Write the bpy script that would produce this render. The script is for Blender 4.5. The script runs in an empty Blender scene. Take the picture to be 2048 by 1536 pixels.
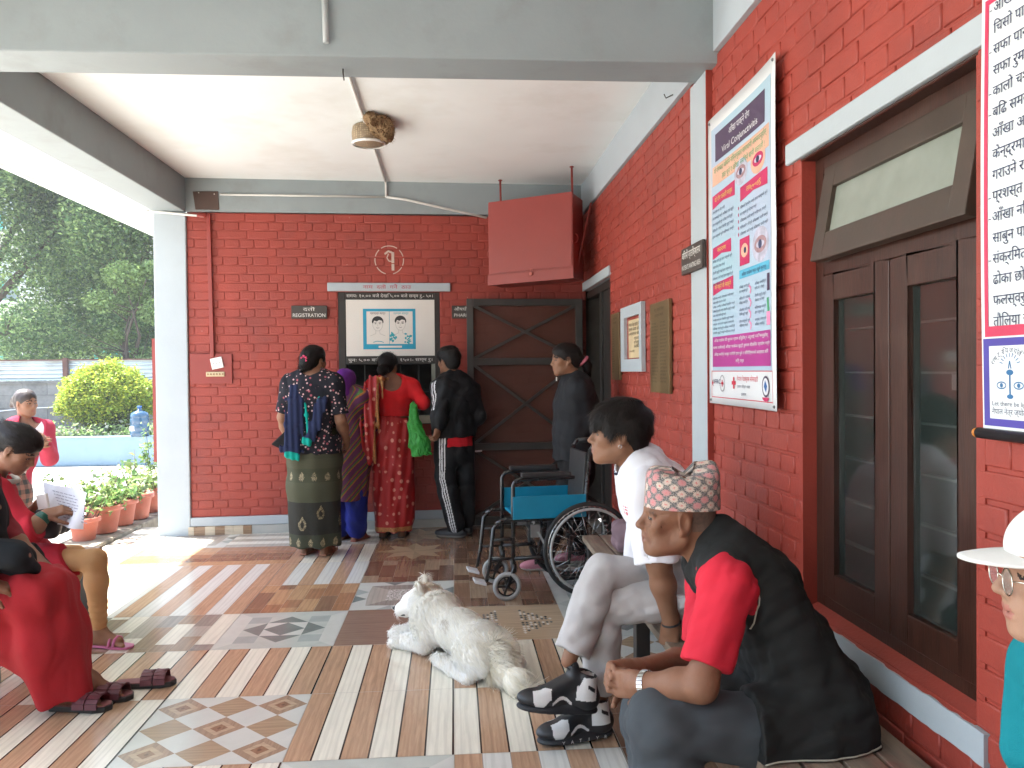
import bpy, bmesh, math, random
import numpy as np
from mathutils import Vector, Matrix
random.seed(7); RNG = np.random.default_rng(7)
S = bpy.context.scene; COL = S.collection
R_ = math.radians; PI = math.pi

# ---------------------------------------------------------------- camera
CAM_H = 1.36; FOC = 1620.0; YAW, PITCH, ROLL = .0718, -.0165, .010
_f = Vector((math.sin(YAW)*math.cos(PITCH), math.cos(YAW)*math.cos(PITCH), math.sin(PITCH)))
_r = _f.cross(Vector((0, 0, 1))).normalized(); _u = _r.cross(_f)
CR = _r*math.cos(ROLL) - _u*math.sin(ROLL); CU = _u*math.cos(ROLL) + _r*math.sin(ROLL); CF = _f
cd = bpy.data.cameras.new('camera'); cam = bpy.data.objects.new('camera', cd); COL.objects.link(cam)
cd.sensor_width = 36; cd.lens = 36*FOC/2048; cd.clip_start = .05; cd.clip_end = 500
mw = Matrix.Identity(4)
for i in range(3):
    mw[i][0] = CR[i]; mw[i][1] = CU[i]; mw[i][2] = -CF[i]
mw[0][3], mw[1][3], mw[2][3] = 0, 0, CAM_H
cam.matrix_world = mw; S.camera = cam

# ---------------------------------------------------------------- daylight
SUN_EL, SUN_AZ = R_(63), R_(-68)          # azimuth measured from +Y towards +X
sdir = Vector((math.sin(SUN_AZ)*math.cos(SUN_EL), math.cos(SUN_AZ)*math.cos(SUN_EL), math.sin(SUN_EL)))
W_ = bpy.data.worlds.new('World'); S.world = W_; W_.use_nodes = True
wt = W_.node_tree; bg = wt.nodes['Background']
sky = wt.nodes.new('ShaderNodeTexSky'); sky.sky_type = 'NISHITA'; sky.sun_disc = False
sky.sun_elevation = SUN_EL; sky.sun_rotation = SUN_AZ % (2*PI); sky.air_density = 1.2; sky.dust_density = 2.5
wt.links.new(sky.outputs[0], bg.inputs[0]); bg.inputs[1].default_value = .15
sl = bpy.data.lights.new('sun', 'SUN'); sl.energy = 4.6; sl.angle = R_(.6); sl.color = (1, .97, .92)
so = bpy.data.objects.new('sun', sl); COL.objects.link(so)
so.rotation_euler = (-sdir).to_track_quat('-Z', 'Y').to_euler()
S.view_settings.view_transform = 'Standard'; S.view_settings.look = 'None'
S.view_settings.exposure = 2.62; S.view_settings.gamma = 1
S.render.engine = 'CYCLES'
S.cycles.use_denoising = True; S.cycles.diffuse_bounces = 6; S.cycles.max_bounces = 10
S.cycles.transparent_max_bounces = 12; S.cycles.caustics_reflective = False; S.cycles.caustics_refractive = False

# ---------------------------------------------------------------- helpers: points, objects
def at(x, y, Y=None, X=None, Z=None):      # a point seen at photo pixel (x, y) at a known depth, wall plane or height
    d = CF + CR*((x-1024)/FOC) - CU*((y-768)/FOC)
    t = Y/d.y if Y is not None else (X/d.x if X is not None else (Z-CAM_H)/d.z)
    return np.array((d.x*t, d.y*t, CAM_H + d.z*t))
def V(*a): return np.array(a, float)
def nrm(v): v = np.asarray(v, float); return v/np.linalg.norm(v)

def thing(name, label, cat, loc=(0, 0, 0), group=None):
    o = bpy.data.objects.new(name, None); COL.objects.link(o); o.empty_display_size = .1
    o.location = loc; tag(o, label, cat, group); return o
def tag(o, label=None, cat=None, group=None, kind=None):
    if label: o['label'] = label
    if cat: o['category'] = cat
    if group: o['group'] = group
    if kind: o['kind'] = kind
    return o
def wloc(o):
    v = V(0, 0, 0)
    while o is not None:
        v = v + np.array(o.location); o = o.parent
    return v
def raw_obj(name, verts, faces, mats, parent=None, mi=None, smooth=False, sharp=None, origin=None):
    """verts in world space; faces list of index lists or an (n,4)/(n,3) array"""
    verts = np.asarray(verts, np.float32).reshape(-1, 3)
    org = wloc(parent) if parent is not None else (np.asarray(origin, float) if origin is not None else V(0, 0, 0))
    verts = verts - org.astype(np.float32)
    me = bpy.data.meshes.new(name)
    if isinstance(faces, np.ndarray):
        n, k = faces.shape
        me.vertices.add(len(verts)); me.vertices.foreach_set('co', verts.ravel())
        me.loops.add(n*k); me.loops.foreach_set('vertex_index', faces.astype(np.int32).ravel())
        me.polygons.add(n); me.polygons.foreach_set('loop_start', np.arange(0, n*k, k, dtype=np.int32))
        me.polygons.foreach_set('loop_total', np.full(n, k, np.int32))
        me.update(calc_edges=True)
    else:
        me.from_pydata(verts.tolist(), [], faces); me.update()
    for m in (mats if isinstance(mats, (list, tuple)) else [mats]): me.materials.append(m)
    if mi is not None: me.polygons.foreach_set('material_index', np.asarray(mi, np.int32))
    if smooth is True: me.polygons.foreach_set('use_smooth', np.ones(len(me.polygons), bool))
    elif smooth is not False: me.polygons.foreach_set('use_smooth', np.asarray(smooth, bool))
    o = bpy.data.objects.new(name, me); COL.objects.link(o)
    if parent is not None: o.parent = parent
    else: o.location = org
    return o

class MB:                                   # mesh builder
    def __init__(s): s.v = []; s.f = []; s.m = []; s.sm = []
    def add(s, vs, fs, m=0, sm=False):
        b = len(s.v); s.v.extend([tuple(map(float, p)) for p in vs])
        for f in fs: s.f.append([i+b for i in f]); s.m.append(m); s.sm.append(sm)
        return s
    def box(s, lo, hi, m=0):
        x0, y0, z0 = lo; x1, y1, z1 = hi
        return s.add([(x0,y0,z0),(x1,y0,z0),(x1,y1,z0),(x0,y1,z0),(x0,y0,z1),(x1,y0,z1),(x1,y1,z1),(x0,y1,z1)],
                     [(0,3,2,1),(4,5,6,7),(0,1,5,4),(1,2,6,5),(2,3,7,6),(3,0,4,7)], m)
    def obox(s, c, ax, m=0):                # ax: three half-axis vectors (right handed)
        c = np.asarray(c, float); a, b, d = [np.asarray(q, float) for q in ax]; vs = []
        for k in (-1, 1):
            for i, j in ((-1,-1),(1,-1),(1,1),(-1,1)): vs.append(c + a*i + b*j + d*k)
        return s.add(vs, [(0,3,2,1),(4,5,6,7),(0,1,5,4),(1,2,6,5),(2,3,7,6),(3,0,4,7)], m)
    def bar(s, p, q, w, h, up=(0, 0, 1), m=0):   # square bar from p to q
        p = np.asarray(p, float); q = np.asarray(q, float); d = q-p; L = np.linalg.norm(d); d = d/L
        up = np.asarray(up, float)
        if abs(d @ up) > .95: up = V(0, 1, 0) if abs(d[1]) < .9 else V(1, 0, 0)
        x = nrm(np.cross(d, up)); z = np.cross(x, d)
        return s.obox((p+q)/2, (x*w/2, d*L/2, z*h/2), m)
    def tube(s, pts, r, n=10, m=0, closed=False, cap=True):
        P = [np.asarray(p, float) for p in pts]; k = len(P)
        rr = r if hasattr(r, '__len__') else [r]*k
        T = []
        for i in range(k):
            a = P[(i-1) % k] if (closed or i > 0) else P[i]; b = P[(i+1) % k] if (closed or i < k-1) else P[i]
            T.append(nrm(b-a))
        up = V(0, 0, 1) if abs(T[0][2]) < .9 else V(1, 0, 0)
        x = nrm(np.cross(T[0], up)); vs = []
        for i in range(k):
            x = nrm(x - T[i]*(x @ T[i])); y = np.cross(T[i], x)
            for j in range(n):
                a = 2*PI*j/n; vs.append(P[i] + (x*math.cos(a) + y*math.sin(a))*rr[i])
        fs = []
        for i in range(k if closed else k-1):
            i2 = (i+1) % k
            for j in range(n):
                j2 = (j+1) % n; fs.append((i*n+j, i*n+j2, i2*n+j2, i2*n+j))
        b = len(s.v); s.add(vs, fs, m, True)
        if cap and not closed:
            s.f.append([b+j for j in range(n)][::-1]); s.m.append(m); s.sm.append(False)
            s.f.append([b+(k-1)*n+j for j in range(n)]); s.m.append(m); s.sm.append(False)
        return s
    def lathe(s, prof, c, axis=(0, 0, 1), n=24, m=0, cap=True, sm=True):   # prof [(r, h)...]
        ax = nrm(axis); x = nrm(np.cross(ax, V(0, 1, 0) if abs(ax[1]) < .9 else V(1, 0, 0))); y = np.cross(ax, x)
        c = np.asarray(c, float); vs = []; fs = []; k = len(prof)
        for r, h in prof:
            for j in range(n):
                a = 2*PI*j/n; vs.append(c + ax*h + (x*math.cos(a) + y*math.sin(a))*r)
        for i in range(k-1):
            for j in range(n):
                j2 = (j+1) % n; fs.append((i*n+j, i*n+j2, (i+1)*n+j2, (i+1)*n+j))
        b = len(s.v); s.add(vs, fs, m, sm)
        if cap:
            s.f.append([b+j for j in range(n)][::-1]); s.m.append(m); s.sm.append(False)
            s.f.append([b+(k-1)*n+j for j in range(n)]); s.m.append(m); s.sm.append(False)
        return s
    def sphere(s, c, r, n=16, m=0):
        r = np.asarray(r if hasattr(r, '__len__') else (r, r, r), float); k = n//2; vs = []; fs = []
        for i in range(k+1):
            t = PI*i/k
            for j in range(n):
                a = 2*PI*j/n; vs.append(np.asarray(c, float) + r*V(math.sin(t)*math.cos(a), math.sin(t)*math.sin(a), math.cos(t)))
        for i in range(k):
            for j in range(n):
                j2 = (j+1) % n; fs.append((i*n+j, (i+1)*n+j, (i+1)*n+j2, i*n+j2))
        return s.add(vs, fs, m, True)
    def prism(s, poly, d, m=0):             # poly: 3D points (planar), extruded by vector d
        P = [np.asarray(p, float) for p in poly]; d = np.asarray(d, float); n = len(P)
        s.add(P + [p+d for p in P], [list(range(n))[::-1], list(range(n, 2*n))] + [(i, (i+1) % n, n+(i+1) % n, n+i) for i in range(n)], m)
        return s
    def build(s, name, mats, parent=None, bevel=0, seg=2, origin=None):
        org = wloc(parent) if parent is not None else (np.asarray(origin, float) if origin is not None else V(0, 0, 0))
        o = raw_obj(name, s.v, s.f, mats, parent, s.m, s.sm, origin=org)
        if bevel > 0:
            bm = bmesh.new(); bm.from_mesh(o.data)
            bmesh.ops.remove_doubles(bm, verts=bm.verts, dist=1e-6)
            bmesh.ops.recalc_face_normals(bm, faces=bm.faces)
            es = [e for e in bm.edges if len(e.link_faces) == 2 and e.calc_face_angle(0) > .7 and not (e.link_faces[0].smooth and e.link_faces[1].smooth)]
            bmesh.ops.bevel(bm, geom=es, offset=bevel, segments=seg, affect='EDGES', profile=.6, clamp_overlap=True)
            bm.to_mesh(o.data); bm.free()
        return o

# ---------------------------------------------------------------- materials
class NT:
    def __init__(s, name):
        s.m = bpy.data.materials.new(name); s.m.use_nodes = True; s.t = s.m.node_tree
        s.b = s.t.nodes['Principled BSDF']; s.tc = None; s.out = s.t.nodes['Material Output']
    def n(s, t, **kw):
        q = s.t.nodes.new(t)
        for k, v in kw.items(): setattr(q, k, v)
        return q
    def ln(s, a, b): s.t.links.new(a, b)
    def co(s, kind='Object', scale=(1, 1, 1), rot=(0, 0, 0), loc=(0, 0, 0)):
        if s.tc is None: s.tc = s.n('ShaderNodeTexCoord')
        mp = s.n('ShaderNodeMapping'); s.ln(s.tc.outputs[kind], mp.inputs[0])
        mp.inputs['Scale'].default_value = scale; mp.inputs['Rotation'].default_value = rot; mp.inputs['Location'].default_value = loc
        return mp.outputs[0]
    def noise(s, scale=5, detail=4, rough=.55, co=None, dist=0):
        q = s.n('ShaderNodeTexNoise'); q.inputs['Scale'].default_value = scale; q.inputs['Detail'].default_value = detail
        q.inputs['Roughness'].default_value = rough; q.inputs['Distortion'].default_value = dist
        s.ln(co if co is not None else s.co(), q.inputs['Vector']); return q.outputs['Fac']
    def vor(s, scale=5, co=None, feature='F1', rnd=1.0, out='Distance'):
        q = s.n('ShaderNodeTexVoronoi', feature=feature); q.inputs['Scale'].default_value = scale
        q.inputs['Randomness'].default_value = rnd
        s.ln(co if co is not None else s.co(), q.inputs['Vector']); return q.outputs[out]
    def wave(s, scale=5, co=None, dist=0, direction='X', profile='SIN', dscale=1):
        q = s.n('ShaderNodeTexWave', bands_direction=direction, wave_profile=profile)
        q.inputs['Scale'].default_value = scale; q.inputs['Distortion'].default_value = dist; q.inputs['Detail Scale'].default_value = dscale
        s.ln(co if co is not None else s.co(), q.inputs['Vector']); return q.outputs['Fac']
    def ramp(s, fac, stops, interp='LINEAR'):
        q = s.n('ShaderNodeValToRGB'); q.color_ramp.interpolation = interp; e = q.color_ramp.elements
        while len(e) < len(stops): e.new(.5)
        for i, (p, c) in enumerate(stops):
            e[i].position = p; e[i].color = (*c, 1) if hasattr(c, '__len__') else (c, c, c, 1)
        s.ln(fac, q.inputs[0]); return q.outputs[0]
    def mix(s, fac, a, b, mode='MIX'):
        q = s.n('ShaderNodeMix', data_type='RGBA', blend_type=mode)
        for i, x in ((0, fac), (6, a), (7, b)):
            if hasattr(x, 'is_linked'): s.ln(x, q.inputs[i])
            elif i == 0: q.inputs[0].default_value = x
            else: q.inputs[i].default_value = (*x, 1)
        return q.outputs[2]
    def math(s, op, a, b=0.0, c=None):
        q = s.n('ShaderNodeMath', operation=op)
        for i, x in enumerate((a, b) if c is None else (a, b, c)):
            if hasattr(x, 'is_linked'): s.ln(x, q.inputs[i])
            else: q.inputs[i].default_value = x
        return q.outputs[0]
    def sep(s, co=None):
        q = s.n('ShaderNodeSeparateXYZ'); s.ln(co if co is not None else s.co(), q.inputs[0]); return q.outputs
    def bump(s, h, strength=.3, dist=.01):
        q = s.n('ShaderNodeBump'); q.inputs['Strength'].default_value = strength; q.inputs['Distance'].default_value = dist
        s.ln(h, q.inputs['Height']); s.ln(q.outputs[0], s.b.inputs['Normal'])
    def fin(s, col=None, rough=.6, metal=0, spec=.5, alpha=None, **kw):
        b = s.b
        for k, x in (('Base Color', col), ('Roughness', rough), ('Metallic', metal), ('Specular IOR Level', spec)):
            if x is None: continue
            if hasattr(x, 'is_linked'): s.ln(x, b.inputs[k])
            elif k == 'Base Color': b.inputs[k].default_value = (*x, 1)
            else: b.inputs[k].default_value = x
        for k, x in kw.items(): b.inputs[k.replace('_', ' ')].default_value = x
        return s.m
def lin(*c):                                # sRGB 0-255 -> linear
    return tuple((x/255/12.92 if x/255 <= .04045 else ((x/255+.055)/1.055)**2.4) for x in c)
def M(name, col, rough=.6, metal=0, var=.12, vs=6, bump=0, bs=60, spec=.5, dirt=None, aniso=None):
    t = NT(name); cs = t.co(scale=aniso or (1, 1, 1))
    f = t.noise(vs, 5, .6, cs)
    c = t.mix(t.ramp(f, [(.3, 0.), (.7, 1.)]), tuple(x*(1-var) for x in col), tuple(min(1, x*(1+var)) for x in col))
    if dirt:
        d = t.ramp(t.noise(dirt[1], 6, .65), [(.52, 0.), (.72, 1.)])
        c = t.mix(t.math('MULTIPLY', d, dirt[2] if len(dirt) > 2 else .6), c, dirt[0])
    if bump: t.bump(t.noise(bs, 3, .6, cs), bump, .004)
    rr = t.math('MULTIPLY_ADD', f, .2, rough-.1) if rough > .15 else rough
    return t.fin(c, rr, metal, spec)
# ---------------------------------------------------------------- implicit modelling: smooth unions meshed by surface nets
_C = np.array([(i, j, k) for i in (0, 1) for j in (0, 1) for k in (0, 1)])
_E = [(a, b) for a in range(8) for b in range(a+1, 8) if np.abs(_C[a]-_C[b]).sum() == 1]
def surface_nets(G, lo, res):
    nx, ny, nz = G.shape; I = G < 0
    cnt = np.zeros((nx-1, ny-1, nz-1), np.int8)
    for c in _C: cnt += I[c[0]:nx-1+c[0], c[1]:ny-1+c[1], c[2]:nz-1+c[2]]
    act = np.argwhere((cnt > 0) & (cnt < 8))
    if len(act) == 0: return np.zeros((0, 3)), np.zeros((0, 4), int)
    vals = np.stack([G[act[:, 0]+c[0], act[:, 1]+c[1], act[:, 2]+c[2]] for c in _C], 1)
    acc = np.zeros((len(act), 3)); num = np.zeros(len(act))
    for a, b in _E:
        va, vb = vals[:, a], vals[:, b]; m = (va < 0) != (vb < 0)
        t = np.where(m, va/np.where(m, va-vb, 1), 0)
        acc += m[:, None]*(_C[a] + (_C[b]-_C[a])*t[:, None]); num += m
    P = (act + acc/num[:, None])*res + lo
    sy, sz = (ny-1)*(nz-1), (nz-1)
    flat = act[:, 0]*sy + act[:, 1]*sz + act[:, 2]
    def idx(i, j, k):
        return np.searchsorted(flat, i*sy + j*sz + k)
    Q = []
    for ax in range(3):
        sl = [slice(1, n-1) for n in (nx, ny, nz)]; sl[ax] = slice(0, (nx, ny, nz)[ax]-1)
        s2 = list(sl); s2[ax] = slice(1, (nx, ny, nz)[ax])
        A = I[tuple(sl)]; Bq = I[tuple(s2)]; e = np.argwhere(A != Bq)
        if len(e) == 0: continue
        off = np.array([1, 1, 1]); off[ax] = 0; e = e + off
        inside = I[e[:, 0], e[:, 1], e[:, 2]]
        u, w = [(1, 2), (2, 0), (0, 1)][ax]
        q = []
        for du, dw in ((-1, -1), (0, -1), (0, 0), (-1, 0)):
            c = e.copy(); c[:, u] += du; c[:, w] += dw; q.append(idx(c[:, 0], c[:, 1], c[:, 2]))
        q = np.stack(q, 1); q[~inside] = q[~inside][:, ::-1]; Q.append(q)
    return P, np.concatenate(Q)

def frame(f, u=(0, 0, 1)):                  # columns: side (left), forward, up
    f = nrm(f); u = np.asarray(u, float); s = nrm(np.cross(u, f)); return np.stack([s, f, np.cross(f, s)], 1)

class Sdf:
    def __init__(s, res=.006): s.res = res; s.ops = []; s.lo = V(9e9, 9e9, 9e9); s.hi = -s.lo
    def _op(s, fn, lo, hi, k, mode):
        if mode == 'add': s.lo = np.minimum(s.lo, lo); s.hi = np.maximum(s.hi, hi)
        s.ops.append((fn, lo, hi, k, mode)); return s
    def cap(s, a, b, ra, rb=None, k=.015, mode='add'):
        a = np.asarray(a, float); b = np.asarray(b, float); rb = ra if rb is None else rb
        def fn(P):
            d = b-a; L = max(d @ d, 1e-9); t = np.clip(((P-a) @ d)/L, 0, 1)
            return np.linalg.norm(P - a - t[..., None]*d, axis=-1) - (ra + (rb-ra)*t)
        r = max(ra, rb); return s._op(fn, np.minimum(a, b)-r, np.maximum(a, b)+r, k, mode)
    def chain(s, pts, rs, k=.015, mode='add'):
        for i in range(len(pts)-1): s.cap(pts[i], pts[i+1], rs[i], rs[i+1], k, mode)
        return s
    def ell(s, c, r, R=None, k=.015, mode='add'):
        c = np.asarray(c, float); r = np.asarray(r if hasattr(r, '__len__') else (r, r, r), float)
        R = np.eye(3) if R is None else np.asarray(R)
        def fn(P):
            q = (P-c) @ R; n0 = np.linalg.norm(q/r, axis=-1); n1 = np.linalg.norm(q/(r*r), axis=-1)
            return n0*(n0-1)/np.maximum(n1, 1e-6)
        e = np.sqrt(((R*r)**2).sum(1)); return s._op(fn, c-e, c+e, k, mode)
    def box(s, c, h, R=None, rd=.01, k=.01, mode='add'):
        c = np.asarray(c, float); h = np.asarray(h, float); R = np.eye(3) if R is None else np.asarray(R)
        def fn(P):
            q = np.abs((P-c) @ R) - (h-rd); return np.linalg.norm(np.maximum(q, 0), axis=-1) + np.minimum(q.max(-1), 0) - rd
        e = (np.abs(R)*h).sum(1); return s._op(fn, c-e, c+e, k, mode)
    def loft(s, pts, w, d, side, k=.02, mode='add'):    # elliptical sections: half width w along side, half depth d
        pts = [np.asarray(p, float) for p in pts]
        for i in range(len(pts)-1):
            a, b = pts[i], pts[i+1]; w0, w1, d0, d1 = w[i], w[i+1], d[i], d[i+1]
            sd = np.asarray(side[i] if isinstance(side, list) else side, float)
            T = nrm(b-a); sx = nrm(sd - T*(sd @ T)); fx = np.cross(T, sx); L = np.linalg.norm(b-a)
            def fn(P, a=a, T=T, sx=sx, fx=fx, L=L, w0=w0, w1=w1, d0=d0, d1=d1):
                q = P-a; h = q @ T; t = np.clip(h/L, 0, 1); o = h - t*L
                ww = w0+(w1-w0)*t; dd = d0+(d1-d0)*t; mn = np.minimum(ww, dd)
                n = np.sqrt((q @ sx/ww)**2 + (q @ fx/dd)**2 + (o/mn)**2); return (n-1)*mn
            r = max(w0, w1, d0, d1); s._op(fn, np.minimum(a, b)-r, np.maximum(a, b)+r, k, mode)
        return s
    def cut(s, p, n):                       # remove everything on the +n side of the plane
        p = np.asarray(p, float); n = nrm(n)
        s.ops.append((lambda P: -((P-p) @ n), None, None, 0, 'cut')); return s
    def cutbox(s, p, n, lo, hi):            # the same inside a box only
        p = np.asarray(p, float); n = nrm(n)
        s.ops.append((lambda P: -((P-p) @ n), np.asarray(lo, float), np.asarray(hi, float), 0, 'cut')); return s
    def disp(s, fn, lo=None, hi=None): s.ops.append((fn, lo, hi, 0, 'disp')); return s
    def folds(s, amp=.004, freq=40, dirv=(0, 0, 1), seed=0, lo=None, hi=None, stretch=.25):
        rg = np.random.default_rng(seed); dv = nrm(dirv); freq = freq*(2.1 if freq < 45 else 1.3)
        ks = []
        for i in range(7):
            r = rg.normal(size=3); r -= dv*(r @ dv)*(1-stretch); ks.append((nrm(r)*freq*rg.uniform(.5, 1.5), rg.uniform(0, 6.28), rg.uniform(.5, 1)))
        def fn(P):
            q = P + .02*np.sin(P[..., ::-1]*17+seed); o = 0
            for kk, ph, a in ks: o = o - a*(np.abs(np.sin((q @ kk)*.6 + ph))-.62)
            return o*amp/1.5
        return s.disp(fn, lo, hi)
    def mesh(s, pad=.03):
        res = s.res; lo = s.lo-pad; hi = s.hi+pad
        n = np.ceil((hi-lo)/res).astype(int)+2
        G = np.full(n, 9.0, np.float32); s.glo = lo
        def sub(l, h, mg):
            if l is None: return [slice(0, k) for k in n]
            i0 = np.clip(np.floor((l-mg-lo)/res).astype(int), 0, n); i1 = np.clip(np.ceil((h+mg-lo)/res).astype(int)+1, 0, n)
            return [slice(a, b) for a, b in zip(i0, i1)]
        def pts(sl):
            ax = [lo[i] + res*np.arange(sl[i].start, sl[i].stop) for i in range(3)]
            return np.stack(np.meshgrid(*ax, indexing='ij'), -1)
        for fn, l, h, k, mode in s.ops:
            sl = tuple(sub(l, h, k+2.5*res))
            if any(q.stop <= q.start for q in sl): continue
            A = G[sl]
            if mode == 'disp':
                msk = np.abs(A) < .05
                if not msk.any(): continue
                id_ = np.argwhere(msk); P = lo + res*(id_ + np.array([q.start for q in sl])); A[msk] += fn(P).astype(np.float32); continue
            if mode == 'cut':
                msk = A < 3*res
                id_ = np.argwhere(msk)
                if len(id_) == 0: continue
                P = lo + res*(id_ + np.array([q.start for q in sl])); A[msk] = np.maximum(A[msk], -fn(P)); continue
            D = fn(pts(sl)).astype(np.float32)
            if mode == 'add':
                if k > 0:
                    hh = np.maximum(k-np.abs(A-D), 0)/k; A[...] = np.minimum(A, D) - hh*hh*k*.25
                else: np.minimum(A, D, out=A)
            elif mode == 'sub':
                if k > 0:
                    hh = np.maximum(k-np.abs(A+D), 0)/k; A[...] = np.maximum(A, -D) + hh*hh*k*.25
                else: np.maximum(A, -D, out=A)
            elif mode == 'int': np.maximum(A, D, out=A)
        return surface_nets(G, lo, res)
    def build(s, name, mats, parent=None, paint=None, smooth_it=1, origin=None, one=False):
        P, Q = s.mesh()
        if one:                             # keep the largest connected piece
            lab = np.arange(len(P))
            for _ in range(60):
                m = lab[Q].min(1); l2 = lab.copy()
                for i in range(4): np.minimum.at(l2, Q[:, i], m)
                l2 = l2[l2]; l2 = l2[l2]
                if (l2 == lab).all(): break
                lab = l2
            u, c = np.unique(lab, return_counts=True); keep = lab == u[c.argmax()]; Q = Q[keep[Q[:, 0]]]
            ix = np.cumsum(keep)-1; P = P[keep]; Q = ix[Q]
        for _ in range(smooth_it):          # light Laplacian pass
            acc = np.zeros_like(P); c = np.zeros(len(P))
            for a, b in ((0, 1), (1, 2), (2, 3), (3, 0)):
                np.add.at(acc, Q[:, a], P[Q[:, b]]); np.add.at(acc, Q[:, b], P[Q[:, a]])
                np.add.at(c, Q[:, a], 1); np.add.at(c, Q[:, b], 1)
            P = P*.5 + .5*acc/np.maximum(c, 1)[:, None]
        mi = None
        if paint is not None: mi = paint(P[Q].mean(1))
        s.P, s.Q = P, Q
        return raw_obj(name, P, Q, mats, parent, mi, True, origin=origin)

def normals(P, Q):
    n = np.cross(P[Q[:, 2]]-P[Q[:, 0]], P[Q[:, 3]]-P[Q[:, 1]]); a = np.linalg.norm(n, axis=1)
    return n/np.maximum(a, 1e-12)[:, None], a/2
def blades(P, Q, count, length, width, dirfn, mask=None, seed=0, segs=2, lift=.5, mats=2, curl=.3):
    """thin tapering strands rooted on a surface; dirfn(points) gives the comb direction"""
    rg = np.random.default_rng(seed); N, A = normals(P, Q); C = P[Q].mean(1)
    if mask is not None: A = A*mask(C)
    sel = rg.choice(len(Q), count, p=A/A.sum()); w = rg.dirichlet((1, 1, 1, 1), count)
    root = (P[Q[sel]]*w[..., None]).sum(1); nn = N[sel]; d = dirfn(root)
    d = d + rg.normal(scale=.22, size=d.shape); d = d - nn*(d*nn).sum(1)[:, None]; d /= np.maximum(np.linalg.norm(d, axis=1), 1e-6)[:, None]
    L = (length(root) if callable(length) else length)*rg.uniform(.6, 1.25, count)
    sd = np.cross(nn, d); vs = []; 
    for i in range(segs+1):
        t = i/segs; h = lift*(t - curl*t*t)
        c = root - nn*.002 + d*(L*t)[:, None]*math.sqrt(max(0, 1-lift*lift*.5)) + nn*(L*h)[:, None]
        ww = width*(1-t)*.5 + width*.06
        vs.append(c-sd*ww); vs.append(c+sd*ww)
    vs = np.stack(vs, 1); k = 2*(segs+1); b = (np.arange(count)*k)[:, None]
    F = np.concatenate([np.stack([b[:, 0]+2*i, b[:, 0]+2*i+1, b[:, 0]+2*i+3, b[:, 0]+2*i+2], 1) for i in range(segs)])
    mi = np.tile(rg.integers(0, mats, count), segs)
    return vs.reshape(-1, 3), F, mi
# ---------------------------------------------------------------- lettering
_tc = {}
def glyphs(body):
    if body not in _tc:
        c = bpy.data.curves.new('tmp', 'FONT'); c.body = body; c.size = 1; c.resolution_u = 3
        o = bpy.data.objects.new('tmp', c); COL.objects.link(o)
        me = bpy.data.meshes.new_from_object(o.evaluated_get(bpy.context.evaluated_depsgraph_get()))
        v = np.array([q.co[:] for q in me.vertices]).reshape(-1, 3); f = [list(p.vertices) for p in me.polygons]
        bpy.data.objects.remove(o); bpy.data.curves.remove(c); bpy.data.meshes.remove(me); _tc[body] = (v, f)
    return _tc[body]
class Plane:                                # a flat sheet: origin, unit u, unit v; n = towards the viewer
    def __init__(s, o, u, v, n=None):
        s.o = np.asarray(o, float); s.u = nrm(u); s.v = nrm(v); s.n = nrm(np.cross(s.u, s.v)) if n is None else nrm(n)
    def p(s, a, b, h=0): return s.o + s.u*a + s.v*b + s.n*h
def letters(mb, pl, items, h=.002, m=0, bend=None):
    """items: (text, u, v, letter height, width or None, align)"""
    for it in items:
        body, u, v, ht = it[:4]; wd = it[4] if len(it) > 4 else None; al = it[5] if len(it) > 5 else 'C'
        gv, gf = glyphs(body)
        if len(gv) == 0: continue
        x0, x1 = gv[:, 0].min(), gv[:, 0].max(); sy = ht/.72; sx = sy if wd is None else wd/(x1-x0)
        off = {'C': -(x0+x1)/2, 'L': -x0, 'R': -x1}[al]
        hh = bend if bend else (lambda a, b: 0)
        mb.add([pl.p(u+(q[0]+off)*sx, v+q[1]*sy, h+hh(u+(q[0]+off)*sx, v+q[1]*sy)) for q in gv], gf, m)
def rect(mb, pl, u0, v0, u1, v1, h=.001, m=0, bend=None, nu=1, nv=1):
    hh = bend if bend else (lambda a, b: 0)
    us = np.linspace(u0, u1, nu+1); vs = np.linspace(v0, v1, nv+1)
    mb.add([pl.p(a, b, h+hh(a, b)) for b in vs for a in us],
           [(j*(nu+1)+i, j*(nu+1)+i+1, (j+1)*(nu+1)+i+1, (j+1)*(nu+1)+i) for j in range(nv) for i in range(nu)], m)
def poly(mb, pl, pts, h=.001, m=0, bend=None):
    hh = bend if bend else (lambda a, b: 0)
    mb.add([pl.p(a, b, h+hh(a, b)) for a, b in pts], [list(range(len(pts)))], m)
def disc(mb, pl, c, ru, rv, h=.001, m=0, n=20, bend=None, a0=0, a1=2*PI):
    full = abs(a1-a0-2*PI) < 1e-6; k = n if full else n+1
    poly(mb, pl, [(c[0]+ru*math.cos(a0+(a1-a0)*i/n), c[1]+rv*math.sin(a0+(a1-a0)*i/n)) for i in range(k)], h, m, bend)
def stroke(mb, pl, pts, w, h=.0015, m=0, bend=None):
    for (a, b), (c, d) in zip(pts[:-1], pts[1:]):
        L = math.hypot(c-a, d-b)
        if L < 1e-9: continue
        nx, ny = -(d-b)/L*w/2, (c-a)/L*w/2
        poly(mb, pl, [(a+nx, b+ny), (a-nx, b-ny), (c-nx, d-ny), (c+nx, d+ny)], h, m, bend)

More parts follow.
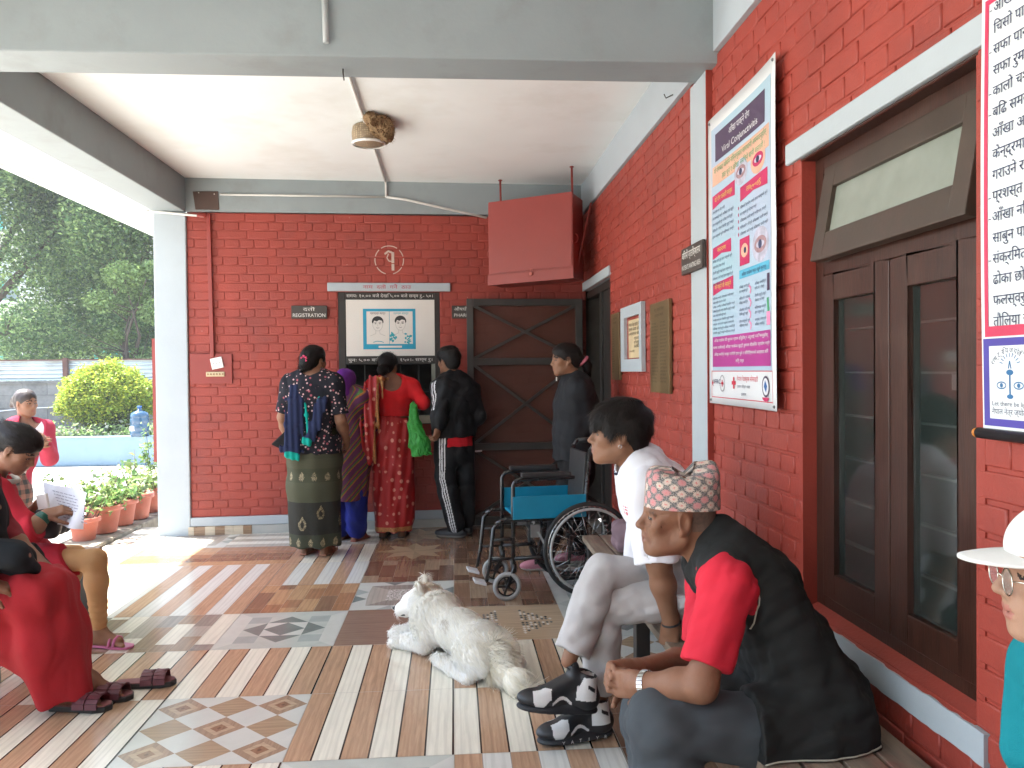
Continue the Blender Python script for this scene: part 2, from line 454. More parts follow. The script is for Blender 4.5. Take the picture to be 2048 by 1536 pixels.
# ---------------------------------------------------------------- materials of the building
RED = M('red_wall_paint', (.285, .040, .026), .55, var=.14, vs=2.2, bump=.45, bs=70, dirt=((.15, .028, .024), 2.6, .5))
_n = RED.node_tree; _b = _n.nodes['Principled BSDF']; t = NT.__new__(NT); t.m, t.t, t.b, t.tc = RED, _n, _b, None; t.out = _n.nodes['Material Output']
_c = _b.inputs['Base Color'].links[0].from_socket      # small flakes where the paint has chipped to pale plaster, and pale scuffs
_ch = t.math('MULTIPLY', t.ramp(t.vor(11), [(.035, 1.), (.055, 0.)]), t.ramp(t.noise(1.7, 3), [(.50, 0.), (.58, 1.)]))
_sc = t.math('MULTIPLY', t.ramp(t.noise(26, 6, .75, t.co(scale=(1, 1, 3))), [(.63, 0.), (.74, 1.)]), .30)
_n.links.new(t.mix(t.math('MULTIPLY', _ch, .8), t.mix(_sc, _c, (.36, .10, .08)), (.42, .28, .24)), _b.inputs['Base Color'])
REDM = M('red_gloss_paint', (.25, .032, .024), .42, var=.06, bump=.1, bs=30)
GREY = M('grey_beam_paint', (.255, .295, .305), .6, var=.07, vs=2, bump=.2, bs=40, dirt=((.18, .19, .18), 2.1, .55))
GREYB = M('pale_blue_grey_paint', (.38, .43, .465), .6, var=.05, vs=2.5, bump=.2, bs=50, dirt=((.35, .38, .4), 3, .4))
WHITE = M('white_ceiling_paint', (.77, .82, .82), .7, var=.03, vs=1.5, bump=.12, bs=25, dirt=((.55, .55, .50), 1.3, .4))
WHITEP = M('white_plastic', (.75, .75, .73), .4, var=.03)
BROWN = M('dark_brown_varnished_wood', (.040, .015, .010), .34, var=.35, vs=14, aniso=(6, 6, .6), bump=.15, bs=30, spec=.35, dirt=((.075, .042, .03), 5, .45))
TRANS = M('brown_painted_wood', (.05, .034, .025), .45, var=.2, vs=9, bump=.1, dirt=((.10, .05, .04), 4, .5))
BLACKW = M('black_painted_wood', (.02, .017, .015), .5, var=.3, vs=8, bump=.1)
IRON = M('dark_grey_iron_paint', (.035, .033, .030), .45, var=.25, vs=9, bump=.08)
IRONL = M('grey_green_iron_paint', (.10, .105, .09), .45, var=.2, vs=9)
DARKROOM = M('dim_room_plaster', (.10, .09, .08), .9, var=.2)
TILEG = M('grey_skirting_tile', (.38, .385, .36), .35, var=.08)
WTILE1 = M('brown_wood_tile', (.27, .17, .10), .3, var=.25, vs=7, aniso=(1, 1, 12))
WTILE2 = M('pale_wood_tile', (.52, .44, .33), .3, var=.15, vs=7, aniso=(1, 1, 12))
t = NT('window_glass'); t.b.inputs['Alpha'].default_value = .5
GLASS = t.fin((.030, .042, .039), .07, 0, 1.0, IOR=2.0)
t = NT('frosted_transom_glass'); GLASSF = t.fin(t.mix(t.noise(9, 5), (.17, .19, .16), (.27, .30, .26)), .22, 0, .6)

# ---------------------------------------------------------------- brick work
def brickwork(mp, u0, u1, v0, v1, holes, c=.0735, st=.245, parity=0, seed=1, depth=.007):
    rg = random.Random(seed); V_, F_, SM = [], [], []
    rows = int(round((v1-v0)/c)); c = (v1-v0)/rows; j = .0056
    def brick(a, b, z0, z1):
        if b-a < .012: return
        e = [rg.uniform(-.0022, .0022) for _ in range(6)]; out = rg.uniform(-.0018, .0016)
        a += j+e[0]; b -= j+e[1]; z0 += j+e[2]*.6; z1 -= j+e[3]*.6
        if b-a < .006: return
        k = len(V_); q = .0045
        for ins, n in ((0, -depth), (0.0, out-q), (q*.35, out-q*.3), (q, out)):
            i2 = min(ins, (b-a)*.4)
            for uu, vv in ((a+i2, z0+ins), (b-i2, z0+ins), (b-i2, z1-ins), (a+i2, z1-ins)): V_.append(mp(uu, vv, n))
        for r in range(3):
            for i in range(4):
                i2 = (i+1) % 4; F_.append((k+4*r+i, k+4*r+i2, k+4*r+4+i2, k+4*r+4+i)); SM.append(True)
        F_.append((k+12, k+13, k+14, k+15)); SM.append(False)
    for r in range(rows):
        z0, z1 = v0+r*c, v0+(r+1)*c; hd = (r+parity) % 2
        w = st/2 if hd else st; x = u0 - (st*.25 if hd else 0) - rg.uniform(0, .01)
        while x < u1:
            wv = w*rg.uniform(.975, 1.025); segs = [(max(x, u0), min(x+wv, u1))]
            for h0, h1, g0, g1 in holes:
                if z1 > g0+.01 and z0 < g1-.01:
                    ns = []
                    for a, b in segs:
                        if b <= h0 or a >= h1: ns.append((a, b)); continue
                        if a < h0: ns.append((a, h0))
                        if b > h1: ns.append((h1, b))
                    segs = ns
            for a, b in segs: brick(a, b, z0, z1)
            x += wv
    # painted mortar bed behind the bricks, with the same openings
    us = sorted({u0, u1, *[x for h in holes for x in h[:2]]}); vs = sorted({v0, v1, *[x for h in holes for x in h[2:]]})
    us = [x for x in us if u0 <= x <= u1]; vs = [x for x in vs if v0 <= x <= v1]
    for a, b in zip(us[:-1], us[1:]):
        for g, h in zip(vs[:-1], vs[1:]):
            if any(h0 <= (a+b)/2 <= h1 and g0 <= (g+h)/2 <= g1 for h0, h1, g0, g1 in holes): continue
            k = len(V_); V_.extend([mp(a, g, -.0058), mp(b, g, -.0058), mp(b, h, -.0058), mp(a, h, -.0058)]); F_.append((k, k+1, k+2, k+3)); SM.append(False)
    return V_, F_, SM

ZC, ZB = 3.0, 2.715                         # ceiling and beam soffit
XL0, XL1 = -2.485, -2.222                   # left beam and pillar
XR = 1.18; XF = 1.165                       # near and far stretch of the side wall
def yb(x): return 6.98 + .055*(x+2.35)
def bwm(u, v, n): return (u+n*.055, yb(u)-n, v)
BLD = thing('clinic_building', 'red painted brick clinic building with grey beams and a tiled open porch', 'building', (0, 7, 0))

WIN = (-.985, -.115, .93, 2.05)
v, f, sm = brickwork(bwm, XL1+.004, XF+.02, .147, ZB, [WIN], parity=0, seed=3)
REAR = raw_obj('rear_wall', v, f, RED, BLD, smooth=sm)
# side wall: far stretch with the doorway, near stretch with the window
DOOR = (5.955, 7.3, -.05, 2.055)
wm = lambda X: (lambda u, v, n: (X-n, u, v))
def flip(F): return [tuple(q[::-1]) for q in F]
v1, f1, s1 = brickwork(wm(XF), 3.86, 7.17, .147, 2.74, [DOOR], parity=1, seed=5)
NW = (1.755, 2.672, .545, 2.058)
v2, f2, s2 = brickwork(wm(XR), -1.6, 3.62, .02, 2.76, [NW], parity=0, seed=8)
k = len(v1)
SIDE = raw_obj('side_wall', v1+v2, flip(f1)+flip([tuple(i+k for i in q) for q in f2]), RED, BLD, smooth=s1+s2)
# solid mass behind the brick faces so that no light leaks
b = MB()
b.box((XL1, 7.3, 0), (-.985, 7.42, 3.2)); b.box((-.115, 7.3, 0), (2.6, 7.42, 3.2)); b.box((-.985, 7.3, 0), (-.115, 7.42, .9)); b.box((-.985, 7.3, 2.06), (-.115, 7.42, 3.2))
b.box((-1.2, 8.9, 0), (.1, 9.0, 3)); b.box((-1.3, 7.42, 0), (-1.2, 9, 3)); b.box((.1, 7.42, 0), (.2, 9, 3)); b.box((-1.2, 7.42, 2.6), (.1, 8.9, 2.7))
b.box((2.5, -1.6, 0), (2.6, 7.3, 3.2)); b.box((XR+.09, -1.6, 0), (XR+.2, NW[0]-.03, 3.2)); b.box((XR+.09, NW[1]+.03, 0), (XR+.2, 5.9, 3.2))
b.box((XR+.09, NW[0]-.03, 0), (XR+.2, NW[1]+.03, .5)); b.box((XR+.09, NW[0]-.03, 2.1), (XR+.2, NW[1]+.03, 3.2)); b.box((XR+.09, 5.9, 2.1), (XR+.2, 7.3, 3.2))
b.box((XR+.2, 7.2, 0), (2.5, 7.3, 3.2)); b.box((XR+.2, -1.6, -.05), (2.5, 7.2, .0)); b.box((XR+.2, -1.6, 2.7), (2.5, 7.2, 2.8)); b.box((XR+.2, -1.65, 0), (2.5, -1.6, 3.2))
b.box((XR+.2, 4.4, 0), (2.5, 4.5, 2.7)); b.box((XR+.2, .4, 0), (2.5, .5, 2.7))
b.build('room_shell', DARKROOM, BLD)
# ceiling, canopy, beams, pillar; roof run on unseen behind the camera to cut light
b = MB(); b.box((XL1-.01, -7, ZC), (XR+.15, 7.4, ZC+.14)); b.build('ceiling', WHITE, BLD)
b = MB(); b.box((-3.32, -7, 2.93), (XL0+.01, 14, 3.06)); b.box((-3.345, -7, 2.905), (-3.32, 14, 3.075)); b.build('canopy', WHITE, BLD, bevel=.006)
b = MB(); b.box((XL0, -7, ZB), (XL1, 7.0, ZC+.1)); b.build('beam', GREY, BLD, bevel=.008)
b = MB(); b.box((XL0, -7.2, -.3), (XR+.2, -7.0, ZC+.14)); b.build('added_end_wall', RED, BLD)  # unseen wall added behind the camera to block light from there
b = MB(); b.box((XR, -7.0, -.3), (XR+.1, -1.6, ZC+.1)); b.build('added_side_wall', RED, BLD)  # unseen stretch added behind the camera to help darken the near wall
b = MB(); b.box((XL1-.002, 3.535, ZB-.003), (XR+.06, 3.785, ZC+.1)); b.build('beam', GREY, BLD, bevel=.008)
b = MB(); b.prism([(XL1-.002, yb(XL1)-.012, ZB+.004), (XF, yb(XF)-.012, ZB+.016), (XF, yb(XF)-.012, ZC+.1), (XL1-.002, yb(XL1)-.012, ZC+.1)], (0, .3, 0)); b.build('beam', GREY, BLD, bevel=.004)
b = MB(); b.box((XF-.018, 3.786, 2.742), (XF+.15, 7.17, ZC+.1)); b.box((XR-.02, -1.6, 2.762), (XR+.15, 3.534, ZC+.1)); b.build('beam', GREYB, BLD, bevel=.004)
b = MB(); b.box((XL0-.002, 6.965, -.03), (XL1+.002, 7.4, ZB-.002)); b.build('pillar', GREYB, BLD, bevel=.01)
b = MB(); b.box((-2.53, 7.02, .62), (-2.49, 7.05, 1.66))
b.build('shutter_edge', REDM, BLD)
b = MB(); b.box((XF-.012, 3.622, .0), (XR+.05, 3.86, ZB-.004)); b.build('pilaster', GREYB, BLD, bevel=.003)
b = MB(); b.box((XF-.0115, 3.6145, .0), (XR+.05, 3.6215, 2.76)); b.build('pilaster_side', RED, BLD)
# skirting along the rear wall
b = MB(); b.prism([(XL1+.002, yb(XL1)-.02, .074), (XF, yb(XF)-.02, .074), (XF, yb(XF)-.02, .147), (XL1+.002, yb(XL1)-.02, .147)], (0, .1, 0)); b.build('skirting', GREYB, BLD, bevel=.004)
b = MB()
xs = [-2.235, -2.19, -2.10, -2.02, -1.94, -1.87, -1.79, -1.72] ; mm = [1, 0, 1, 0, 2, 2, 0]
for i in range(7): b.prism([(xs[i], yb(xs[i])-.034, .001), (xs[i+1]-.001, yb(xs[i+1])-.034, .001), (xs[i+1]-.001, yb(xs[i+1])-.034, .072), (xs[i], yb(xs[i])-.034, .072)], (0, .1, 0), (1, 0, 1, 0, 1, 1, 0)[i])
x = -1.719
while x < 1.1:
    x2 = min(x+.6, 1.1); b.prism([(x, yb(x)-.03, .001), (x2-.002, yb(x2)-.03, .001), (x2-.002, yb(x2)-.03, .072), (x, yb(x)-.03, .072)], (0, .1, 0), 2); x = x2
b.build('skirting_tile', [WTILE1, WTILE2, TILEG], BLD)

# registration window in the rear wall
RW = MB(); y0 = yb(-.55)
def bwp(u, v, off): return V(u, yb(u)-off, v)
BP = Plane((0, yb(0), 0), (1, .055, 0), (0, 0, 1), (0, -1, 0))
def bwbox(mb, u0, u1, v0, v1, o0, o1, m=0):    # slab in front of (o>0) or behind the rear wall face
    P = [bwp(u0, v0, o1), bwp(u1, v0, o1), bwp(u1, v1, o1), bwp(u0, v1, o1)]; mb.prism(P, bwp(u0, v0, o0)-bwp(u0, v0, o1), m)
u0, u1, z0, z1 = WIN
bwbox(RW, u0, u0+.062, z0, z1, -.10, -.008); bwbox(RW, u1-.045, u1, z0, z1, -.10, -.008)
bwbox(RW, u0+.062, u1-.045, 1.985, z1, -.10, -.010); bwbox(RW, u0+.062, u1-.045, 1.428, 1.50, -.10, -.010)
bwbox(RW, u0, u1, z0-.03, z0+.03, -.12, -.004)
WNF = RW.build('counter_window', BLACKW, BLD, bevel=.004)
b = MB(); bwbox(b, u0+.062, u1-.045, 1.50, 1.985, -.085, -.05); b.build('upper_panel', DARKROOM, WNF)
b = MB()
for i in range(1, 5): b.tube([bwp(u0+.06+i*.155, .96, -.06), bwp(u0+.06+i*.155, 1.43, -.06)], .006, 8)
b.tube([bwp(u0+.06, 1.19, -.06), bwp(u1-.04, 1.19, -.06)], .005, 8)
b.build('window_bar', IRON, WNF)
b = MB(); bwbox(b, u1-.078, u1-.046, .96, 1.43, -.09, -.02); b.build('window_stop', M('pale_painted_stop', (.23, .24, .2), .6), WNF)
b = MB(); bwbox(b, u1-.32, u1+.03, z0-.02, z0+.045, -.1, .035); bwbox(b, u0-.0, u1-.33, z0-.02, z0+.02, -.1, .01); b.build('window_sill', M('cream_sill_paint', (.45, .42, .33), .6, bump=.1), WNF)
b = MB(); bwbox(b, -1.07, -.02, 2.056, 2.128, -.05, .022); LINT = b.build('lintel', GREYB, BLD, bevel=.006)
b = MB(); letters(b, BP, [('नाम  दताॆ  गनेॆ  ठाउ', -.565, 2.078, .030, .41)], .0245); b.build('lintel_lettering', M('red_sign_paint', (.42, .012, .03), .6), LINT)
CHALK = M('chalk_white_paint', (.62, .61, .58), .8, var=.1)
b = MB(); letters(b, BP, [('समयः १०.०० बजे देखि ५.०० बजे सम्म रु.- ५०।', -.545, 2.006, .027, .74)], -.0075); b.build('frame_lettering', CHALK, WNF); b = MB()
letters(b, BP, [('पुनः ५.०० बजे पछि रु.- १५०।- सम्म रु।', -.545, 1.452, .027, .72)], -.0075); b.build('frame_lettering', CHALK, WNF)
# painted number in a ring
b = MB(); cu, cv = -.545, 2.326; cc = (ZB-.147)/round((ZB-.147)/.0735)
for i in range(96):
    a0, a1 = 2*PI*i/96, 2*PI*(i+1)/96; vv = cv+.122*math.sin((a0+a1)/2)
    fr = ((vv-.147)/cc) % 1
    if min(fr, 1-fr) < .09: continue
    poly(b, BP, [(cu+r*math.cos(a), cv+r*math.sin(a)) for r, a in ((.118, a0), (.126, a0), (.126, a1), (.118, a1))], .0035)
g = [(-.012, .083), (-.042, .058), (-.036, .045), (-.012, .060)]
poly(b, BP, [(cu+x, cv+z) for x, z in g], .0035)
for (x0, z0_), (x1, z1_), w in (((-.012, .078), (.03, .062), .016), ((-.006, .055), (-.02, .02), .009), ((-.02, .02), (-.004, -.008), .009), ((-.004, -.008), (.026, -.012), .009), ((.031, .068), (.031, -.026), .024), ((.031, -.034), (.031, -.09), .024)):
    stroke(b, BP, [(cu+x0, cv+z0_), (cu+x1, cv+z1_)], w, .0035)
b.build('painted_number', M('cream_number_paint', (.52, .42, .36), .8), BLD)

# far doorway in the side wall
b = MB()
for y in (5.97, 6.5): b.box((XF+.03, y, 0), (XF+.10, y+.07, 2.0))
b.box((XF+.03, 5.97, 1.99), (XF+.10, 7.17, 2.05)); b.box((XF+.05, 6.04, 0), (XF+.075, 6.5, 1.99)); b.build('door_frame', BLACKW, BLD, bevel=.004)
b = MB(); b.box((XF-.014, 5.94, 2.058), (XF+.06, 7.165, 2.132)); b.build('lintel', GREYB, BLD, bevel=.005)
# near window: lintel, sill band, frame, transom, two sashes
b = MB(); b.box((XR-.014, 1.64, 2.066), (XR+.06, 2.775, 2.138)); b.build('lintel', GREYB, BLD, bevel=.006)
b = MB()
pts = []
rg = random.Random(4); n = 40
top = [(2.80 - 1.085*i/n, .537+rg.uniform(-.002, .002)) for i in range(n+1)]; bot = [(2.80 - 1.085*i/n, .462+rg.uniform(-.002, .002)) for i in range(n+1)]
b.prism([(XR-.009, y, z) for y, z in top] + [(XR-.009, y, z) for y, z in bot[::-1]], (.04, 0, 0)); b.build('sill_band', GREYB, BLD)
b = MB(); b.prism([(XR-.004, 1.76, .537), (XR+.07, 1.76, .572), (XR+.07, 1.76, .50), (XR-.004, 1.76, .50)], (0, .91, 0)); b.build('window_sill', RED, BLD)
NF = MB(); X0, X1 = XR+.05, XR+.12
NF.box((X0, 1.74, .545), (X1, 1.80, 2.058)); NF.box((X0, 2.615, .545), (X1, 2.69, 2.058)); NF.box((X0, 1.80, 2.0), (X1, 2.615, 2.058)); NF.box((X0, 1.80, 1.665), (X1, 2.615, 1.73)); NF.box((X0, 1.80, .545), (X1, 2.615, .60))
NF.box((XR+.0, 1.74, 2.0585), (X1+.1, 2.69, 2.0655))
NWF = NF.build('casement_window', BROWN, BLD, bevel=.004)
def sash(y0, y1, z0, z1, st_, bt, tp, name):
    m = MB(); m.box((X0-.008, y0, z0), (X0+.032, y0+st_, z1)); m.box((X0-.008, y1-st_, z0), (X0+.032, y1, z1))
    m.box((X0-.008, y0+st_, z0), (X0+.032, y1-st_, z0+bt)); m.box((X0-.008, y0+st_, z1-tp), (X0+.032, y1-st_, z1))
    o = m.build(name, BROWN, NWF, bevel=.004)
    return o
sash(2.197, 2.613, .603, 1.662, .080, .085, .085, 'sash'); sash(1.803, 2.193, .603, 1.662, .085, .085, .085, 'sash')
b = MB(); b.box((X0+.010, 2.277, .69), (X0+.014, 2.533, 1.577)); b.build('pane', GLASS, NWF)
b = MB(); b.box((X0+.010, 1.888, .69), (X0+.014, 2.108, 1.577)); b.build('pane', GLASS, NWF)
# flat security bars behind the glass and a paper sticker
BARM = M('pale_grey_bar', (.42, .43, .42), .4)
for z in (.78, .92, 1.06, 1.20, 1.34, 1.48):
    b = MB(); b.box((X0+.055, 1.80, z), (X0+.075, 2.615, z+.006)); b.build('security_bar', BARM, NWF)
b = MB(); b.box((X0+.0145, 1.905, 1.30), (X0+.0155, 1.945, 1.34)); b.build('sticker', CHALK, NWF)
# transom sash swung out at the foot
m = MB(); tl = V(X0-.002, 0, 2.015); ang = .17; dn = V(-math.sin(ang), 0, -math.cos(ang)); nn_ = V(math.cos(ang), 0, -math.sin(ang))
def trb(y0, y1, a, c, th0=0, th1=.035):
    P = [tl+dn*a+V(0, y0, 0)+nn_*th0, tl+dn*a+V(0, y1, 0)+nn_*th0, tl+dn*c+V(0, y1, 0)+nn_*th0, tl+dn*c+V(0, y0, 0)+nn_*th0]; return P, nn_*(th1-th0)
for q in ((1.79, 1.855, 0, .31), (2.52, 2.60, 0, .31), (1.855, 2.52, 0, .075), (1.855, 2.52, .225, .31)): m.prism(*trb(*q))
TS = m.build('transom_sash', TRANS, NWF, bevel=.004)
m = MB(); m.prism(*trb(1.855, 2.52, .075, .225, .014, .018)); m.build('transom_pane', GLASSF, NWF)

b = MB(); b.box((XR+.001, NW[1]+.0005, .545), (XR+.09, NW[1]+.03, 2.058)); b.build('window_reveal', RED, BLD); b = MB(); b.box((XR+.001, NW[0]-.03, .545), (XR+.09, NW[0]-.0005, 2.058)); b.build('window_reveal', RED, BLD)
b = MB(); b.box((XF+.001, 5.92, 0), (XF+.1, 5.9545, 2.055)); b.build('door_reveal', RED, BLD)
# screen gate folded back against the rear wall
t = NT('dark_red_fly_screen'); t.b.inputs['Alpha'].default_value = .72
SCREEN = t.fin(t.mix(t.noise(5), (.085, .024, .014), (.125, .034, .018)), .6)
def gp(x, z, o=0): return V(x, yb(x)-.085-o, z)
G = MB(); gx0, gx1, gz0, gz1 = .118, 1.135, .02, 1.985
for a, c, w in (((gx0+.028, gz0), (gx0+.028, gz1), .056), ((gx1-.03, gz0), (gx1-.03, gz1), .06)): G.bar(gp(*a), gp(*c), w, .045, (0, 1, 0))
for z, w in ((gz1-.03, .06), (1.44, .06), (.70, .062), (.055, .07)): G.bar(gp(gx0+.056, z, .001), gp(gx1-.06, z, .001), .04, w, (0, 0, 1))
GT = G.build('screen_gate', IRON, BLD, bevel=.003)
for z0, z1 in ((1.47, 1.925), (.731, 1.41), (.09, .669)):
    for s in (0, 1):
        b = MB(); za, zb = (z0, z1) if s == 0 else (z1, z0)
        b.bar(gp(gx0+.06, za, .006+s*.012), gp(gx1-.06, zb, .006+s*.012), .010, .024, (0, 0, 1)); b.build('brace', IRON, GT)
b = MB(); b.prism([gp(gx0+.05, .06, -.012), gp(gx1-.05, .06, -.012), gp(gx1-.05, 1.94, -.012), gp(gx0+.05, 1.94, -.012)], (0, .001, 0)); b.build('fly_screen', SCREEN, GT)
b = MB(); b.bar(gp(gx0+.058, .665, .02), gp(gx0+.12, .668, .024), .012, .012); b.build('gate_bolt', M('bright_steel', (.5, .5, .5), .3, 1), GT)

# ---------------------------------------------------------------- porch floor: 0.6 m patterned tiles
FM = []; FK = {}
def fm(key, col, rough=.22, grain=0, var=.1, vs=8):
    t = NT('tile_'+key); g = t.co(scale={0: (1, 1, 1), 1: (22, 1.6, 1), 2: (1.6, 22, 1)}[grain]); q = t.noise(vs if grain == 0 else 3.2, 6, .62, g, dist=.6)
    c = t.mix(t.ramp(q, [(.3, 0.), (.7, 1.)]), tuple(x*(1-var) for x in col), tuple(min(1, x*(1+var)) for x in col))
    if grain: c = t.mix(t.math('MULTIPLY', t.ramp(t.wave(1.1, t.co(scale=(10, .8, 1) if grain == 1 else (.8, 10, 1)), 9, 'X' if grain == 1 else 'Y'), [(.55, 0.), (.95, 1.)]), .28), c, tuple(x*.6 for x in col))
    d = t.ramp(t.noise(2.3, 6, .7), [(.45, 0.), (.8, 1.)]); c = t.mix(t.math('MULTIPLY', d, .16), c, tuple(x*.62 for x in col))
    FK[key] = len(FM); FM.append(t.fin(c, t.math('MULTIPLY_ADD', t.noise(3, 5), .14, rough-.10), 0, .75))
fm('cream', (.70, .67, .57), grain=1, var=.08); fm('wood', (.43, .275, .175), grain=1, var=.2); fm('white', (.60, .60, .56), grain=1, var=.04)
fm('line', (.03, .025, .02)); fm('mauve', (.245, .165, .125), grain=2, var=.14); fm('b1', (.16, .088, .056), grain=1, var=.2); fm('b2', (.235, .14, .09), grain=1, var=.2); fm('b3', (.31, .22, .15), grain=1, var=.18)
fm('o1', (.34, .18, .10), grain=1, var=.22); fm('o2', (.44, .27, .15), grain=1, var=.2); fm('o3', (.24, .14, .085), grain=1, var=.2)
fm('pg', (.44, .47, .43), var=.07); fm('dg', (.17, .195, .185), var=.16); fm('mg', (.33, .37, .35), var=.1); fm('lg', (.52, .53, .49), var=.05)
fm('beige', (.42, .315, .21), grain=2, var=.12); fm('tan', (.34, .25, .16), var=.14, grain=2); fm('pebd', (.11, .12, .11), var=.5, vs=60); fm('pebl', (.60, .56, .48), var=.2, vs=40)
fm('greyw', (.27, .245, .215), grain=1, var=.16); fm('palew', (.40, .37, .32), grain=1, var=.1); fm('grout', (.30, .28, .25), rough=.7)
t = NT('tile_damask'); q = t.vor(34, None, 'DISTANCE_TO_EDGE'); w = t.wave(26, None, 14, dscale=2.2)
FK['dam'] = len(FM); FM.append(t.fin(t.mix(t.ramp(t.math('MULTIPLY', w, t.ramp(q, [(.02, 0.), (.12, 1.)])), [(.42, 0.), (.5, 1.)]), (.56, .54, .49), (.17, .155, .14)), .25))
FL = MB(); TS_ = .6; GX, GY = -.013, 4.66
def tile(i, j, kind, xlim=(-2.775, 1.178)):
    ox, oy = GX+i*TS_, GY+j*TS_; g = .0012; rg = random.Random(i*131+j*17+5)
    def add(pts, key):
        P = [(ox+g+p[0]*(TS_-2*g), oy+g+p[1]*(TS_-2*g)) for p in pts]
        P = clip(P, xlim)
        if len(P) >= 3: FL.add([(x, y, 0) for x, y in P], [list(range(len(P)))], FK[key])
    def clip(P, lim):
        for s, L in ((1, lim[0]), (-1, lim[1])):
            o = []
            for a, c in zip(P, P[1:]+P[:1]):
                ia, ic = s*(a[0]-L) >= 0, s*(c[0]-L) >= 0
                if ia: o.append(a)
                if ia != ic: t_ = (L-a[0])/(c[0]-a[0]); o.append((L, a[1]+t_*(c[1]-a[1])))
            P = o
            if len(P) < 3: return []
        o = []                               # rear wall
        for a, c in zip(P, P[1:]+P[:1]):
            fa, fc = yb(a[0])-.02-a[1], yb(c[0])-.02-c[1]
            if fa >= 0: o.append(a)
            if (fa >= 0) != (fc >= 0): t_ = fa/(fa-fc); o.append((a[0]+t_*(c[0]-a[0]), a[1]+t_*(c[1]-a[1])))
        return o
    R4 = lambda a, c, d, e: [(a, c), (d, c), (d, e), (a, e)]
    if kind in ('S', 's', 'Q', 'q'):
        n = 6; ks = ['wood', 'cream'] if kind in 'SQ' else ['cream', 'wood']
        if kind in 'Qq': ks = [x.replace('cream', 'white') for x in ks]
        lw = .011 if kind in 'Ss' else .005
        for a in range(n):
            add(R4(a/n, 0, (a+1)/n-lw, 1), ks[a % 2]); add(R4((a+1)/n-lw, 0, (a+1)/n, 1), 'line' if kind in 'Ss' else 'greyw')
    elif kind == 'P': add(R4(0, 0, 1, 1), 'mauve')
    elif kind in ('B', 'O', 'N'):
        ks = {'B': ['b1', 'b1', 'b2', 'b3', 'b2'], 'O': ['o1', 'o2', 'o3', 'o1', 'b2'], 'N': ['greyw', 'palew', 'greyw', 'b3', 'cream']}[kind]
        n = 6
        for a in range(n):
            y = -rg.uniform(0, .35)
            while y < 1:
                L = rg.choice([.28, .4, .55]); y2 = min(1, y+L)
                if y2 > 0: add(R4(a/n, max(0, y), (a+1)/n-.002, y2-.002), rg.choice(ks))
                y = y2
    elif kind == 'D':
        def tr(pts, k_): add(pts, k_)
        c = .5; r = .13; o = .5
        # square ring of diamonds: pale field split on a 4 x 4 lattice of half diamonds
        L = lambda a, d: (a, d)
        dia = lambda x, y, rx, ry: [(x-rx, y), (x, y-ry), (x+rx, y), (x, y+ry)]
        # bands
        add([(0, 0), (1, 0), (.86, .14), (.14, .14)], 'pg'); add([(0, 1), (.14, .86), (.86, .86), (1, 1)], 'pg'); add([(0, 0), (.14, .14), (.14, .86), (0, 1)], 'lg'); add([(1, 0), (1, 1), (.86, .86), (.86, .14)], 'lg')
        q = .14; w_ = .18
        # 4x4 lattice inside .14-.86
        for a in range(4):
            for d in range(4):
                x0, y0 = q+a*w_, q+d*w_; x1, y1 = x0+w_, y0+w_
                inn = a in (1, 2) and d in (1, 2)
                # diagonal direction so that lattice makes a centre diamond and eight points
                pos = (a < 2) == (d < 2)
                if inn:
                    if pos: t1, t2 = [(x0, y0), (x1, y0), (x0, y1)], [(x1, y0), (x1, y1), (x0, y1)]
                    else: t1, t2 = [(x0, y0), (x1, y0), (x1, y1)], [(x0, y0), (x1, y1), (x0, y1)]
                    mid = (q+2*w_, q+2*w_)
                    for tt in (t1, t2): add(tt, 'dg' if mid in [(round(z[0], 6), round(z[1], 6)) for z in tt] or any(abs(z[0]-mid[0]) < 1e-6 and abs(z[1]-mid[1]) < 1e-6 for z in tt) else 'lg')
                else:
                    if a in (0, 3) and d in (0, 3): add([(x0, y0), (x1, y0), (x1, y1), (x0, y1)], 'mg')
                    else:
                        if a in (0, 3):
                            xo, xi = (x0, x1) if a == 0 else (x1, x0); ym, ye = (y0, y1) if d == 2 else (y1, y0)
                            A_, B_, C_, D_ = (xo, ym), (xi, ym), (xi, ye), (xo, ye)
                        else:
                            yo, yi = (y0, y1) if d == 0 else (y1, y0); xm, xe = (x0, x1) if a == 2 else (x1, x0)
                            A_, B_, C_, D_ = (xm, yo), (xm, yi), (xe, yi), (xe, yo)
                        for tt, k_ in (([A_, B_, C_], 'dg'), ([A_, C_, D_], 'pg')):
                            ar = sum(u[0]*v_[1]-v_[0]*u[1] for u, v_ in zip(tt, tt[1:]+tt[:1])); add(tt if ar > 0 else tt[::-1], k_)
    elif kind == 'G':
        add(R4(.32, .3, .68, .7), 'dam')
        for s in range(4):
            def rot(p):
                x, y = p[0]-.5, p[1]-.5
                for _ in range(s): x, y = -y, x
                return (x+.5, y+.5)
            hw, hh = (.18, .2) if s % 2 == 0 else (.2, .18)
            inn = .3 if s % 2 == 0 else .32
            a0 = .5-hw
            for pts, k_ in (([(0, 0), (.25, 0), (.14, .14)], 'lg'), ([(.25, 0), (.5, 0), (.375, .13)], 'mg'), ([(.5, 0), (.75, 0), (.625, .13)], 'dg'), ([(.75, 0), (1, 0), (.86, .14)], 'lg'), ([(.25, 0), (.375, .13), (.14, .14)], 'lg'), ([(.5, 0), (.625, .13), (.375, .13)], 'lg'), ([(.75, 0), (.86, .14), (.625, .13)], 'lg'),
                            ([(.14, .14), (.375, .13), (.625, .13), (.86, .14), (1-a0, inn), (a0, inn)], 'greyw' if s % 2 == 0 else 'palew')):
                add([rot(p) for p in pts], k_)
    elif kind == 'H':
        st = []
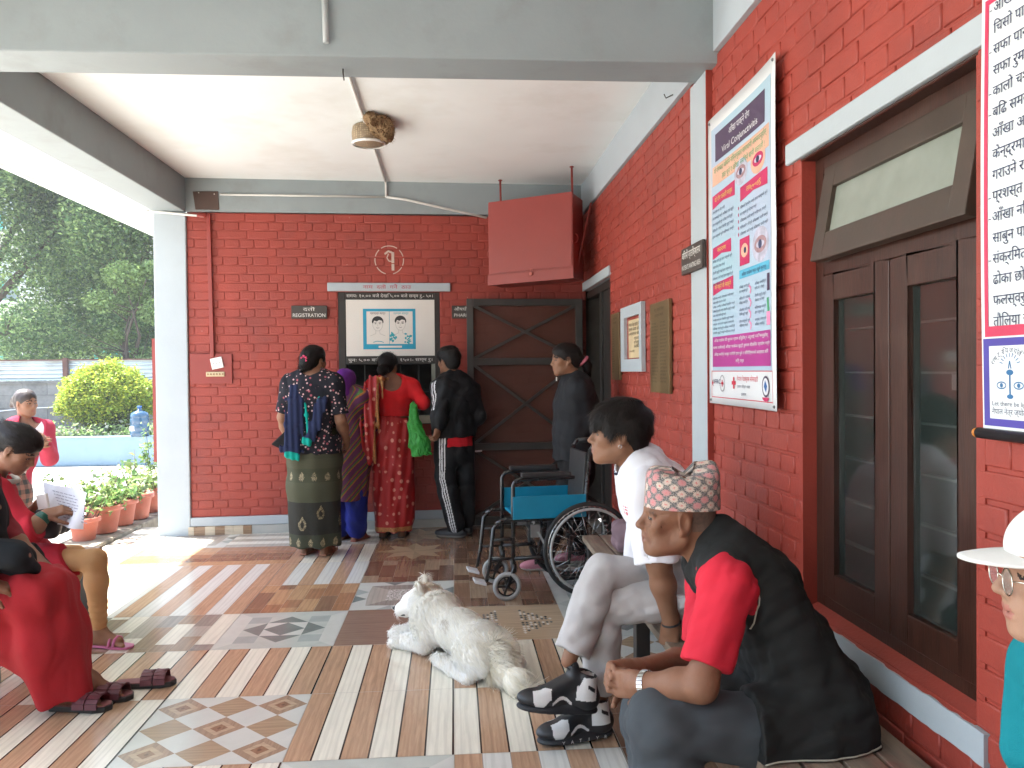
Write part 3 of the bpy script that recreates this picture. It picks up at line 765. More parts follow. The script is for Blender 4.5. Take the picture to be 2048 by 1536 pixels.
        for a in range(16): st.append((.5+(.47 if a % 2 == 0 else .27)*math.cos(PI*a/8), .5+(.47 if a % 2 == 0 else .27)*math.sin(PI*a/8)))
        for a in range(16):
            p, q = st[a], st[(a+1) % 16]; add([(.5, .5), p, q], 'beige' if a % 4 else 'tan')
        import itertools
        cor = [(1, .5), (1, 1), (.5, 1), (0, 1), (0, .5), (0, 0), (.5, 0), (1, 0)]
        for a in range(8): add([st[2*a], cor[a], cor[(a+1) % 8], st[(2*a+2) % 16], st[2*a+1]], 'o3' if a % 2 else 'b2')
    elif kind == 'F':
        add(R4(0, 0, 1, 1), 'beige')
    elif kind == 'W':
        d = .5
        bg_ = ['lg', 'greyw', 'pg', 'palew']
        n = 3
        for a in range(-1, n+1):
            for c in range(-1, n+1):
                for off in (0, 1):
                    cx_, cy_ = (a+.5+off*.5)/n, (c+.5+off*.5)/n; rr = .5/n
                    dm = lambda s_: [(cx_-rr*s_, cy_), (cx_, cy_-rr*s_), (cx_+rr*s_, cy_), (cx_, cy_+rr*s_)]
                    key = (a*2+off + 3*c) % 3
                    def cl(P):
                        for ax in (0, 1):
                            for sg, L in ((1, 0), (-1, 1)):
                                o = []
                                for p, q in zip(P, P[1:]+P[:1]):
                                    ia, ic = sg*(p[ax]-L) >= 0, sg*(q[ax]-L) >= 0
                                    if ia: o.append(p)
                                    if ia != ic: t_ = (L-p[ax])/(q[ax]-p[ax]); o.append(tuple(p[z]+t_*(q[z]-p[z]) for z in (0, 1)))
                                P = o
                                if len(P) < 3: return []
                        return P
                    if off == 0 and (a+c) % 2 == 0:
                        for s0, s1, k_ in ((1, .62, 'b3'), (.62, .34, 'beige'), (.34, 0.1, 'o3')):
                            o1, o2 = dm(s0), dm(s1)
                            for z in range(4): add(cl([o1[z], o1[(z+1) % 4], o2[(z+1) % 4], o2[z]]) or [(0, 0)], k_)
                        add(cl(dm(.1)) or [(0, 0)], 'b1')
                    else: add(cl(dm(1)) or [(0, 0)], 'lg' if off else 'tan')
    elif kind == 'K':
        for a in range(5): add(R4(0, a/5, 1, (a+1)/5-.004), ['o1', 'o2', 'o3', 'o1', 'b3'][(a+rg.randint(0, 3)) % 5])
    elif kind == 'C':
        for a in range(6): add(R4(0, a/6, 1, (a+1)/6-.004), 'cream' if a % 2 else 'palew')
    else: add(R4(0, 0, 1, 1), 'lg')
LAY = {2: {0: 'F', 1: 'D', 2: 'S'}}
rows = {4: 'CKCKCKBBB', 3: 'KCKKqHNBB', 2: 'CKqqqBBBB', 1: 'QqqqOGBBD', 0: 'NNNNqOGBD'}
# columns from i=-5 to i=2
lay = {4: ['C', 'C', 'C', 'K', 'K', 'K', 'B', 'B'], 3: ['q', 'C', 'G', 'C', 'C', 'H', 'B', 'B'], 2: ['q', 'q', 'K', 'K', 'S', 'H', 'B', 'B'], 1: ['q', 'q', 'q', 'q', 'Q', 'B', 'B', 'D'],
       0: ['q', 'q', 'q', 'q', 'O', 'G', 'B', 'D'], -1: ['N', 'D', 'N', 'N', 'D', 'P', 'F', 'D'], -2: ['s', 's', 's', 's', 's', 'S', 'S', 'W'], -3: ['S', 's', 's', 'S', 'W', 'S', 's', 'B'],
       -4: ['S', 's', 's', 'S', 'S', 'D', 'Q', 'B'], -5: ['S', 's', 'W', 'S', 'S', 'B', 'S', 'B']}
for j in range(-11, 5):
    for i in range(-5, 3):
        rw = lay.get(j); k_ = rw[min(i+6, 7)] if rw else 'SsBPDs'[(i*5+j*3) % 6]
        if k_ == 'F': continue
        tile(i, j, k_)
# fan tile with pebble lozenges
ox, oy = GX+1*0+0*TS_, GY-TS_
def fan(ox, oy):
    FL.add([(ox+.0012, oy+.0012, 0), (ox+TS_-.0012, oy+.0012, 0), (ox+TS_-.0012, oy+TS_-.0012, 0), (ox+.0012, oy+TS_-.0012, 0)], [(0, 1, 2, 3)], FK['beige'])
    rg = random.Random(3)
    for sx in (-1, 1):
        for sy in (-1, 1):
            for a in range(9):
                for c in range(7):
                    x, y = .07+a*.022, .03+c*.033
                    if x/.27+y/.27 > 1: continue
                    cx_, cy_ = ox+.3+sx*x, oy+.3+sy*y; rx, ry = .0105, .016
                    FL.add([(cx_-rx, cy_, .0006), (cx_, cy_-ry, .0006), (cx_+rx, cy_, .0006), (cx_, cy_+ry, .0006)], [(0, 1, 2, 3)], FK['pebl' if (a+c+rg.randint(0, 1)) % 2 else 'pebd'])
fan(GX, GY-TS_)
PF = FL.build('porch_floor', FM); tag(PF, kind='structure')
b = MB(); b.box((-2.775, -7, -.30), (1.3, 7.4, -.0015)); PB = b.build('porch_slab', FM[FK['grout']]); tag(PB, kind='structure')
# ---------------------------------------------------------------- outdoors
t = NT('pale_concrete_ground'); GROUND = t.fin(t.mix(t.ramp(t.noise(.9, 7, .65), [(.35, 0.), (.7, 1.)]), (.42, .40, .36), (.55, .53, .48)), .85)
b = MB(); b.add([(-70, -40, -.31), (40, -40, -.31), (40, 90, -.31), (-70, 90, -.31)], [(0, 1, 2, 3)])
tag(b.build('ground', GROUND), kind='structure')
STONE = M('rough_kerb_stone', (.22, .19, .15), .9, var=.4, vs=12, bump=.8, bs=25, dirt=((.35, .33, .27), 7, .8))
b = MB(); rg = random.Random(2)
y = 4.6; 
def kerb_piece(y, L, i):
    m = MB(); m.box((-3.13+rg.uniform(-.015, .015), y, -.30), (-2.79+rg.uniform(-.012, .006), y+L-.012, .025+rg.uniform(-.01, .008)))
    o = m.build('kerb_stone', STONE, bevel=.014, origin=(-2.95, y+L/2, -.3)); return o
i = 0
while y < 9.4:
    L = rg.uniform(.42, .62); o = kerb_piece(y, L, i); tag(o, 'rough weathered kerb stone under the row of flower pots along the porch edge', 'kerb stone', 'kerb stones along the porch edge'); y += L; i += 1
# planter wall
PBLUE = M('pale_blue_wall_paint', (.17, .25, .31), .7, var=.06, vs=2, bump=.2, dirt=((.12, .18, .22), 1.5, .5))
m = MB(); m.box((-14, 15.3, -.31), (-5.05, 15.6, .22)); m.box((-5.05, 15.3, -.31), (-4.75, 19.5, .22))
pl = m.build('planter_wall', PBLUE, bevel=.02, origin=(-7, 15.4, -.3)); tag(pl, 'low pale blue painted planter wall in front of the round bush', 'planter wall')
SOIL = M('planter_soil', (.10, .075, .05), .95, var=.4, vs=8, bump=.8, bs=20)
m = MB(); m.box((-14, 15.6, -.31), (-5.05, 19.5, .14)); tag(m.build('planter_soil', SOIL), kind='structure')
# concrete boundary wall with a corrugated sheet fence on top
t = NT('grey_concrete_block'); bk = t.n('ShaderNodeTexBrick'); t.ln(t.co('Object', (1, 1, 1), (R_(90), 0, 0)), bk.inputs[0]); bk.inputs['Scale'].default_value = 1.0
bk.inputs['Brick Width'].default_value = .55; bk.inputs['Row Height'].default_value = .30; bk.inputs['Mortar Size'].default_value = .012
bk.inputs['Color1'].default_value = (.20, .195, .18, 1); bk.inputs['Color2'].default_value = (.145, .14, .13, 1); bk.inputs['Mortar'].default_value = (.09, .088, .08, 1)
CONC = t.fin(t.mix(t.ramp(t.noise(2.5, 7, .7), [(.4, 0.), (.7, .8)]), bk.outputs[0], (.30, .29, .26)), .9); t.bump(t.noise(14, 5), .5, .02)
m = MB(); m.box((-40, 19.6, -.31), (6, 19.85, 1.17)); m.box((-40, 19.57, 1.17), (6, 19.88, 1.23))
o = m.build('boundary_wall', CONC, origin=(-10, 19.7, -.3)); tag(o, 'grey concrete block boundary wall behind the round bush', 'wall')
CORR = M('galvanised_corrugated_sheet', (.52, .58, .60), .35, .6, var=.12, vs=1.5, dirt=((.30, .25, .2), 1.2, .5))
F_ = thing('sheet_fence', 'corrugated metal sheet fence standing on top of the concrete wall', 'fence', (-12, 19.7, 1.23))
vs = []; n = 40
for i in range(n+1): 
    z = 1.24 + .48*i/n; o = .02*math.sin(i/n*2*PI*5)
    vs += [(-40, 19.72+o, z), (6, 19.72+o, z)]
raw_obj('sheet_panel', vs, [(2*i, 2*i+1, 2*i+3, 2*i+2) for i in range(n)], CORR, F_, smooth=True)
RUST = M('rusty_brown_post', (.12, .05, .035), .8, var=.3)
for x in (-19, -16.5, -14.05, -11.55, -9.05, -6.55, -4): b = MB(); b.box((x-.05, 19.6, 1.23), (x+.05, 19.69, 1.76)); b.build('fence_post', RUST, F_)
b = MB(); b.box((-40, 19.66, 1.70), (6, 19.69, 1.73)); b.build('fence_rail', RUST, F_)
b = MB(); b.tube([(-14+i*.7, 19.5, .66+.10*math.cos(i*.9)-.02*i) for i in range(10)], .012, 6); CB = b.build('cable', WHITEP, origin=(-10, 19.5, .6)); tag(CB, 'pale cable sagging along the grey concrete wall', 'cable')

# foliage
def leafmat(name, col, tr=.35, var=.35, vs=.8):
    t = NT(name); f = t.noise(vs, 3); oi = t.n('ShaderNodeNewGeometry')
    c = t.mix(oi.outputs['Random Per Island'], tuple(x*(1-var) for x in col), tuple(min(1, x*(1+var)) for x in col))
    t.fin(c, .5, 0, .35)
    tl = t.n('ShaderNodeBsdfTranslucent'); mx = t.n('ShaderNodeMixShader'); mx.inputs[0].default_value = tr
    t.ln(c, tl.inputs[0]); t.ln(t.b.outputs[0], mx.inputs[1]); t.ln(tl.outputs[0], mx.inputs[2]); t.ln(mx.outputs[0], t.out.inputs[0]); return t.m
def leaves(centers, size, rg, aspect=.5, up=.3, cup=True):
    n = len(centers); d = rg.normal(size=(n, 3)); d[:, 2] = d[:, 2]*.6 - .15; d /= np.linalg.norm(d, axis=1)[:, None]
    w = rg.normal(size=(n, 3)); w[:, 2] *= .5; w -= d*(w*d).sum(1)[:, None]; w /= np.linalg.norm(w, axis=1)[:, None]
    s = (size*rg.uniform(.6, 1.3, n))[:, None]; c = centers
    nn = np.cross(d, w)
    v = np.stack([c-d*s*.5, c+w*s*aspect*.5+nn*s*.06, c+d*s*.5-nn*s*.12, c-w*s*aspect*.5+nn*s*.06], 1)
    return v.reshape(-1, 3), np.arange(4*n).reshape(-1, 4)
def crown(name, mats, parent, clumps, per, size, seed, aspect=.55, inner=.0, droop=0):
    rg = np.random.default_rng(seed); C = []
    for (x, y, z, r) in clumps:
        n = int(per*r*r); p = rg.normal(size=(n, 3)); p /= np.linalg.norm(p, axis=1)[:, None]
        rad = r*rg.uniform(inner, 1, n)**.45; p = p*rad[:, None]*np.array([1, 1, .8]) + np.array([x, y, z]); p[:, 2] -= droop*rg.uniform(0, 1, n)**2; C.append(p)
    C = np.concatenate(C); v, f = leaves(C, size, rg, aspect)
    mi = rg.integers(0, len(mats), len(f)); return raw_obj(name, v, f, mats, parent, mi)
BARK = M('grey_brown_bark', (.09, .065, .045), .9, var=.4, vs=6, bump=.8, bs=12, aniso=(3, 3, .5))
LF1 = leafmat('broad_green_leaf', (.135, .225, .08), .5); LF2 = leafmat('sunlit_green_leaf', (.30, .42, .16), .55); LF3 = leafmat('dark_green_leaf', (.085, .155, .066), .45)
def limbs(parent, base, tips, r0, seed, name='trunk'):
    m = MB(); rg = random.Random(seed); base = np.asarray(base, float)
    fork = base + V(rg.uniform(-.2, .2), 0, (tips[0][2]-base[2])*.35)
    m.tube([base, base*.5+fork*.5+V(.06, 0, 0), fork], [r0, r0*.85, r0*.7], 10)
    for t_ in tips:
        t_ = np.asarray(t_, float); mid = fork*.5+t_*.5+V(rg.uniform(-.3, .3), rg.uniform(-.3, .3), rg.uniform(-.2, .3))
        m.tube([fork, mid, t_], [r0*.5, r0*.33, r0*.08], 8)
        for _ in range(3):
            q = mid*.6+t_*.4; e = q+V(rg.uniform(-1, 1), rg.uniform(-1, 1), rg.uniform(.1, .9)); m.tube([q, e], [r0*.14, r0*.03], 6)
    return m.build(name, BARK, parent)
def tree(label, base, h, spread, seed, mats, lean=0, n=16, per=900, size=.2, low=.25, group='trees beyond the concrete wall'):
    T_ = thing('broadleaf_tree', label, 'tree', base, group); rg = random.Random(seed); cl = []
    for i in range(n):
        a = rg.uniform(0, 2*PI); q = rg.uniform(0, 1)**.5*spread; zz = base[2]+h*(low+(1-low)*rg.uniform(0, 1))
        fall = 1-.45*abs((zz-base[2])/h-.6)
        cl.append((base[0]+lean*(zz-base[2])/h+math.cos(a)*q*fall, base[1]+math.sin(a)*q*.6*fall, zz, rg.uniform(.6, 1.15)*spread*.36))
    crown('crown', mats, T_, cl, per, size, seed)
    limbs(T_, base, [c[:3] for c in cl[:6]], .16*h/6, seed); return T_
# ---------------------------------------------------------------- figures
def skin(name, col, lip=None):
    t = NT(name); f = t.noise(9, 5, .6); g = t.noise(60, 3)
    c = t.mix(t.ramp(f, [(.3, 0.), (.75, 1.)]), tuple(x*.86 for x in col), tuple(min(1, x*1.1) for x in (col[0], col[1]*.97, col[2]*.95)))
    t.bump(t.math('MULTIPLY_ADD', t.noise(28, 4, .6, None, .8), 2.0, g), .28, .003); return t.fin(c, .55, 0, .28, Subsurface_Weight=.06, Subsurface_Scale=.01)
def lipmat(name, col): return M(name, (min(1, col[0]*.85), col[1]*.60, col[2]*.62), .42, var=.1)
def cloth(name, col, rough=.85, var=.12, weave=420, bump=.25, fold=.25, spec=.2):
    t = NT(name); w = t.noise(weave, 2); f = t.noise(5, 4)
    c = t.mix(t.ramp(f, [(.3, 0.), (.7, 1.)]), tuple(x*(1-var) for x in col), tuple(min(1, x*(1+var)) for x in col))
    h = t.math('MULTIPLY_ADD', t.noise(16, 3, .5, None, 1.2), fold*6, w); t.bump(h, bump, .004); return t.fin(c, rough, 0, spec)
HAIRB = []
for q in ((.007, .005, .0045), (.013, .0095, .008)):
    HAIRB.append(M('black_hair' if not HAIRB else 'dark_hair', q, .5, var=.3, vs=30, spec=.22))
EYEW = M('eye_white', (.55, .50, .46), .2); EYEB = M('dark_iris', (.012, .008, .006), .12)

def head(s, c, R, k=1.0, ear=1.0, nose=1.0, age=0, jaw=1.0, chin=1.0, neck=None, lips=1.0, cheek=1.0):
    """head: c is the point between the ears at eye height, R columns = left, forward, up"""
    c = np.asarray(c, float); L = lambda x, y, z: c + R @ (V(x, y, z)*k)
    E = lambda p, r, kk=.012, mode='add', RR=None: s.ell(L(*p), V(*r)*k, R if RR is None else RR, kk*k, mode)
    C = lambda a, b, ra, rb=None, kk=.012, mode='add': s.cap(L(*a), L(*b), ra*k, (ra if rb is None else rb)*k, kk*k, mode)
    E((0, -.016, .036), (.074, .094, .079)); E((0, .018, .040), (.064, .064, .062), .03)
    E((0, .022, -.024), (.060, .062, .078), .03)
    E((0, .028, -.068), (.050*jaw, .050, .040), .03)
    for x in (-1, 1):
        C((x*.054*jaw, -.008, -.052), (x*.022*jaw, .062, -.094), .017, .017, .03)       # jaw line
        E((x*.044, .052, -.022*cheek), (.022, .024, .020), .025)                   # cheekbone
    E((0, .071, -.097), (.018*chin, .016, .014), .02)
    C((-.036, .074, .016), (.036, .074, .016), .0115, None, .016)                      # brow ridge
    for x in (-1, 1): E((x*.033, .091, -.002), (.019, .017, .0125), .012, 'sub')       # eye sockets
    for x in (-1, 1): E((x*.032, .0685, -.002), (.0155, .0135, .0125), .006)           # lids
    C((0, .080, .010), (0, .102*1, -.026), .0075, .0095*nose, .012); E((0, .103, -.030), (.0105*nose, .010*nose, .0085), .008)
    for x in (-1, 1): E((x*.0125, .091, -.034), (.0085*nose, .010, .0075), .007)
    for x in (-1, 1): E((x*.006, .099, -.041), (.0035, .004, .003), .003, 'sub')
    E((0, .072, -.058), (.030, .022, .024), .02)                                          # muzzle
    E((0, .088, -.0590), (.022, .0085*lips, .0058), .006); E((0, .0865, -.0715), (.0195, .009*lips, .0066), .006)
    C((-.024, .090, -.0652), (.024, .090, -.0652), .0022, None, .004, 'sub')
    if age:
        for x in (-1, 1):
            C((x*.018, .092, -.036), (x*.034, .074, -.070), .003, .002, .012, 'sub')
            C((x*.020, .087, -.017), (x*.046, .070, -.020), .003, .002, .010, 'sub'); E((x*.084, .028, -.052), (.019, .024, .028), .04, 'sub')
            for z in (.006, -.004, -.013): C((x*.050, .066, z*.8), (x*.068, .036, z*2.2), .0022, .0014, .004, 'sub')
            C((x*.030, .088, -.012), (x*.046, .076, -.014), .0022, .0015, .004, 'sub')
    for x in (-1, 1):                                                                      # ears
        eR = R @ np.array([[1, .35*x, 0], [-.35*x, 1, .12], [0, -.12, 1]]); eR = eR/np.linalg.norm(eR, axis=0)
        E((x*.075, -.012, -.006), (.0085, .019*ear, .032*ear), .006, 'add', eR)
        E((x*.083, -.008, -.004), (.0065, .011*ear, .020*ear), .004, 'sub', eR)
        E((x*.0735, -.004, -.034*ear), (.007, .009, .009), .006)
    if neck is not None:
        n = np.asarray(neck, float); s.cap(L(0, -.030, -.055), n, .050*k, .056*k, .035)
    return L
def eyes(L, R, k, parent, half=.55):
    m = MB()
    for x in (-1, 1):
        
        for p, r, mi in ((V(x*.032, .0705, -.003), V(.0125, .0118, .0050), 0), (V(x*.0325, .0790, -.003), V(.0048, .0038, .0047), 1)):
            b0 = len(m.v); m.sphere((0, 0, 0), 1, 14, mi)
            for i in range(b0, len(m.v)): m.v[i] = tuple(L(*(p + r*np.array(m.v[i]))))
    return m.build('eyes', [EYEW, EYEB], parent)
def face_paint(c, R, k, beard=0, brows=1, hairline=None):
    c = np.asarray(c, float)
    def f(P):
        q = (P-c) @ R/k; x, y, z = q[:, 0], q[:, 1], q[:, 2]; mi = np.zeros(len(P), int)
        mi[(np.abs(x) < .0235-np.abs(z+.0655)*.6) & (y > .077) & (z > -.0775) & (z < -.0545)] = 1
        if brows:
            ax = np.abs(x); zz = .0215 + .004*np.sin((ax-.012)/.042*PI) - .004*(ax > .042)
            mi[(ax > .013) & (ax < .054) & (np.abs(z-zz) < .0042-.00004/np.maximum(ax, .01)*0) & (y > .045)] = 2
        ax = np.abs(np.abs(x)-.032); mi[(ax < .015) & (np.abs(z+.003) < .0036-.13*ax**1.5) & (y > .066)] = 2
        if hairline is not None: mi[hairline(x, y, z)] = 3
        return mi
    return f

def hand(s, wr, d, n, side, k=1.0, curl=(.5, .5, .55, .6), thumb=.5, spread=.06, th_out=.55):
    """wr wrist, d direction of the fingers, n direction the palm faces, side +1: thumb towards cross(d, n)"""
    d = nrm(d); n = nrm(n - d*(np.asarray(n) @ d)); x = np.cross(d, n)*side; K = k
    wr = np.asarray(wr, float); P = lambda a, b, c: wr + (x*a + d*b + n*c)*K
    R = np.stack([x, d, n], 1)
    s.box(P(.002, .048, 0), V(.038, .045, .0135)*K, R, .012*K, .012); s.cap(wr-d*.02*K, P(0, .03, 0), .026*K, .024*K, .02)
    for i, (off, L0, L1, L2, r) in enumerate(((.029, .040, .025, .020, .0092), (.010, .044, .029, .021, .0095), (-.009, .041, .027, .020, .0090), (-.027, .033, .020, .018, .0080))):
        a = 0; p = P(off, .088 - abs(off-.008)*.25, 0); dd = nrm(d + x*spread*(off/.03))
        c = curl[i] if hasattr(curl, '__len__') else curl
        for Lg, ang, rr in ((L0, c*1.25, 1), (L1, c*1.45, .92), (L2, c*.95, .84)):
            a += ang; q = p + (dd*math.cos(a) + n*math.sin(a))*Lg*K; s.cap(p, q, r*K*rr, r*K*rr*.93, .0035); p = q
    p = P(.030, .020, .008); dd = nrm(x*th_out + d*.75 + n*.35)
    for Lg, rr, b in ((.040, .0125, 0), (.031, .0105, thumb*.7), (.025, .0092, thumb*.6)):
        dd = nrm(dd + (-x*.6 + n*.5)*b); q = p + dd*Lg*K; s.cap(p, q, rr*K, rr*K*.92, .006); p = q
    return P
def foot(s, an, toe_dir, k=1.0, up=(0, 0, 1)):
    t_ = nrm(toe_dir); u = nrm(np.asarray(up, float) - t_*(t_ @ np.asarray(up, float))); x = np.cross(t_, u); an = np.asarray(an, float)
    P = lambda a, b, c: an + (x*a + t_*b + u*c)*k
    s.cap(an, P(0, -.03, -.055), .034*k, .028*k, .02); s.cap(P(0, -.02, -.055), P(0, .10, -.062), .030*k, .030*k, .02); s.cap(P(0, .02, -.02), P(0, .10, -.058), .030*k, .022*k, .02)
    for i, o in enumerate((.026, .010, -.004, -.017, -.028)): s.cap(P(o*.8, .10, -.066), P(o*1.1, .155-.012*i, -.070), (.014, .011, .0105, .010, .009)[i]*k, (.012, .009, .0085, .008, .008)[i]*k, .005)
    return P
def limb(s, a, b, c, r, k=.02): s.chain([a, b, c], r, k); return s

def set_attr(o, arr, name='pat'):
    a = o.data.attributes.new(name, 'FLOAT_VECTOR', 'POINT'); a.data.foreach_set('vector', np.asarray(arr, np.float32).ravel())
def pat(t, scale=(1, 1, 1), rot=(0, 0, 0), loc=(0, 0, 0)):
    q = t.n('ShaderNodeAttribute', attribute_name='pat'); mp = t.n('ShaderNodeMapping'); t.ln(q.outputs['Vector'], mp.inputs[0])
    mp.inputs['Scale'].default_value = scale; mp.inputs['Rotation'].default_value = rot; mp.inputs['Location'].default_value = loc; return mp.outputs[0]
def lerp(a, b, t): return np.asarray(a, float)*(1-t) + np.asarray(b, float)*t
class Fig: pass
def torso(s, J, off=0.0, k=.04, w=(.150, .138, .158, .140), d=(.108, .100, .112, .085), lo=0, shoulders=True):
    sp = J.spine; side = J.side; ts = np.linspace(0, 1, len(sp))
    W = [np.interp(t, (0, .35, .75, 1), w)*J.k+off for t in ts]; D = [np.interp(t, (0, .35, .75, 1), d)*J.k+off for t in ts]
    s.loft(sp[lo:], W[lo:], D[lo:], side, k)
    if shoulders:
        for sh in (J.shL, J.shR): s.cap(lerp(J.c7, sh, .25)-V(0, 0, .02), sh, .060*J.k+off, .056*J.k+off, .05)
def arm(s, sh, el, wr, k=1.0, off=0.0, upto=2.0, kk=.025):
    r = [.054*k+off, .041*k+off, .028*k+off]
    s.cap(sh, el if upto >= 1 else lerp(sh, el, upto), r[0], r[1] if upto >= 1 else r[0]+(r[1]-r[0])*upto, kk)
    if upto > 1:
        e = lerp(el, wr, min(1, upto-1)); m = lerp(el, e, .35)
        s.cap(el, m, r[1], .043*k+off, kk); s.cap(m, e, .043*k+off, .043*k+off+(r[2]-.043*k-off)*min(1, upto-1), kk)
def leg(s, hp, kn, an, k=1.0, off=0.0, upto=2.0, kk=.03, loose=0.0):
    s.cap(hp, kn if upto >= 1 else lerp(hp, kn, upto), .082*k+off, .056*k+off+loose*.3, kk)
    if upto > 1:
        m = lerp(kn, an, .3); e = lerp(kn, an, min(1, upto-1))
        s.cap(kn, m, .056*k+off+loose*.3, .057*k+off+loose*.5, kk); s.cap(m, e, .057*k+off+loose*.5, .040*k+off+loose, kk)
def hair_cap(s, L, R, k, th=1.0, front=.055, side_=True, nape=True, part=False):
    E = lambda p, r, kk=.012, mode='add': s.ell(L(*p), V(*r)*k, R, kk*k, mode)
    E((0, -.020, .040), (.081*th, .102*th, .086*th)); E((0, .012, .052), (.0725*th, .080*th, .066*th), .02)
    for x in (-1, 1): E((x*.050, .000, .022), (.028, .045, .040), .02)
    if nape: E((0, -.055, -.018), (.062*th, .055*th, .062*th), .03)
    E((0, .110, -.045+(front-.055)*-.6), (.061, .062, .098), .010, 'sub')
    E((0, .03, -.11), (.085, .075, .075), .012, 'sub')
    for x in (-1, 1): E((x*.080, -.004, -.012), (.020, .022, .030), .006, 'sub')
def person(label, base, group=None): return thing('person', label, 'person', base, group)
# ---------------------------------------------------------------- plants and things outdoors
random.seed(11)
tree('tall broad leafed tree at the far left beyond the concrete wall', (-13.5, 23.5, -.3), 10.5, 4.6, 21, [LF1, LF2, LF3], 1.2, 20, 1700, .125, .22)
tree('dense leafy tree in the middle of the row beyond the concrete wall', (-9.6, 25.5, -.3), 11.5, 4.4, 35, [LF1, LF3, LF1, LF2], .4, 20, 1600, .13, .24)
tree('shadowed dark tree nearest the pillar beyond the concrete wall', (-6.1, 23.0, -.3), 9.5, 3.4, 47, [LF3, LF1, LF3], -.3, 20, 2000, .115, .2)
tree('sunlit pale young tree behind the round golden bush', (-8.6, 21.6, -.3), 4.6, 1.3, 52, [LF2, leafmat('pale_sunlit_leaf', (.16, .24, .07), .5)], .2, 12, 4200, .095, .3)
tree('far green tree filling the gaps behind the other trees', (-11.0, 29.5, -.3), 10.5, 5.2, 77, [LF1, LF3], .2, 20, 900, .17, .15)
BW = M('pale_far_wall_paint', (.55, .57, .55), .8, var=.06); TEALP = M('teal_far_paint', (.05, .42, .36), .6); DKW = M('dark_far_window', (.03, .04, .04), .2)
fb = thing('apartment_house', 'pale far house with teal balconies seen through gaps in the trees', 'house', (-16, 36, -.3))
b = MB(); b.box((-24, 35, -.3), (-7, 44, 9)); b.build('wall', BW, fb)
for z in (1.6, 4.4, 7.2):
    b = MB(); b.box((-24.2, 34.0, z-.12), (-6.8, 35, z)); b.build('balcony_slab', BW, fb)
    for i in range(6): x = -23+i*2.8; b = MB(); b.box((x, 33.98, z), (x+2.2, 34.03, z+.75)); b.build('balcony_panel', TEALP if i % 2 else BW, fb); b = MB(); b.box((x+.3, 34.94, z+.1), (x+1.5, 34.99, z+2.0)); b.build('window', DKW, fb)
# round golden bush: one crown of many upright sprigs
BX = -6.92
BU = thing('round_bush', 'round clipped golden green bush growing in the planter', 'bush', (BX, 16.75, .14)); rg = np.random.default_rng(5)
bc = V(BX, 16.75, .84); n = 2300; d = rg.normal(size=(n, 3)); d[:, 2] = np.abs(d[:, 2])*1.0-.35; d /= np.linalg.norm(d, axis=1)[:, None]
rad = .80*(1+.07*np.sin(d[:, 0]*9+1)*np.sin(d[:, 2]*8)+.05*np.sin(d[:, 1]*13)); cen = bc + d*rad[:, None]*np.array([1.0, .95, .88])*(rg.uniform(.84, 1.04, n)+.05*(rg.uniform(size=n) > .93))[:, None]
C = np.repeat(cen, 22, 0) + rg.normal(scale=.048, size=(n*22, 3)); lv, lf = leaves(C, .062, rg, .5)
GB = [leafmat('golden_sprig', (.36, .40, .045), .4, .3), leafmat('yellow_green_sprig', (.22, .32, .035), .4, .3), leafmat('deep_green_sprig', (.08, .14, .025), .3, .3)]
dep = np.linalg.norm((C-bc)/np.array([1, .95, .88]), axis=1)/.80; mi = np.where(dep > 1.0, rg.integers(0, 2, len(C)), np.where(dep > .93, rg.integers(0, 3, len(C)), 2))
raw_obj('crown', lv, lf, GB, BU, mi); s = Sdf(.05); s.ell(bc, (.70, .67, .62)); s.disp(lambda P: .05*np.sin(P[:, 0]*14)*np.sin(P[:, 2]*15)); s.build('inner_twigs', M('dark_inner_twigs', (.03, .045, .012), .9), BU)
b = MB(); b.tube([(BX, 16.75, .1), (BX, 16.75, .5)], .08, 8); b.build('trunk', BARK, BU)
# low ground cover along the planter, a small grey leafed plant
rgn = np.random.default_rng(9); n = 5200; C = np.stack([rgn.uniform(-12.5, -5.2, n), rgn.uniform(15.65, 16.2, n), .16+np.abs(rgn.normal(scale=.11, size=n))], 1); lv, lf = leaves(C, .085, rgn, .6)
tag(raw_obj('ground_cover', lv, lf, [LF1, LF2, leafmat('grey_leaf', (.25, .27, .2), .3)], None, rgn.integers(0, 3, n)), kind='stuff')
# blue water jug on the planter
t = NT('blue_tinted_plastic'); JB = t.fin((.03, .09, .17), .15, 0, .6, Transmission_Weight=.35); m = MB(); jc = V(-5.80, 15.42, .22)
pr = [(.0, 0), (.155, 0), (.165, .02), (.165, .08), (.157, .10), (.165, .12), (.165, .20), (.157, .22), (.165, .24), (.165, .32), (.157, .34), (.165, .36), (.150, .42), (.10, .455), (.05, .475), (.035, .49), (.035, .53), (.0, .53)]
m.lathe(pr, jc, n=28, cap=False); JG = m.build('water_jug', JB, None, origin=jc); tag(JG, 'large blue plastic water jug standing on the planter wall beside the bush', 'water jug')
m = MB(); m.lathe([(.0, .53), (.04, .53), (.04, .555), (0, .555)], jc, n=18, cap=False); m.build('cap', M('blue_cap', (.02, .1, .4), .4), JG)
m = MB(); m.obox(jc+V(-.06, -.163, .15), (V(.05, .018, 0), V(0, .003, 0), V(0, 0, .045))); m.build('paper_label', WHITEP, JG)
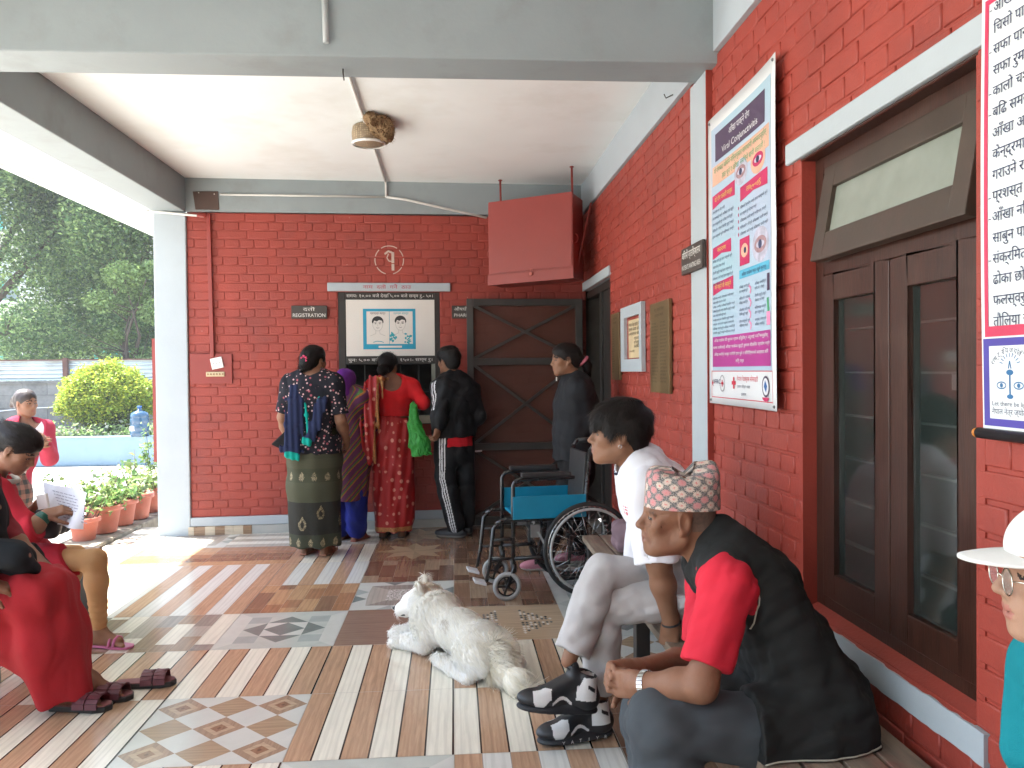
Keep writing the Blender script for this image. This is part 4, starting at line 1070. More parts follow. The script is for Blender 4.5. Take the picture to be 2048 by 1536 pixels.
# potted plants along the kerb
TERRA = M('terracotta_plastic', (.48, .15, .105), .55, var=.12, vs=5, bump=.08, dirt=((.35, .22, .16), 6, .5)); PLF = [leafmat('pot_leaf', (.10, .20, .06), .35, .4), leafmat('light_pot_leaf', (.22, .30, .10), .4, .4)]
PLF2 = [leafmat('grey_green_leaf', (.14, .20, .11), .35, .4), PLF[1]]
def pot(x, y, h, r, label, kind, seed):
    z = .026; P = thing('potted_plant', label, 'potted plant', (x, y, z), 'potted plants along the kerb'); m = MB()
    m.lathe([(0, 0), (r*.68, 0), (r*.72, .01), (r*.93, h*.80), (r*1.06, h*.80), (r*1.10, h*.84), (r*1.08, h), (r*.98, h), (r*.93, h*.86), (0, h*.86)], (x, y, z), n=28, cap=False); m.build('pot', TERRA, P)
    m = MB(); m.lathe([(0, h*.88), (r*.90, h*.88)], (x, y, z), n=20, cap=False); m.build('soil', SOIL, P)
    g = np.random.default_rng(seed); ts = MB(); C = []
    ns = {'bushy': 16, 'tall': 9, 'column': 7}[kind]
    for i in range(ns):
        a = g.uniform(0, 6.28); q = g.uniform(0, .8)*r; hh = {'bushy': g.uniform(.12, .26), 'tall': g.uniform(.12, .42), 'column': g.uniform(.3, .62)}[kind]; sp = {'bushy': .9, 'tall': .5, 'column': .12}[kind]
        p0 = V(x+math.cos(a)*q, y+math.sin(a)*q, z+h*.86); p1 = p0+V(math.cos(a)*hh*sp*.6, math.sin(a)*hh*sp*.6, hh*.6); p2 = p0+V(math.cos(a)*hh*sp, math.sin(a)*hh*sp, hh); ts.tube([p0, p1, p2], [.004, .003, .0015], 5)
        k = {'bushy': 24, 'tall': 16, 'column': 60}[kind]
        for j in range(k): t_ = g.uniform(.25, 1.02); C.append(lerp(p0, p2, t_)+g.normal(scale=.035, size=3))
    lv, lf = leaves(np.array(C), .06 if kind != 'column' else .045, g, .55); raw_obj('foliage', lv, lf, PLF if seed % 2 else PLF2, P, g.integers(0, 2, len(C))); ts.build('stem', BARK, P)
for a in ((-2.985, 6.74, .19, .115, 'terracotta pot nearest the porch, half hidden by the paper sheet', 'tall', 1), (-2.975, 7.08, .235, .145, 'terracotta pot with the widest bushy green plant by the kerb', 'bushy', 3), (-2.96, 7.43, .23, .125, 'terracotta pot with sparse yellow green leaves behind the widest bushy one', 'bushy', 4),
          (-2.94, 7.72, .24, .135, 'terracotta pot with a tall thin stemmed yellowish plant in the row', 'tall', 5), (-2.965, 8.06, .24, .13, 'terracotta pot with low greyish leaves, second from the pillar', 'bushy', 6), (-2.99, 8.42, .24, .14, 'terracotta pot with a tall narrow column plant beside the pillar', 'column', 7)): pot(*a)
# ---------------------------------------------------------------- benches
WORN = M('worn_wood_plank', (.20, .155, .115), .75, var=.35, vs=5, aniso=(8, .7, 3), bump=.4, bs=30, dirt=((.24, .035, .03), 4, .75))
def bench(name, label, x0, x1, y0, y1, z, legs, mat, n=5):
    B = thing(name, label, 'bench', ((x0+x1)/2, (y0+y1)/2, 0)); w = (x1-x0)/n
    for i in range(n): m = MB(); m.box((x0+i*w+.005, y0, z-.032), (x0+(i+1)*w-.005, y1, z)); m.build('seat_plank', mat, B, bevel=.004)
    for y in legs:
        for x in (x0+.05, x1-.05): m = MB(); m.box((x-.03, y-.03, .001), (x+.03, y+.03, z-.033)); m.build('leg', BLACKW, B, bevel=.003)
    m = MB(); m.box((x0+.06, y0+.05, z-.09), (x0+.09, y1-.05, z-.034)); m.box((x1-.09, y0+.05, z-.09), (x1-.06, y1-.05, z-.034)); m.build('apron', BLACKW, B)
bench('wooden_bench', 'long worn wooden bench along the red side wall', .74, 1.155, .7, 4.72, .385, (.8, 2.1, 3.4, 4.62), WORN, 4)
bench('wooden_bench', 'wooden bench on the open left side under the two seated women', -2.42, -2.0, 2.6, 4.75, .385, (2.7, 3.7, 4.65), WORN, 4)
# ---------------------------------------------------------------- wheelchair
def wheelchair():
    f = nrm(V(-.992, -.12, 0)); l = V(-f[1]*-1, 0, 0); l = nrm(np.cross(f, UP0)); c0 = V(.80, 4.80, 0)
    P_ = lambda a, b, z: c0 + f*a + l*b + V(0, 0, z)      # a forward from the rear axle, b away from the viewer
    WB = .44; Wc = thing('wheelchair', 'empty folding wheelchair with turquoise panels and black frame beside the bench', 'wheelchair', P_(.2, WB/2, 0))
    BLK = M('black_enamel_tube', (.012, .012, .013), .28, var=.1); CH = M('chrome', (.55, .55, .56), .2, 1); RUB = M('black_tyre_rubber', (.018, .018, .018), .75, var=.2); GRT = M('grey_solid_tyre', (.33, .34, .34), .7); TQ = M('turquoise_vinyl', (.003, .19, .32), .38, var=.1, vs=5, bump=.15, bs=20); PAD = M('black_arm_pad', (.016, .016, .017), .55, bump=.1)
    R0 = .285
    def circ(c, r, n=48): return [c + f*r*math.cos(a) + V(0, 0, r*math.sin(a)) for a in np.linspace(0, 2*PI, n+1)[:-1]]
    for b, sg in ((0, -1), (WB, 1)):
        c = P_(0, b, R0); m = MB(); m.tube(circ(c, R0-.014), .014, 10, closed=True); w = m.build('rear_wheel', RUB, Wc)
        m = MB()
        for i in range(46): a = 2*PI*i/46; m.obox(c+f*(R0-.037)*math.cos(a)+V(0, 0, (R0-.037)*math.sin(a)), (nrm(V(0, 0, 0)+f*math.cos(a)+V(0, 0, math.sin(a)))*.009, l*.010, nrm(-f*math.sin(a)+V(0, 0, math.cos(a)))*.010))
        m.build('tyre_tread', RUB, w)
        m = MB(); m.tube(circ(c, R0-.030), .009, 8, closed=True); m.build('rim', CH, w)
        m = MB(); m.tube(circ(c+l*sg*.035, R0-.040), .0085, 8, closed=True); m.build('hand_rim', GRT, w)
        m = MB()
        for i in range(28):
            a = 2*PI*i/28; o = .022*(1 if i % 2 else -1); a2 = a+(.35 if (i//2) % 2 else -.35); m.tube([c+l*o+f*.025*math.cos(a2)+V(0, 0, .025*math.sin(a2)), c+f*(R0-.03)*math.cos(a)+V(0, 0, (R0-.03)*math.sin(a))], .0014, 5)
        m.build('spokes', CH, w); m = MB(); m.lathe([(.018, -.03), (.03, -.028), (.022, 0), (.03, .028), (.018, .03)], c, l, 16); m.build('hub', BLK, w)
        # side frame
        xb = b+ (.035 if sg < 0 else -.035); T = lambda *pts: [P_(a, xb, z) for a, z in pts]
        m = MB(); r = .0125
        m.tube(T((.46, .16), (.455, .68), (.44, .705), (.41, .715), (.10, .715), (.08, .715)), r, 10); m.tube(T((-.0, .30), (.02, .46), (-.02, .88)), r, 10)      # front post bending to the arm rest, back post
        m.tube(T((.56, .455), (.52, .475), (.455, .475), (.02, .465)), r, 10); m.tube(T((.455, .245), (.28, .245), (.24, .22), (.20, .13), (.14, .105), (.02, .11), (0, .285)), r, 10); m.tube(T((.455, .16), (.47, .245)), r, 10)
        m.tube(T((.53, .475), (.575, .43), (.60, .22), (.62, .12)), .0115, 10); m.tube(T((.455, .245), (.60, .245)), .009, 8); m.tube(T((.455, .36), (.585, .36)), .009, 8); m.tube(T((-.02, .87), (-.04, .905), (-.13, .905)), .0125, 10)
        m.build('side_frame', BLK, Wc)
        m = MB(); m.tube(T((-.05, .905), (-.14, .905)), .017, 10); m.build('push_handle', PAD, Wc)
        m = MB(); q = P_(.255, xb, .738); m.obox(q, (f*.150, l*.026, V(0, 0, .014))); m.build('arm_rest', PAD, Wc, bevel=.008)
        m = MB(); q = P_(.235, xb+(-.012 if sg < 0 else .012), .545); m.obox(q, (f*.225, l*.004, V(0, 0, .068))); m.build('side_panel', TQ, Wc, bevel=.003)
        # caster
        cc = P_(.50, b + (.02 if sg < 0 else -.02), .085); m = MB(); m.tube(circ(cc, .072, 32), .014, 8, closed=True); cs = m.build('caster', GRT, Wc)
        m = MB(); m.tube(circ(cc, .056, 28), .005, 6, closed=True)
        for i in range(5): a = 2*PI*i/5; m.bar(cc, cc+f*.056*math.cos(a)+V(0, 0, .056*math.sin(a)), .012, .012, l)
        m.lathe([(.014, -.016), (.014, .016)], cc, l, 12); m.build('caster_hub', BLK, cs)
        m = MB(); m.bar(cc+l*.022, P_(.455, xb, .185)+l*.006, .006, .022); m.bar(cc-l*.022, P_(.455, xb, .185)-l*.012, .006, .022); m.lathe([(.017, 0), (.017, .05)], P_(.455, xb, .165), n=12); m.build('caster_fork', BLK, cs)
        m = MB(); q = P_(.655, xb+sg*-.045, .108); m.obox(q, (f*.035+V(0, 0, .010), l*.05, V(0, 0, .008))); m.build('foot_plate', M('pale_foot_plate', (.6, .6, .62), .35), Wc, bevel=.003)
        m = MB(); m.bar(P_(.335, xb, .45), P_(.335, xb-sg*.0, .53), .018, .018); m.obox(P_(.325, xb+sg*.012, .405), (f*.028, l*.006, V(0, 0, .038))); m.bar(P_(.31, xb+sg*.02, .40), P_(.275, xb+sg*.03, .33), .012, .012); m.build('brake_lever', M('grey_brake', (.25, .26, .26), .4, .7), Wc)
    m = MB(); m.prism([P_(.44, .03, .478), P_(.44, WB-.03, .478), P_(.02, WB-.03, .470), P_(.02, .03, .470)], (0, 0, .016)); m.build('seat', TQ, Wc, bevel=.004)
    m = MB(); m.prism([P_(.012, .045, .50), P_(.012, WB-.045, .50), P_(-.012, WB-.045, .86), P_(-.012, .045, .86)], f*.02); m.build('backrest', PAD, Wc, bevel=.006)
    m = MB(); m.bar(P_(.2, .04, .12), P_(.22, WB-.04, .44), .02, .02); m.bar(P_(.24, WB-.04, .12), P_(.26, .04, .44), .02, .02); m.build('cross_brace', BLK, Wc)
UP0 = V(0, 0, 1); wheelchair()

# ---------------------------------------------------------------- signs and things fixed to the walls
SIGNB = M('dark_brown_sign_board', (.045, .035, .03), .55, var=.2); INKW = M('white_sign_paint', (.68, .66, .62), .7)
def sign(name, label, c, u, w, h, lines, n, th=.018, mat=SIGNB, ink=INKW, cat='sign'):
    u = nrm(u); n = nrm(n); v = V(0, 0, 1); m = MB(); m.obox(np.asarray(c)-n*0, (u*w/2, n*-th/2, v*h/2)); o = m.build(name, mat, None, bevel=.003, origin=c)
    m = MB(); pl = Plane(np.asarray(c)+n*th/2, u, v, n); letters(m, pl, lines, .0012); m.build('lettering', ink, o); tag(o, label, cat); return o
c = bwp(-1.222, 1.875, .022); sign('registration_sign', 'small dark sign reading REGISTRATION left of the counter window', c, (1, .055, 0), .298, .112, [('दताॆ', -.0, .012, .028, .10), ('REGISTRATION', .0, -.040, .030, .27)], (.055, -1, 0))
c = bwp(.120, 1.875, .022); sign('pharmacy_sign', 'small dark sign reading PHARMACY partly behind the screen gate', c, (1, .055, 0), .26, .112, [('औषधी पसल', -.0, .012, .028, .22), ('PHARMACY', .0, -.040, .028, .22)], (.055, -1, 0))
c = V(1.140, 3.785, 1.885); sign('waiting_area_sign', 'dark sign reading PATIENTS WAITING AREA on the grey pilaster', c, (0, -1, 0), .335, .128, [('बिरामी प्रतिक्षालय', 0, .010, .034, .29), ('PATIENTS WAITING AREA', 0, -.044, .024, .30)], (-1, 0, 0))
# eye care picture sheet on the counter window
c = bwp(-.5425, 1.741, -.049); m = MB(); pl = Plane(c, (1, .055, 0), (0, 0, 1), (.055, -1, 0)); SH = M('white_poster_sheet', (.63, .60, .56), .7, var=.03)
m.obox(c+pl.n*.048, (pl.u*.379, pl.n*-.002, pl.v*.243)); ST = m.build('picture_sheet', SH, None, origin=c); tag(ST, 'white sheet with two drawn faces in a blue frame above the counter', 'poster'); pl = Plane(c+pl.n*.050, pl.u, pl.v, pl.n)
BLUEP = M('print_blue', (.01, .27, .42), .6); INKK = M('print_black', (.02, .02, .02), .7); TEALK = M('print_teal', (.02, .30, .36), .6); GRYK = M('print_grey_line', (.35, .34, .32), .7)
m = MB(); rect(m, pl, -.235, -.185, .215, .165, .0010); m.build('blue_frame', BLUEP, ST)
m = MB(); rect(m, pl, -.205, -.140, -.012, .142, .0016); rect(m, pl, -.008, -.140, .190, .142, .0016); rect(m, pl, -.105, -.172, .095, -.155, .0016); m.build('drawing_ground', SH, ST)
def facedraw(m, cx, cy, glasses):
    arc = lambda x, y, rx, ry, a0, a1, n=14: [(x+rx*math.cos(a0+(a1-a0)*i/n), y+ry*math.sin(a0+(a1-a0)*i/n)) for i in range(n+1)]
    stroke(m, pl, arc(cx, cy, .043, .062, PI*.98, PI*2.02), .003, .0022, 1); stroke(m, pl, [(cx-.016, cy-.058), (cx-.018, cy-.085), (cx-.065, cy-.105)], .003, .0022, 1); stroke(m, pl, [(cx+.016, cy-.058), (cx+.018, cy-.085), (cx+.065, cy-.105)], .003, .0022, 1)
    poly(m, pl, arc(cx, cy+.018, .050, .048, -.15, PI+.15, 18) + [(cx-.040, cy+.002), (cx-.030, cy+.028), (cx-.008, cy+.020), (cx+.012, cy+.032), (cx+.038, cy+.026), (cx+.042, cy+.0)], .0022, 0)
    for s in (-1, 1): stroke(m, pl, arc(cx+s*.019, cy+.002, .011, .005, 0, 2*PI), .0024, .0022, 1 if glasses else 0); disc(m, pl, (cx+s*.019, cy+.001), .004, .004, .0022, 0, 8); stroke(m, pl, [(cx+s*.008, cy+.012), (cx+s*.030, cy+.013)], .003, .0022, 0)
    stroke(m, pl, [(cx, cy), (cx-.004, cy-.018), (cx+.005, cy-.019)], .002, .0022, 1); stroke(m, pl, arc(cx, cy-.032, .012, .005, PI, 2*PI, 6), .003, .0022, 0)
m = MB(); facedraw(m, -.11, .035, 1); facedraw(m, .085, .04, 0); letters(m, pl, [('स्वास्थ्य बहादुर', -.108, .118, .017, .13)], .0022, 0); m.build('face_drawing', [INKK, GRYK], ST)
m = MB(); letters(m, pl, [('स्वच्छ बहादुर', .090, .118, .017, .13)], .0022); stroke(m, pl, [(-.15, -.125), (-.12, -.115), (-.08, -.118), (-.06, -.127)], .006, .0022)
rg = random.Random(8)
for x0, y0, n in ((.02, -.075, 22), (.145, -.085, 18)):
    for i in range(n): disc(m, pl, (x0+rg.uniform(-.022, .03), y0+rg.uniform(-.05, .035)), rg.uniform(.006, .013), rg.uniform(.005, .011), .0020+.00002*i, 0, 8)
m.build('teal_drawing', TEALK, ST)

# tall conjunctivitis poster on the near wall
def tall_poster():
    X = 1.155; y0, y1 = 3.605, 2.80; w = y0-y1; h = 1.27; zb = 1.205; o = V(X, y0, zb); pl = Plane(o, (0, -1, 0), (0, 0, 1), (-1, 0, 0))
    bend = lambda a, b: -.018*(1-abs(2*a/w-1)**2)*0 + .010*math.sin(b/h*PI)*(a/w)**2 + .016*(a/w)**6*(.3+.7*abs(2*b/h-1)) - .004
    t = NT('printed_pale_blue_vinyl'); z = t.noise(2.2, 3); PBM = t.fin(t.mix(t.ramp(z, [(.3, 0.), (.7, 1.)]), (.33, .52, .60), (.42, .47, .62)), .38, 0, .4); VW = M('white_vinyl', (.66, .68, .70), .38, var=.02)
    m = MB(); nu, nv = 16, 24; rect(m, pl, 0, 0, w, h, 0, 0, bend, nu, nv); P = m.build('health_poster', VW, None, origin=o); P.data.polygons.foreach_set('use_smooth', [True]*len(P.data.polygons)); tag(P, 'tall pale blue poster headed Viral Conjunctivitis on the red side wall', 'poster')
    sol = P.modifiers.new('t', 'SOLIDIFY'); sol.thickness = .0015; sol.offset = -1
    MG = M('print_magenta', (.35, .03, .22), .5); CR = M('print_crimson', (.46, .02, .10), .5); DP = M('print_dark_purple', (.06, .035, .08), .5); GRN = M('print_green', (.06, .30, .14), .6); NVY = M('print_navy', (.03, .04, .10), .6); YEL = M('print_yellow', (.62, .48, .10), .6); PCH = M('print_peach', (.60, .36, .26), .6); LVD = M('print_lavender', (.42, .42, .52), .6, var=.25, vs=25); SKY = M('print_sky', (.08, .38, .55), .5); PNK = M('print_pink', (.65, .22, .38), .6); SKN = M('print_skin', (.32, .20, .22), .6, var=.3, vs=30); RED_ = M('print_red', (.50, .02, .05), .6)
    B = lambda m, n, mat: m.build(n, mat, P)
    sc = w/.145; U = lambda u: u*w; Z = lambda v: v*h
    m = MB(); rect(m, pl, U(.06), Z(.235), U(.94), Z(.955), .0012, 0, bend, 14, 16); rect(m, pl, U(.06), Z(.115), U(.94), Z(.235), .0012, 0, bend, 14, 4); B(m, 'blue_field', PBM)
    m = MB(); rect(m, pl, U(.13), Z(.835), U(.86), Z(.930), .002, 0, bend, 8, 2); B(m, 'title_panel', DP)
    m = MB(); letters(m, pl, [('आँखा पाक्ने रोग', U(.50), Z(.893), .026, U(.30)), ('Viral Conjunctivitis', U(.50), Z(.850), .028, U(.52))], .0026, 0, bend); letters(m, pl, [('आँखा पाकेमा यी कुरामा ध्यान दिनुहोस् र अरुलाई पनि भन्नुहोस्', U(.5), Z(.214), .012, U(.80)), ('घरमा कसैलाई आँखा पाकेमा छुट्टै रुमाल तौलिया प्रयोग गर्ने', U(.5), Z(.190), .012, U(.84)), ('आँखा नमिच्ने साबुन पानीले हात धुने र चिकित्सकको सल्लाह लिने', U(.5), Z(.166), .012, U(.80)), ('लिनु पर्छ', U(.5), Z(.142), .012, U(.12))], .0032, 0, bend); B(m, 'white_lettering', VW)
    m = MB(); rect(m, pl, U(.08), Z(.755), U(.92), Z(.822), .0018, 0, bend, 10, 2); B(m, 'peach_band', PCH)
    m = MB(); letters(m, pl, [('यो रोगबाट जोगिन निम्नानुसार सावधानी अपनाउनुहोस्', U(.50), Z(.796), .022, U(.78)), ('हात धुने र आँखा नमिच्ने बानी बसालौं !', U(.55), Z(.765), .022, U(.62))], .0026, 0, bend); B(m, 'green_lettering', GRN)
    for u, v, wd, ht in ((.08, .685, .36, .045), (.52, .655, .38, .045), (.08, .510, .30, .040), (.08, .385, .33, .040)):
        m = MB(); poly(m, pl, [(U(u), Z(v-.008)), (U(u+wd*.5), Z(v+.004)), (U(u+wd), Z(v-.004)), (U(u+wd), Z(v+ht)), (U(u+wd*.5), Z(v+ht-.004)), (U(u), Z(v+ht-.008))], .0022, 0, bend); B(m, 'ribbon', CR)
    m = MB(); letters(m, pl, [('यो रोग कसरी सर्छ', U(.26), Z(.697), .020, U(.28)), ('लक्षणहरु', U(.71), Z(.668), .020, U(.2)), ('कारण', U(.23), Z(.522), .019, U(.14)), ('के गर्ने के नगर्ने', U(.245), Z(.396), .019, U(.26))], .003, 0, bend); B(m, 'yellow_lettering', YEL)
    words = ['आँखा रातो हुने', 'चिलाउने र पोल्ने', 'आँखाबाट पानी बग्ने', 'हात साबुनले धुने', 'आँखा नमिच्ने', 'तौलिया छुट्टै राख्ने', 'भिडभाड नगर्ने', 'चश्मा लगाउने', 'सरसफाई गर्ने', 'औषधि प्रयोग गर्ने']; rg = random.Random(5); m = MB()
    def para(u, v0, wd, n, dv=.021, hh=.011):
        for i in range(n): letters(m, pl, [(rg.choice(words)+' '+rg.choice(words), U(u), Z(v0-dv*i), hh, U(wd*rg.choice([1, .95, .6, 1])), 'L')], .0026, 0, bend)
    para(.08, .660, .34, 5); para(.52, .625, .38, 5); para(.08, .490, .33, 5, .020); para(.08, .362, .35, 9, .0150, .009)
    for i in range(4): letters(m, pl, [(words[i], U(.50), Z(.375-.036*i), .010, U(.15), 'L'), (words[i+3], U(.50), Z(.361-.036*i), .010, U(.12), 'L'), (words[i+4], U(.72), Z(.372-.036*i), .010, U(.15), 'L'), (words[i+1], U(.72), Z(.358-.036*i), .010, U(.13), 'L')], .0026, 0, bend)
    letters(m, pl, [('आँखा पाकेमा गर्न नहुने कुराहरु', U(.71), Z(.412), .013, U(.34))], .0034, 0, bend); letters(m, pl, [('इलाम जिल्ला शाखा', U(.55), Z(.060), .011, U(.18)), ('इलाम', U(.55), Z(.036), .011, U(.07)), ('IFRC', U(.145), Z(.070), .020, U(.11))], .0026, 0, bend); B(m, 'body_lettering', NVY)
    m = MB(); rect(m, pl, U(.50), Z(.405), U(.92), Z(.432), .002, 0, bend, 4, 1); B(m, 'sky_band', SKY)
    for nm, cu, cv, ru, rv, cols in (('eye_photo', .53, .742, .095, .042, (LVD, SKN, NVY)), ('eye_photo', .77, .742, .10, .042, (PCH, CR, NVY)), ('eye_photo', .80, .488, .11, .052, (LVD, SKN, NVY))):
        m = MB(); disc(m, pl, (U(cu), Z(cv)), U(ru), Z(rv), .0022, 0, 24, bend); disc(m, pl, (U(cu), Z(cv)), U(ru)*.74, Z(rv)*.48, .0028, 1, 20, bend); disc(m, pl, (U(cu), Z(cv)), U(ru)*.5, Z(rv)*.20, .0033, 3, 20, bend); disc(m, pl, (U(cu), Z(cv)), U(ru)*.22, Z(rv)*.26, .0037, 2, 14, bend); m.build(nm, [*cols, LVD], P)
    m = MB(); rect(m, pl, U(.51), Z(.445), U(.65), Z(.53), .0022, 0, bend, 2, 2); disc(m, pl, (U(.58), Z(.49)), U(.05), Z(.022), .0028, 1, 14, bend); disc(m, pl, (U(.59), Z(.49)), U(.018), Z(.010), .0032, 2, 10, bend); m.build('eye_photo', [CR, PCH, NVY], P)
    m = MB(); rect(m, pl, U(.07), Z(.128), U(.93), Z(.232), .0024, 0, bend, 12, 2); B(m, 'magenta_panel', MG)
    m = MB()
    for i in range(5): disc(m, pl, (U(.495), Z(.630-.021*i)), .005, .008, .0026, 0, 8, bend)
    for cu, cv in ((.66, .365), (.66, .325), (.655, .29), (.66, .255)): stroke(m, pl, [(U(cu-.02), Z(cv+.012)), (U(cu+.01), Z(cv)), (U(cu-.005), Z(cv-.014))], .010, .0026, 1, bend)
    stroke(m, pl, [(U(.905), Z(.395)), (U(.905), Z(.345))], .028, .0026, 2, bend); stroke(m, pl, [(U(.895), Z(.325)), (U(.905), Z(.285))], .020, .0026, 3, bend); rect(m, pl, U(.88), Z(.246), U(.93), Z(.285), .0026, 1, bend); B(m, 'item_drawings', [CR, PNK, DP, GRN])
    m = MB()
    for v in (.112, .022): rect(m, pl, U(.05), Z(v), U(.95), Z(v+.0025), .0022, 0, bend, 10, 1)
    for u in (.05, .948): rect(m, pl, U(u), Z(.022), U(u+.004), Z(.112), .0022, 0, bend, 1, 2)
    for cu, cv, q in ((.065, .072, .011), (.405, .075, .024), (.225, .072, .014)): rect(m, pl, U(cu)-q, Z(cv)-q*.32, U(cu)+q, Z(cv)+q*.32, .0026, 0, bend); rect(m, pl, U(cu)-q*.32, Z(cv)-q, U(cu)+q*.32, Z(cv)+q, .0027, 0, bend)
    letters(m, pl, [('नेपाल रेडक्रस सोसाइटी', U(.60), Z(.082), .018, U(.30))], .0026, 0, bend); B(m, 'red_marks', RED_)
    m = MB(); arc = [(U(.225)+.030*math.cos(a), Z(.072)+.034*math.sin(a)) for a in np.linspace(0, 2*PI, 22)]; stroke(m, pl, arc, .005, .0026, 0, bend); stroke(m, pl, [(U(.085)+.012*math.cos(a), Z(.072)+.014*math.sin(a)) for a in np.linspace(PI*.5, PI*1.5, 8)], .004, .0026, 0, bend); B(m, 'round_emblem', M('print_grey', (.3, .3, .32), .6))
    m = MB(); disc(m, pl, (U(.855), Z(.068)), .042, .040, .0024, 0, 20, bend); disc(m, pl, (U(.855), Z(.068)), .033, .032, .0028, 1, 18, bend); poly(m, pl, [(U(.855)-.020, Z(.068)), (U(.855)-.004, Z(.068)+.024), (U(.855)+.018, Z(.068)+.002), (U(.855)+.004, Z(.068)-.022)], .0032, 2, bend); disc(m, pl, (U(.855), Z(.036)), .038, .014, .0035, 3, 14, bend, PI, 2*PI); B(m, 'crest', [DP, VW, M('print_blue_crest', (.03, .12, .35), .6), CR])
    m = MB()
    for a, b in ((.03, .012), (.97, .012), (.03, .985), (.97, .985)): q = pl.p(U(a), Z(b), .002+bend(U(a), Z(b))); m.sphere(q, .006, 8)
    B(m, 'pin', M('dull_pin', (.2, .2, .2), .4, 1))
tall_poster()
# roll down banner at the right edge
def banner():
    X = 1.148; y0 = 1.682; w = .95; z0 = 1.222; h = 1.30; o = V(X, y0, z0); pl = Plane(o, (0, -1, 0), (0, 0, 1), (-1, 0, 0)); VW = M('white_banner_vinyl', (.64, .68, .70), .35, var=.02)
    bend = lambda a, b: .006*math.sin(b*3.0)
    m = MB(); rect(m, pl, 0, 0, w, h, 0, 0, bend, 2, 16); P = m.build('eye_care_banner', VW, None, origin=o); tag(P, 'white hanging banner with red border and large dark text at the right edge', 'banner'); sol = P.modifiers.new('t', 'SOLIDIFY'); sol.thickness = .001; sol.offset = -1
    RB_ = M('banner_red', (.55, .03, .09), .45); VB = M('banner_violet', (.06, .045, .30), .45); NB = M('banner_navy_text', (.02, .03, .08), .5)
    m = MB(); rect(m, pl, .012, .200, .024, .905, .0012, 0, bend, 1, 14); rect(m, pl, w-.03, .200, w-.018, .905, .0012, 0, bend, 1, 14); rect(m, pl, .024, .200, w-.03, .222, .0012, 0, bend); rect(m, pl, .012, .905, w-.018, .917, .0012, 0, bend); m.build('red_border', RB_, P)
    m = MB(); rect(m, pl, .006, .010, w-.01, .196, .0012, 0, bend, 2, 3); m.build('violet_panel', VB, P); m = MB(); rect(m, pl, .026, .026, w-.03, .180, .0020, 0, bend, 2, 2); m.build('emblem_ground', VW, P)
    rows = [('आँखा पाकेमा के के गर्ने', 1), ('चिसो पानीले सेक्ने', 0), ('सफा पानीले मुख धुने', 1), ('सफा रुमाल प्रयोग गर्ने', 0), ('कालो चश्मा लगाउने', 1), ('बढि समस्या भएमा', 1), ('आँखा अस्पताल जाने', 0), ('केन्द्रमा जाँच', 0), ('गराउने र औषधि', 0), ('प्रशस्त आराम गर्ने', 1), ('आँखा नमिच्ने', 1), ('साबुन पानीले हात धुने', 0), ('संक्रमित व्यक्तिबाट', 1), ('ढोका छोएपछि हात', 0), ('फलस्वरुप सर्न सक्छ', 0), ('तौलिया छुट्टै राख्ने', 0)]
    def reorder(s_):
        o = []; 
        for ch in s_:
            if ch == 'ि' and o: o.insert(len(o)-1, ch)
            else: o.append(ch)
        return ''.join(o)
    m = MB()
    for i, (tx, d) in enumerate(rows):
        v = .882-.0440*i; letters(m, pl, [(reorder(tx), .040, v, .0225, None, 'L')], .0016, 0, bend)
        if d: rect(m, pl, .028, v+.006, .035, v+.008, .0016, 0, bend)
    arcp = lambda r, a0, a1, n=24: [(.090+r*math.cos(a0+(a1-a0)*i/n), .105+r*math.sin(a0+(a1-a0)*i/n)) for i in range(n+1)]
    for tx, r, a0, a1, ht in (('राष्ट्रिय ज्योति', .060, 2.5, 1.0, .011), ):
        for i, ch in enumerate(tx): a = a0+(a1-a0)*i/(len(tx)-1); pp = Plane(pl.p(.090+r*math.cos(a), .105+r*math.sin(a), .0022+bend(0, .1)), pl.u*math.sin(a)-pl.v*math.cos(a), pl.u*math.cos(a)+pl.v*math.sin(a), pl.n); letters(m, pp, [(ch, 0, 0, ht)], .0012)
    letters(m, pl, [('Let there be light', .092, .054, .010, .115), ('नेपाल नेत्र ज्योति संघ', .100, .036, .012, .135)], .0024, 0, bend); m.build('banner_lettering', NB, P)
    EB = M('banner_emblem_blue', (.02, .13, .30), .5); m = MB(); stroke(m, pl, [(.090, .075), (.090, .120)], .005, .0024, 0, bend); disc(m, pl, (.090, .124), .011, .006, .0024, 0, 12, bend); disc(m, pl, (.090, .074), .010, .005, .0024, 0, 10, bend); stroke(m, pl, [(.086, .132), (.090, .148), (.094, .132)], .003, .0024, 0, bend)
    for s_ in (-1, 1): stroke(m, pl, [(.090+s_*(.026+.014*math.cos(a)), .097+.007*math.sin(a)) for a in np.linspace(0, 2*PI, 14)], .0025, .0024, 0, bend); disc(m, pl, (.090+s_*.026, .097), .005, .005, .0024, 0, 10, bend)
    for i in range(9): a = .3+i*.32; stroke(m, pl, [(.090+.022*math.cos(a), .138+.018*math.sin(a)), (.090+.032*math.cos(a), .138+.026*math.sin(a))], .002, .0024, 0, bend)
    m.build('lamp_emblem', EB, P)
    m = MB(); m.tube([V(X-.002, y0+.012, z0-.008), V(X-.002, y0-w, z0-.008)], .012, 12); m.build('bottom_rod', M('black_rod', (.015, .015, .017), .4), P); m = MB(); m.sphere((X-.002, y0+.018, z0-.008), (.011, .012, .011), 12); m.build('rod_cap', M('orange_cap', (.55, .20, .03), .4), P)
banner()
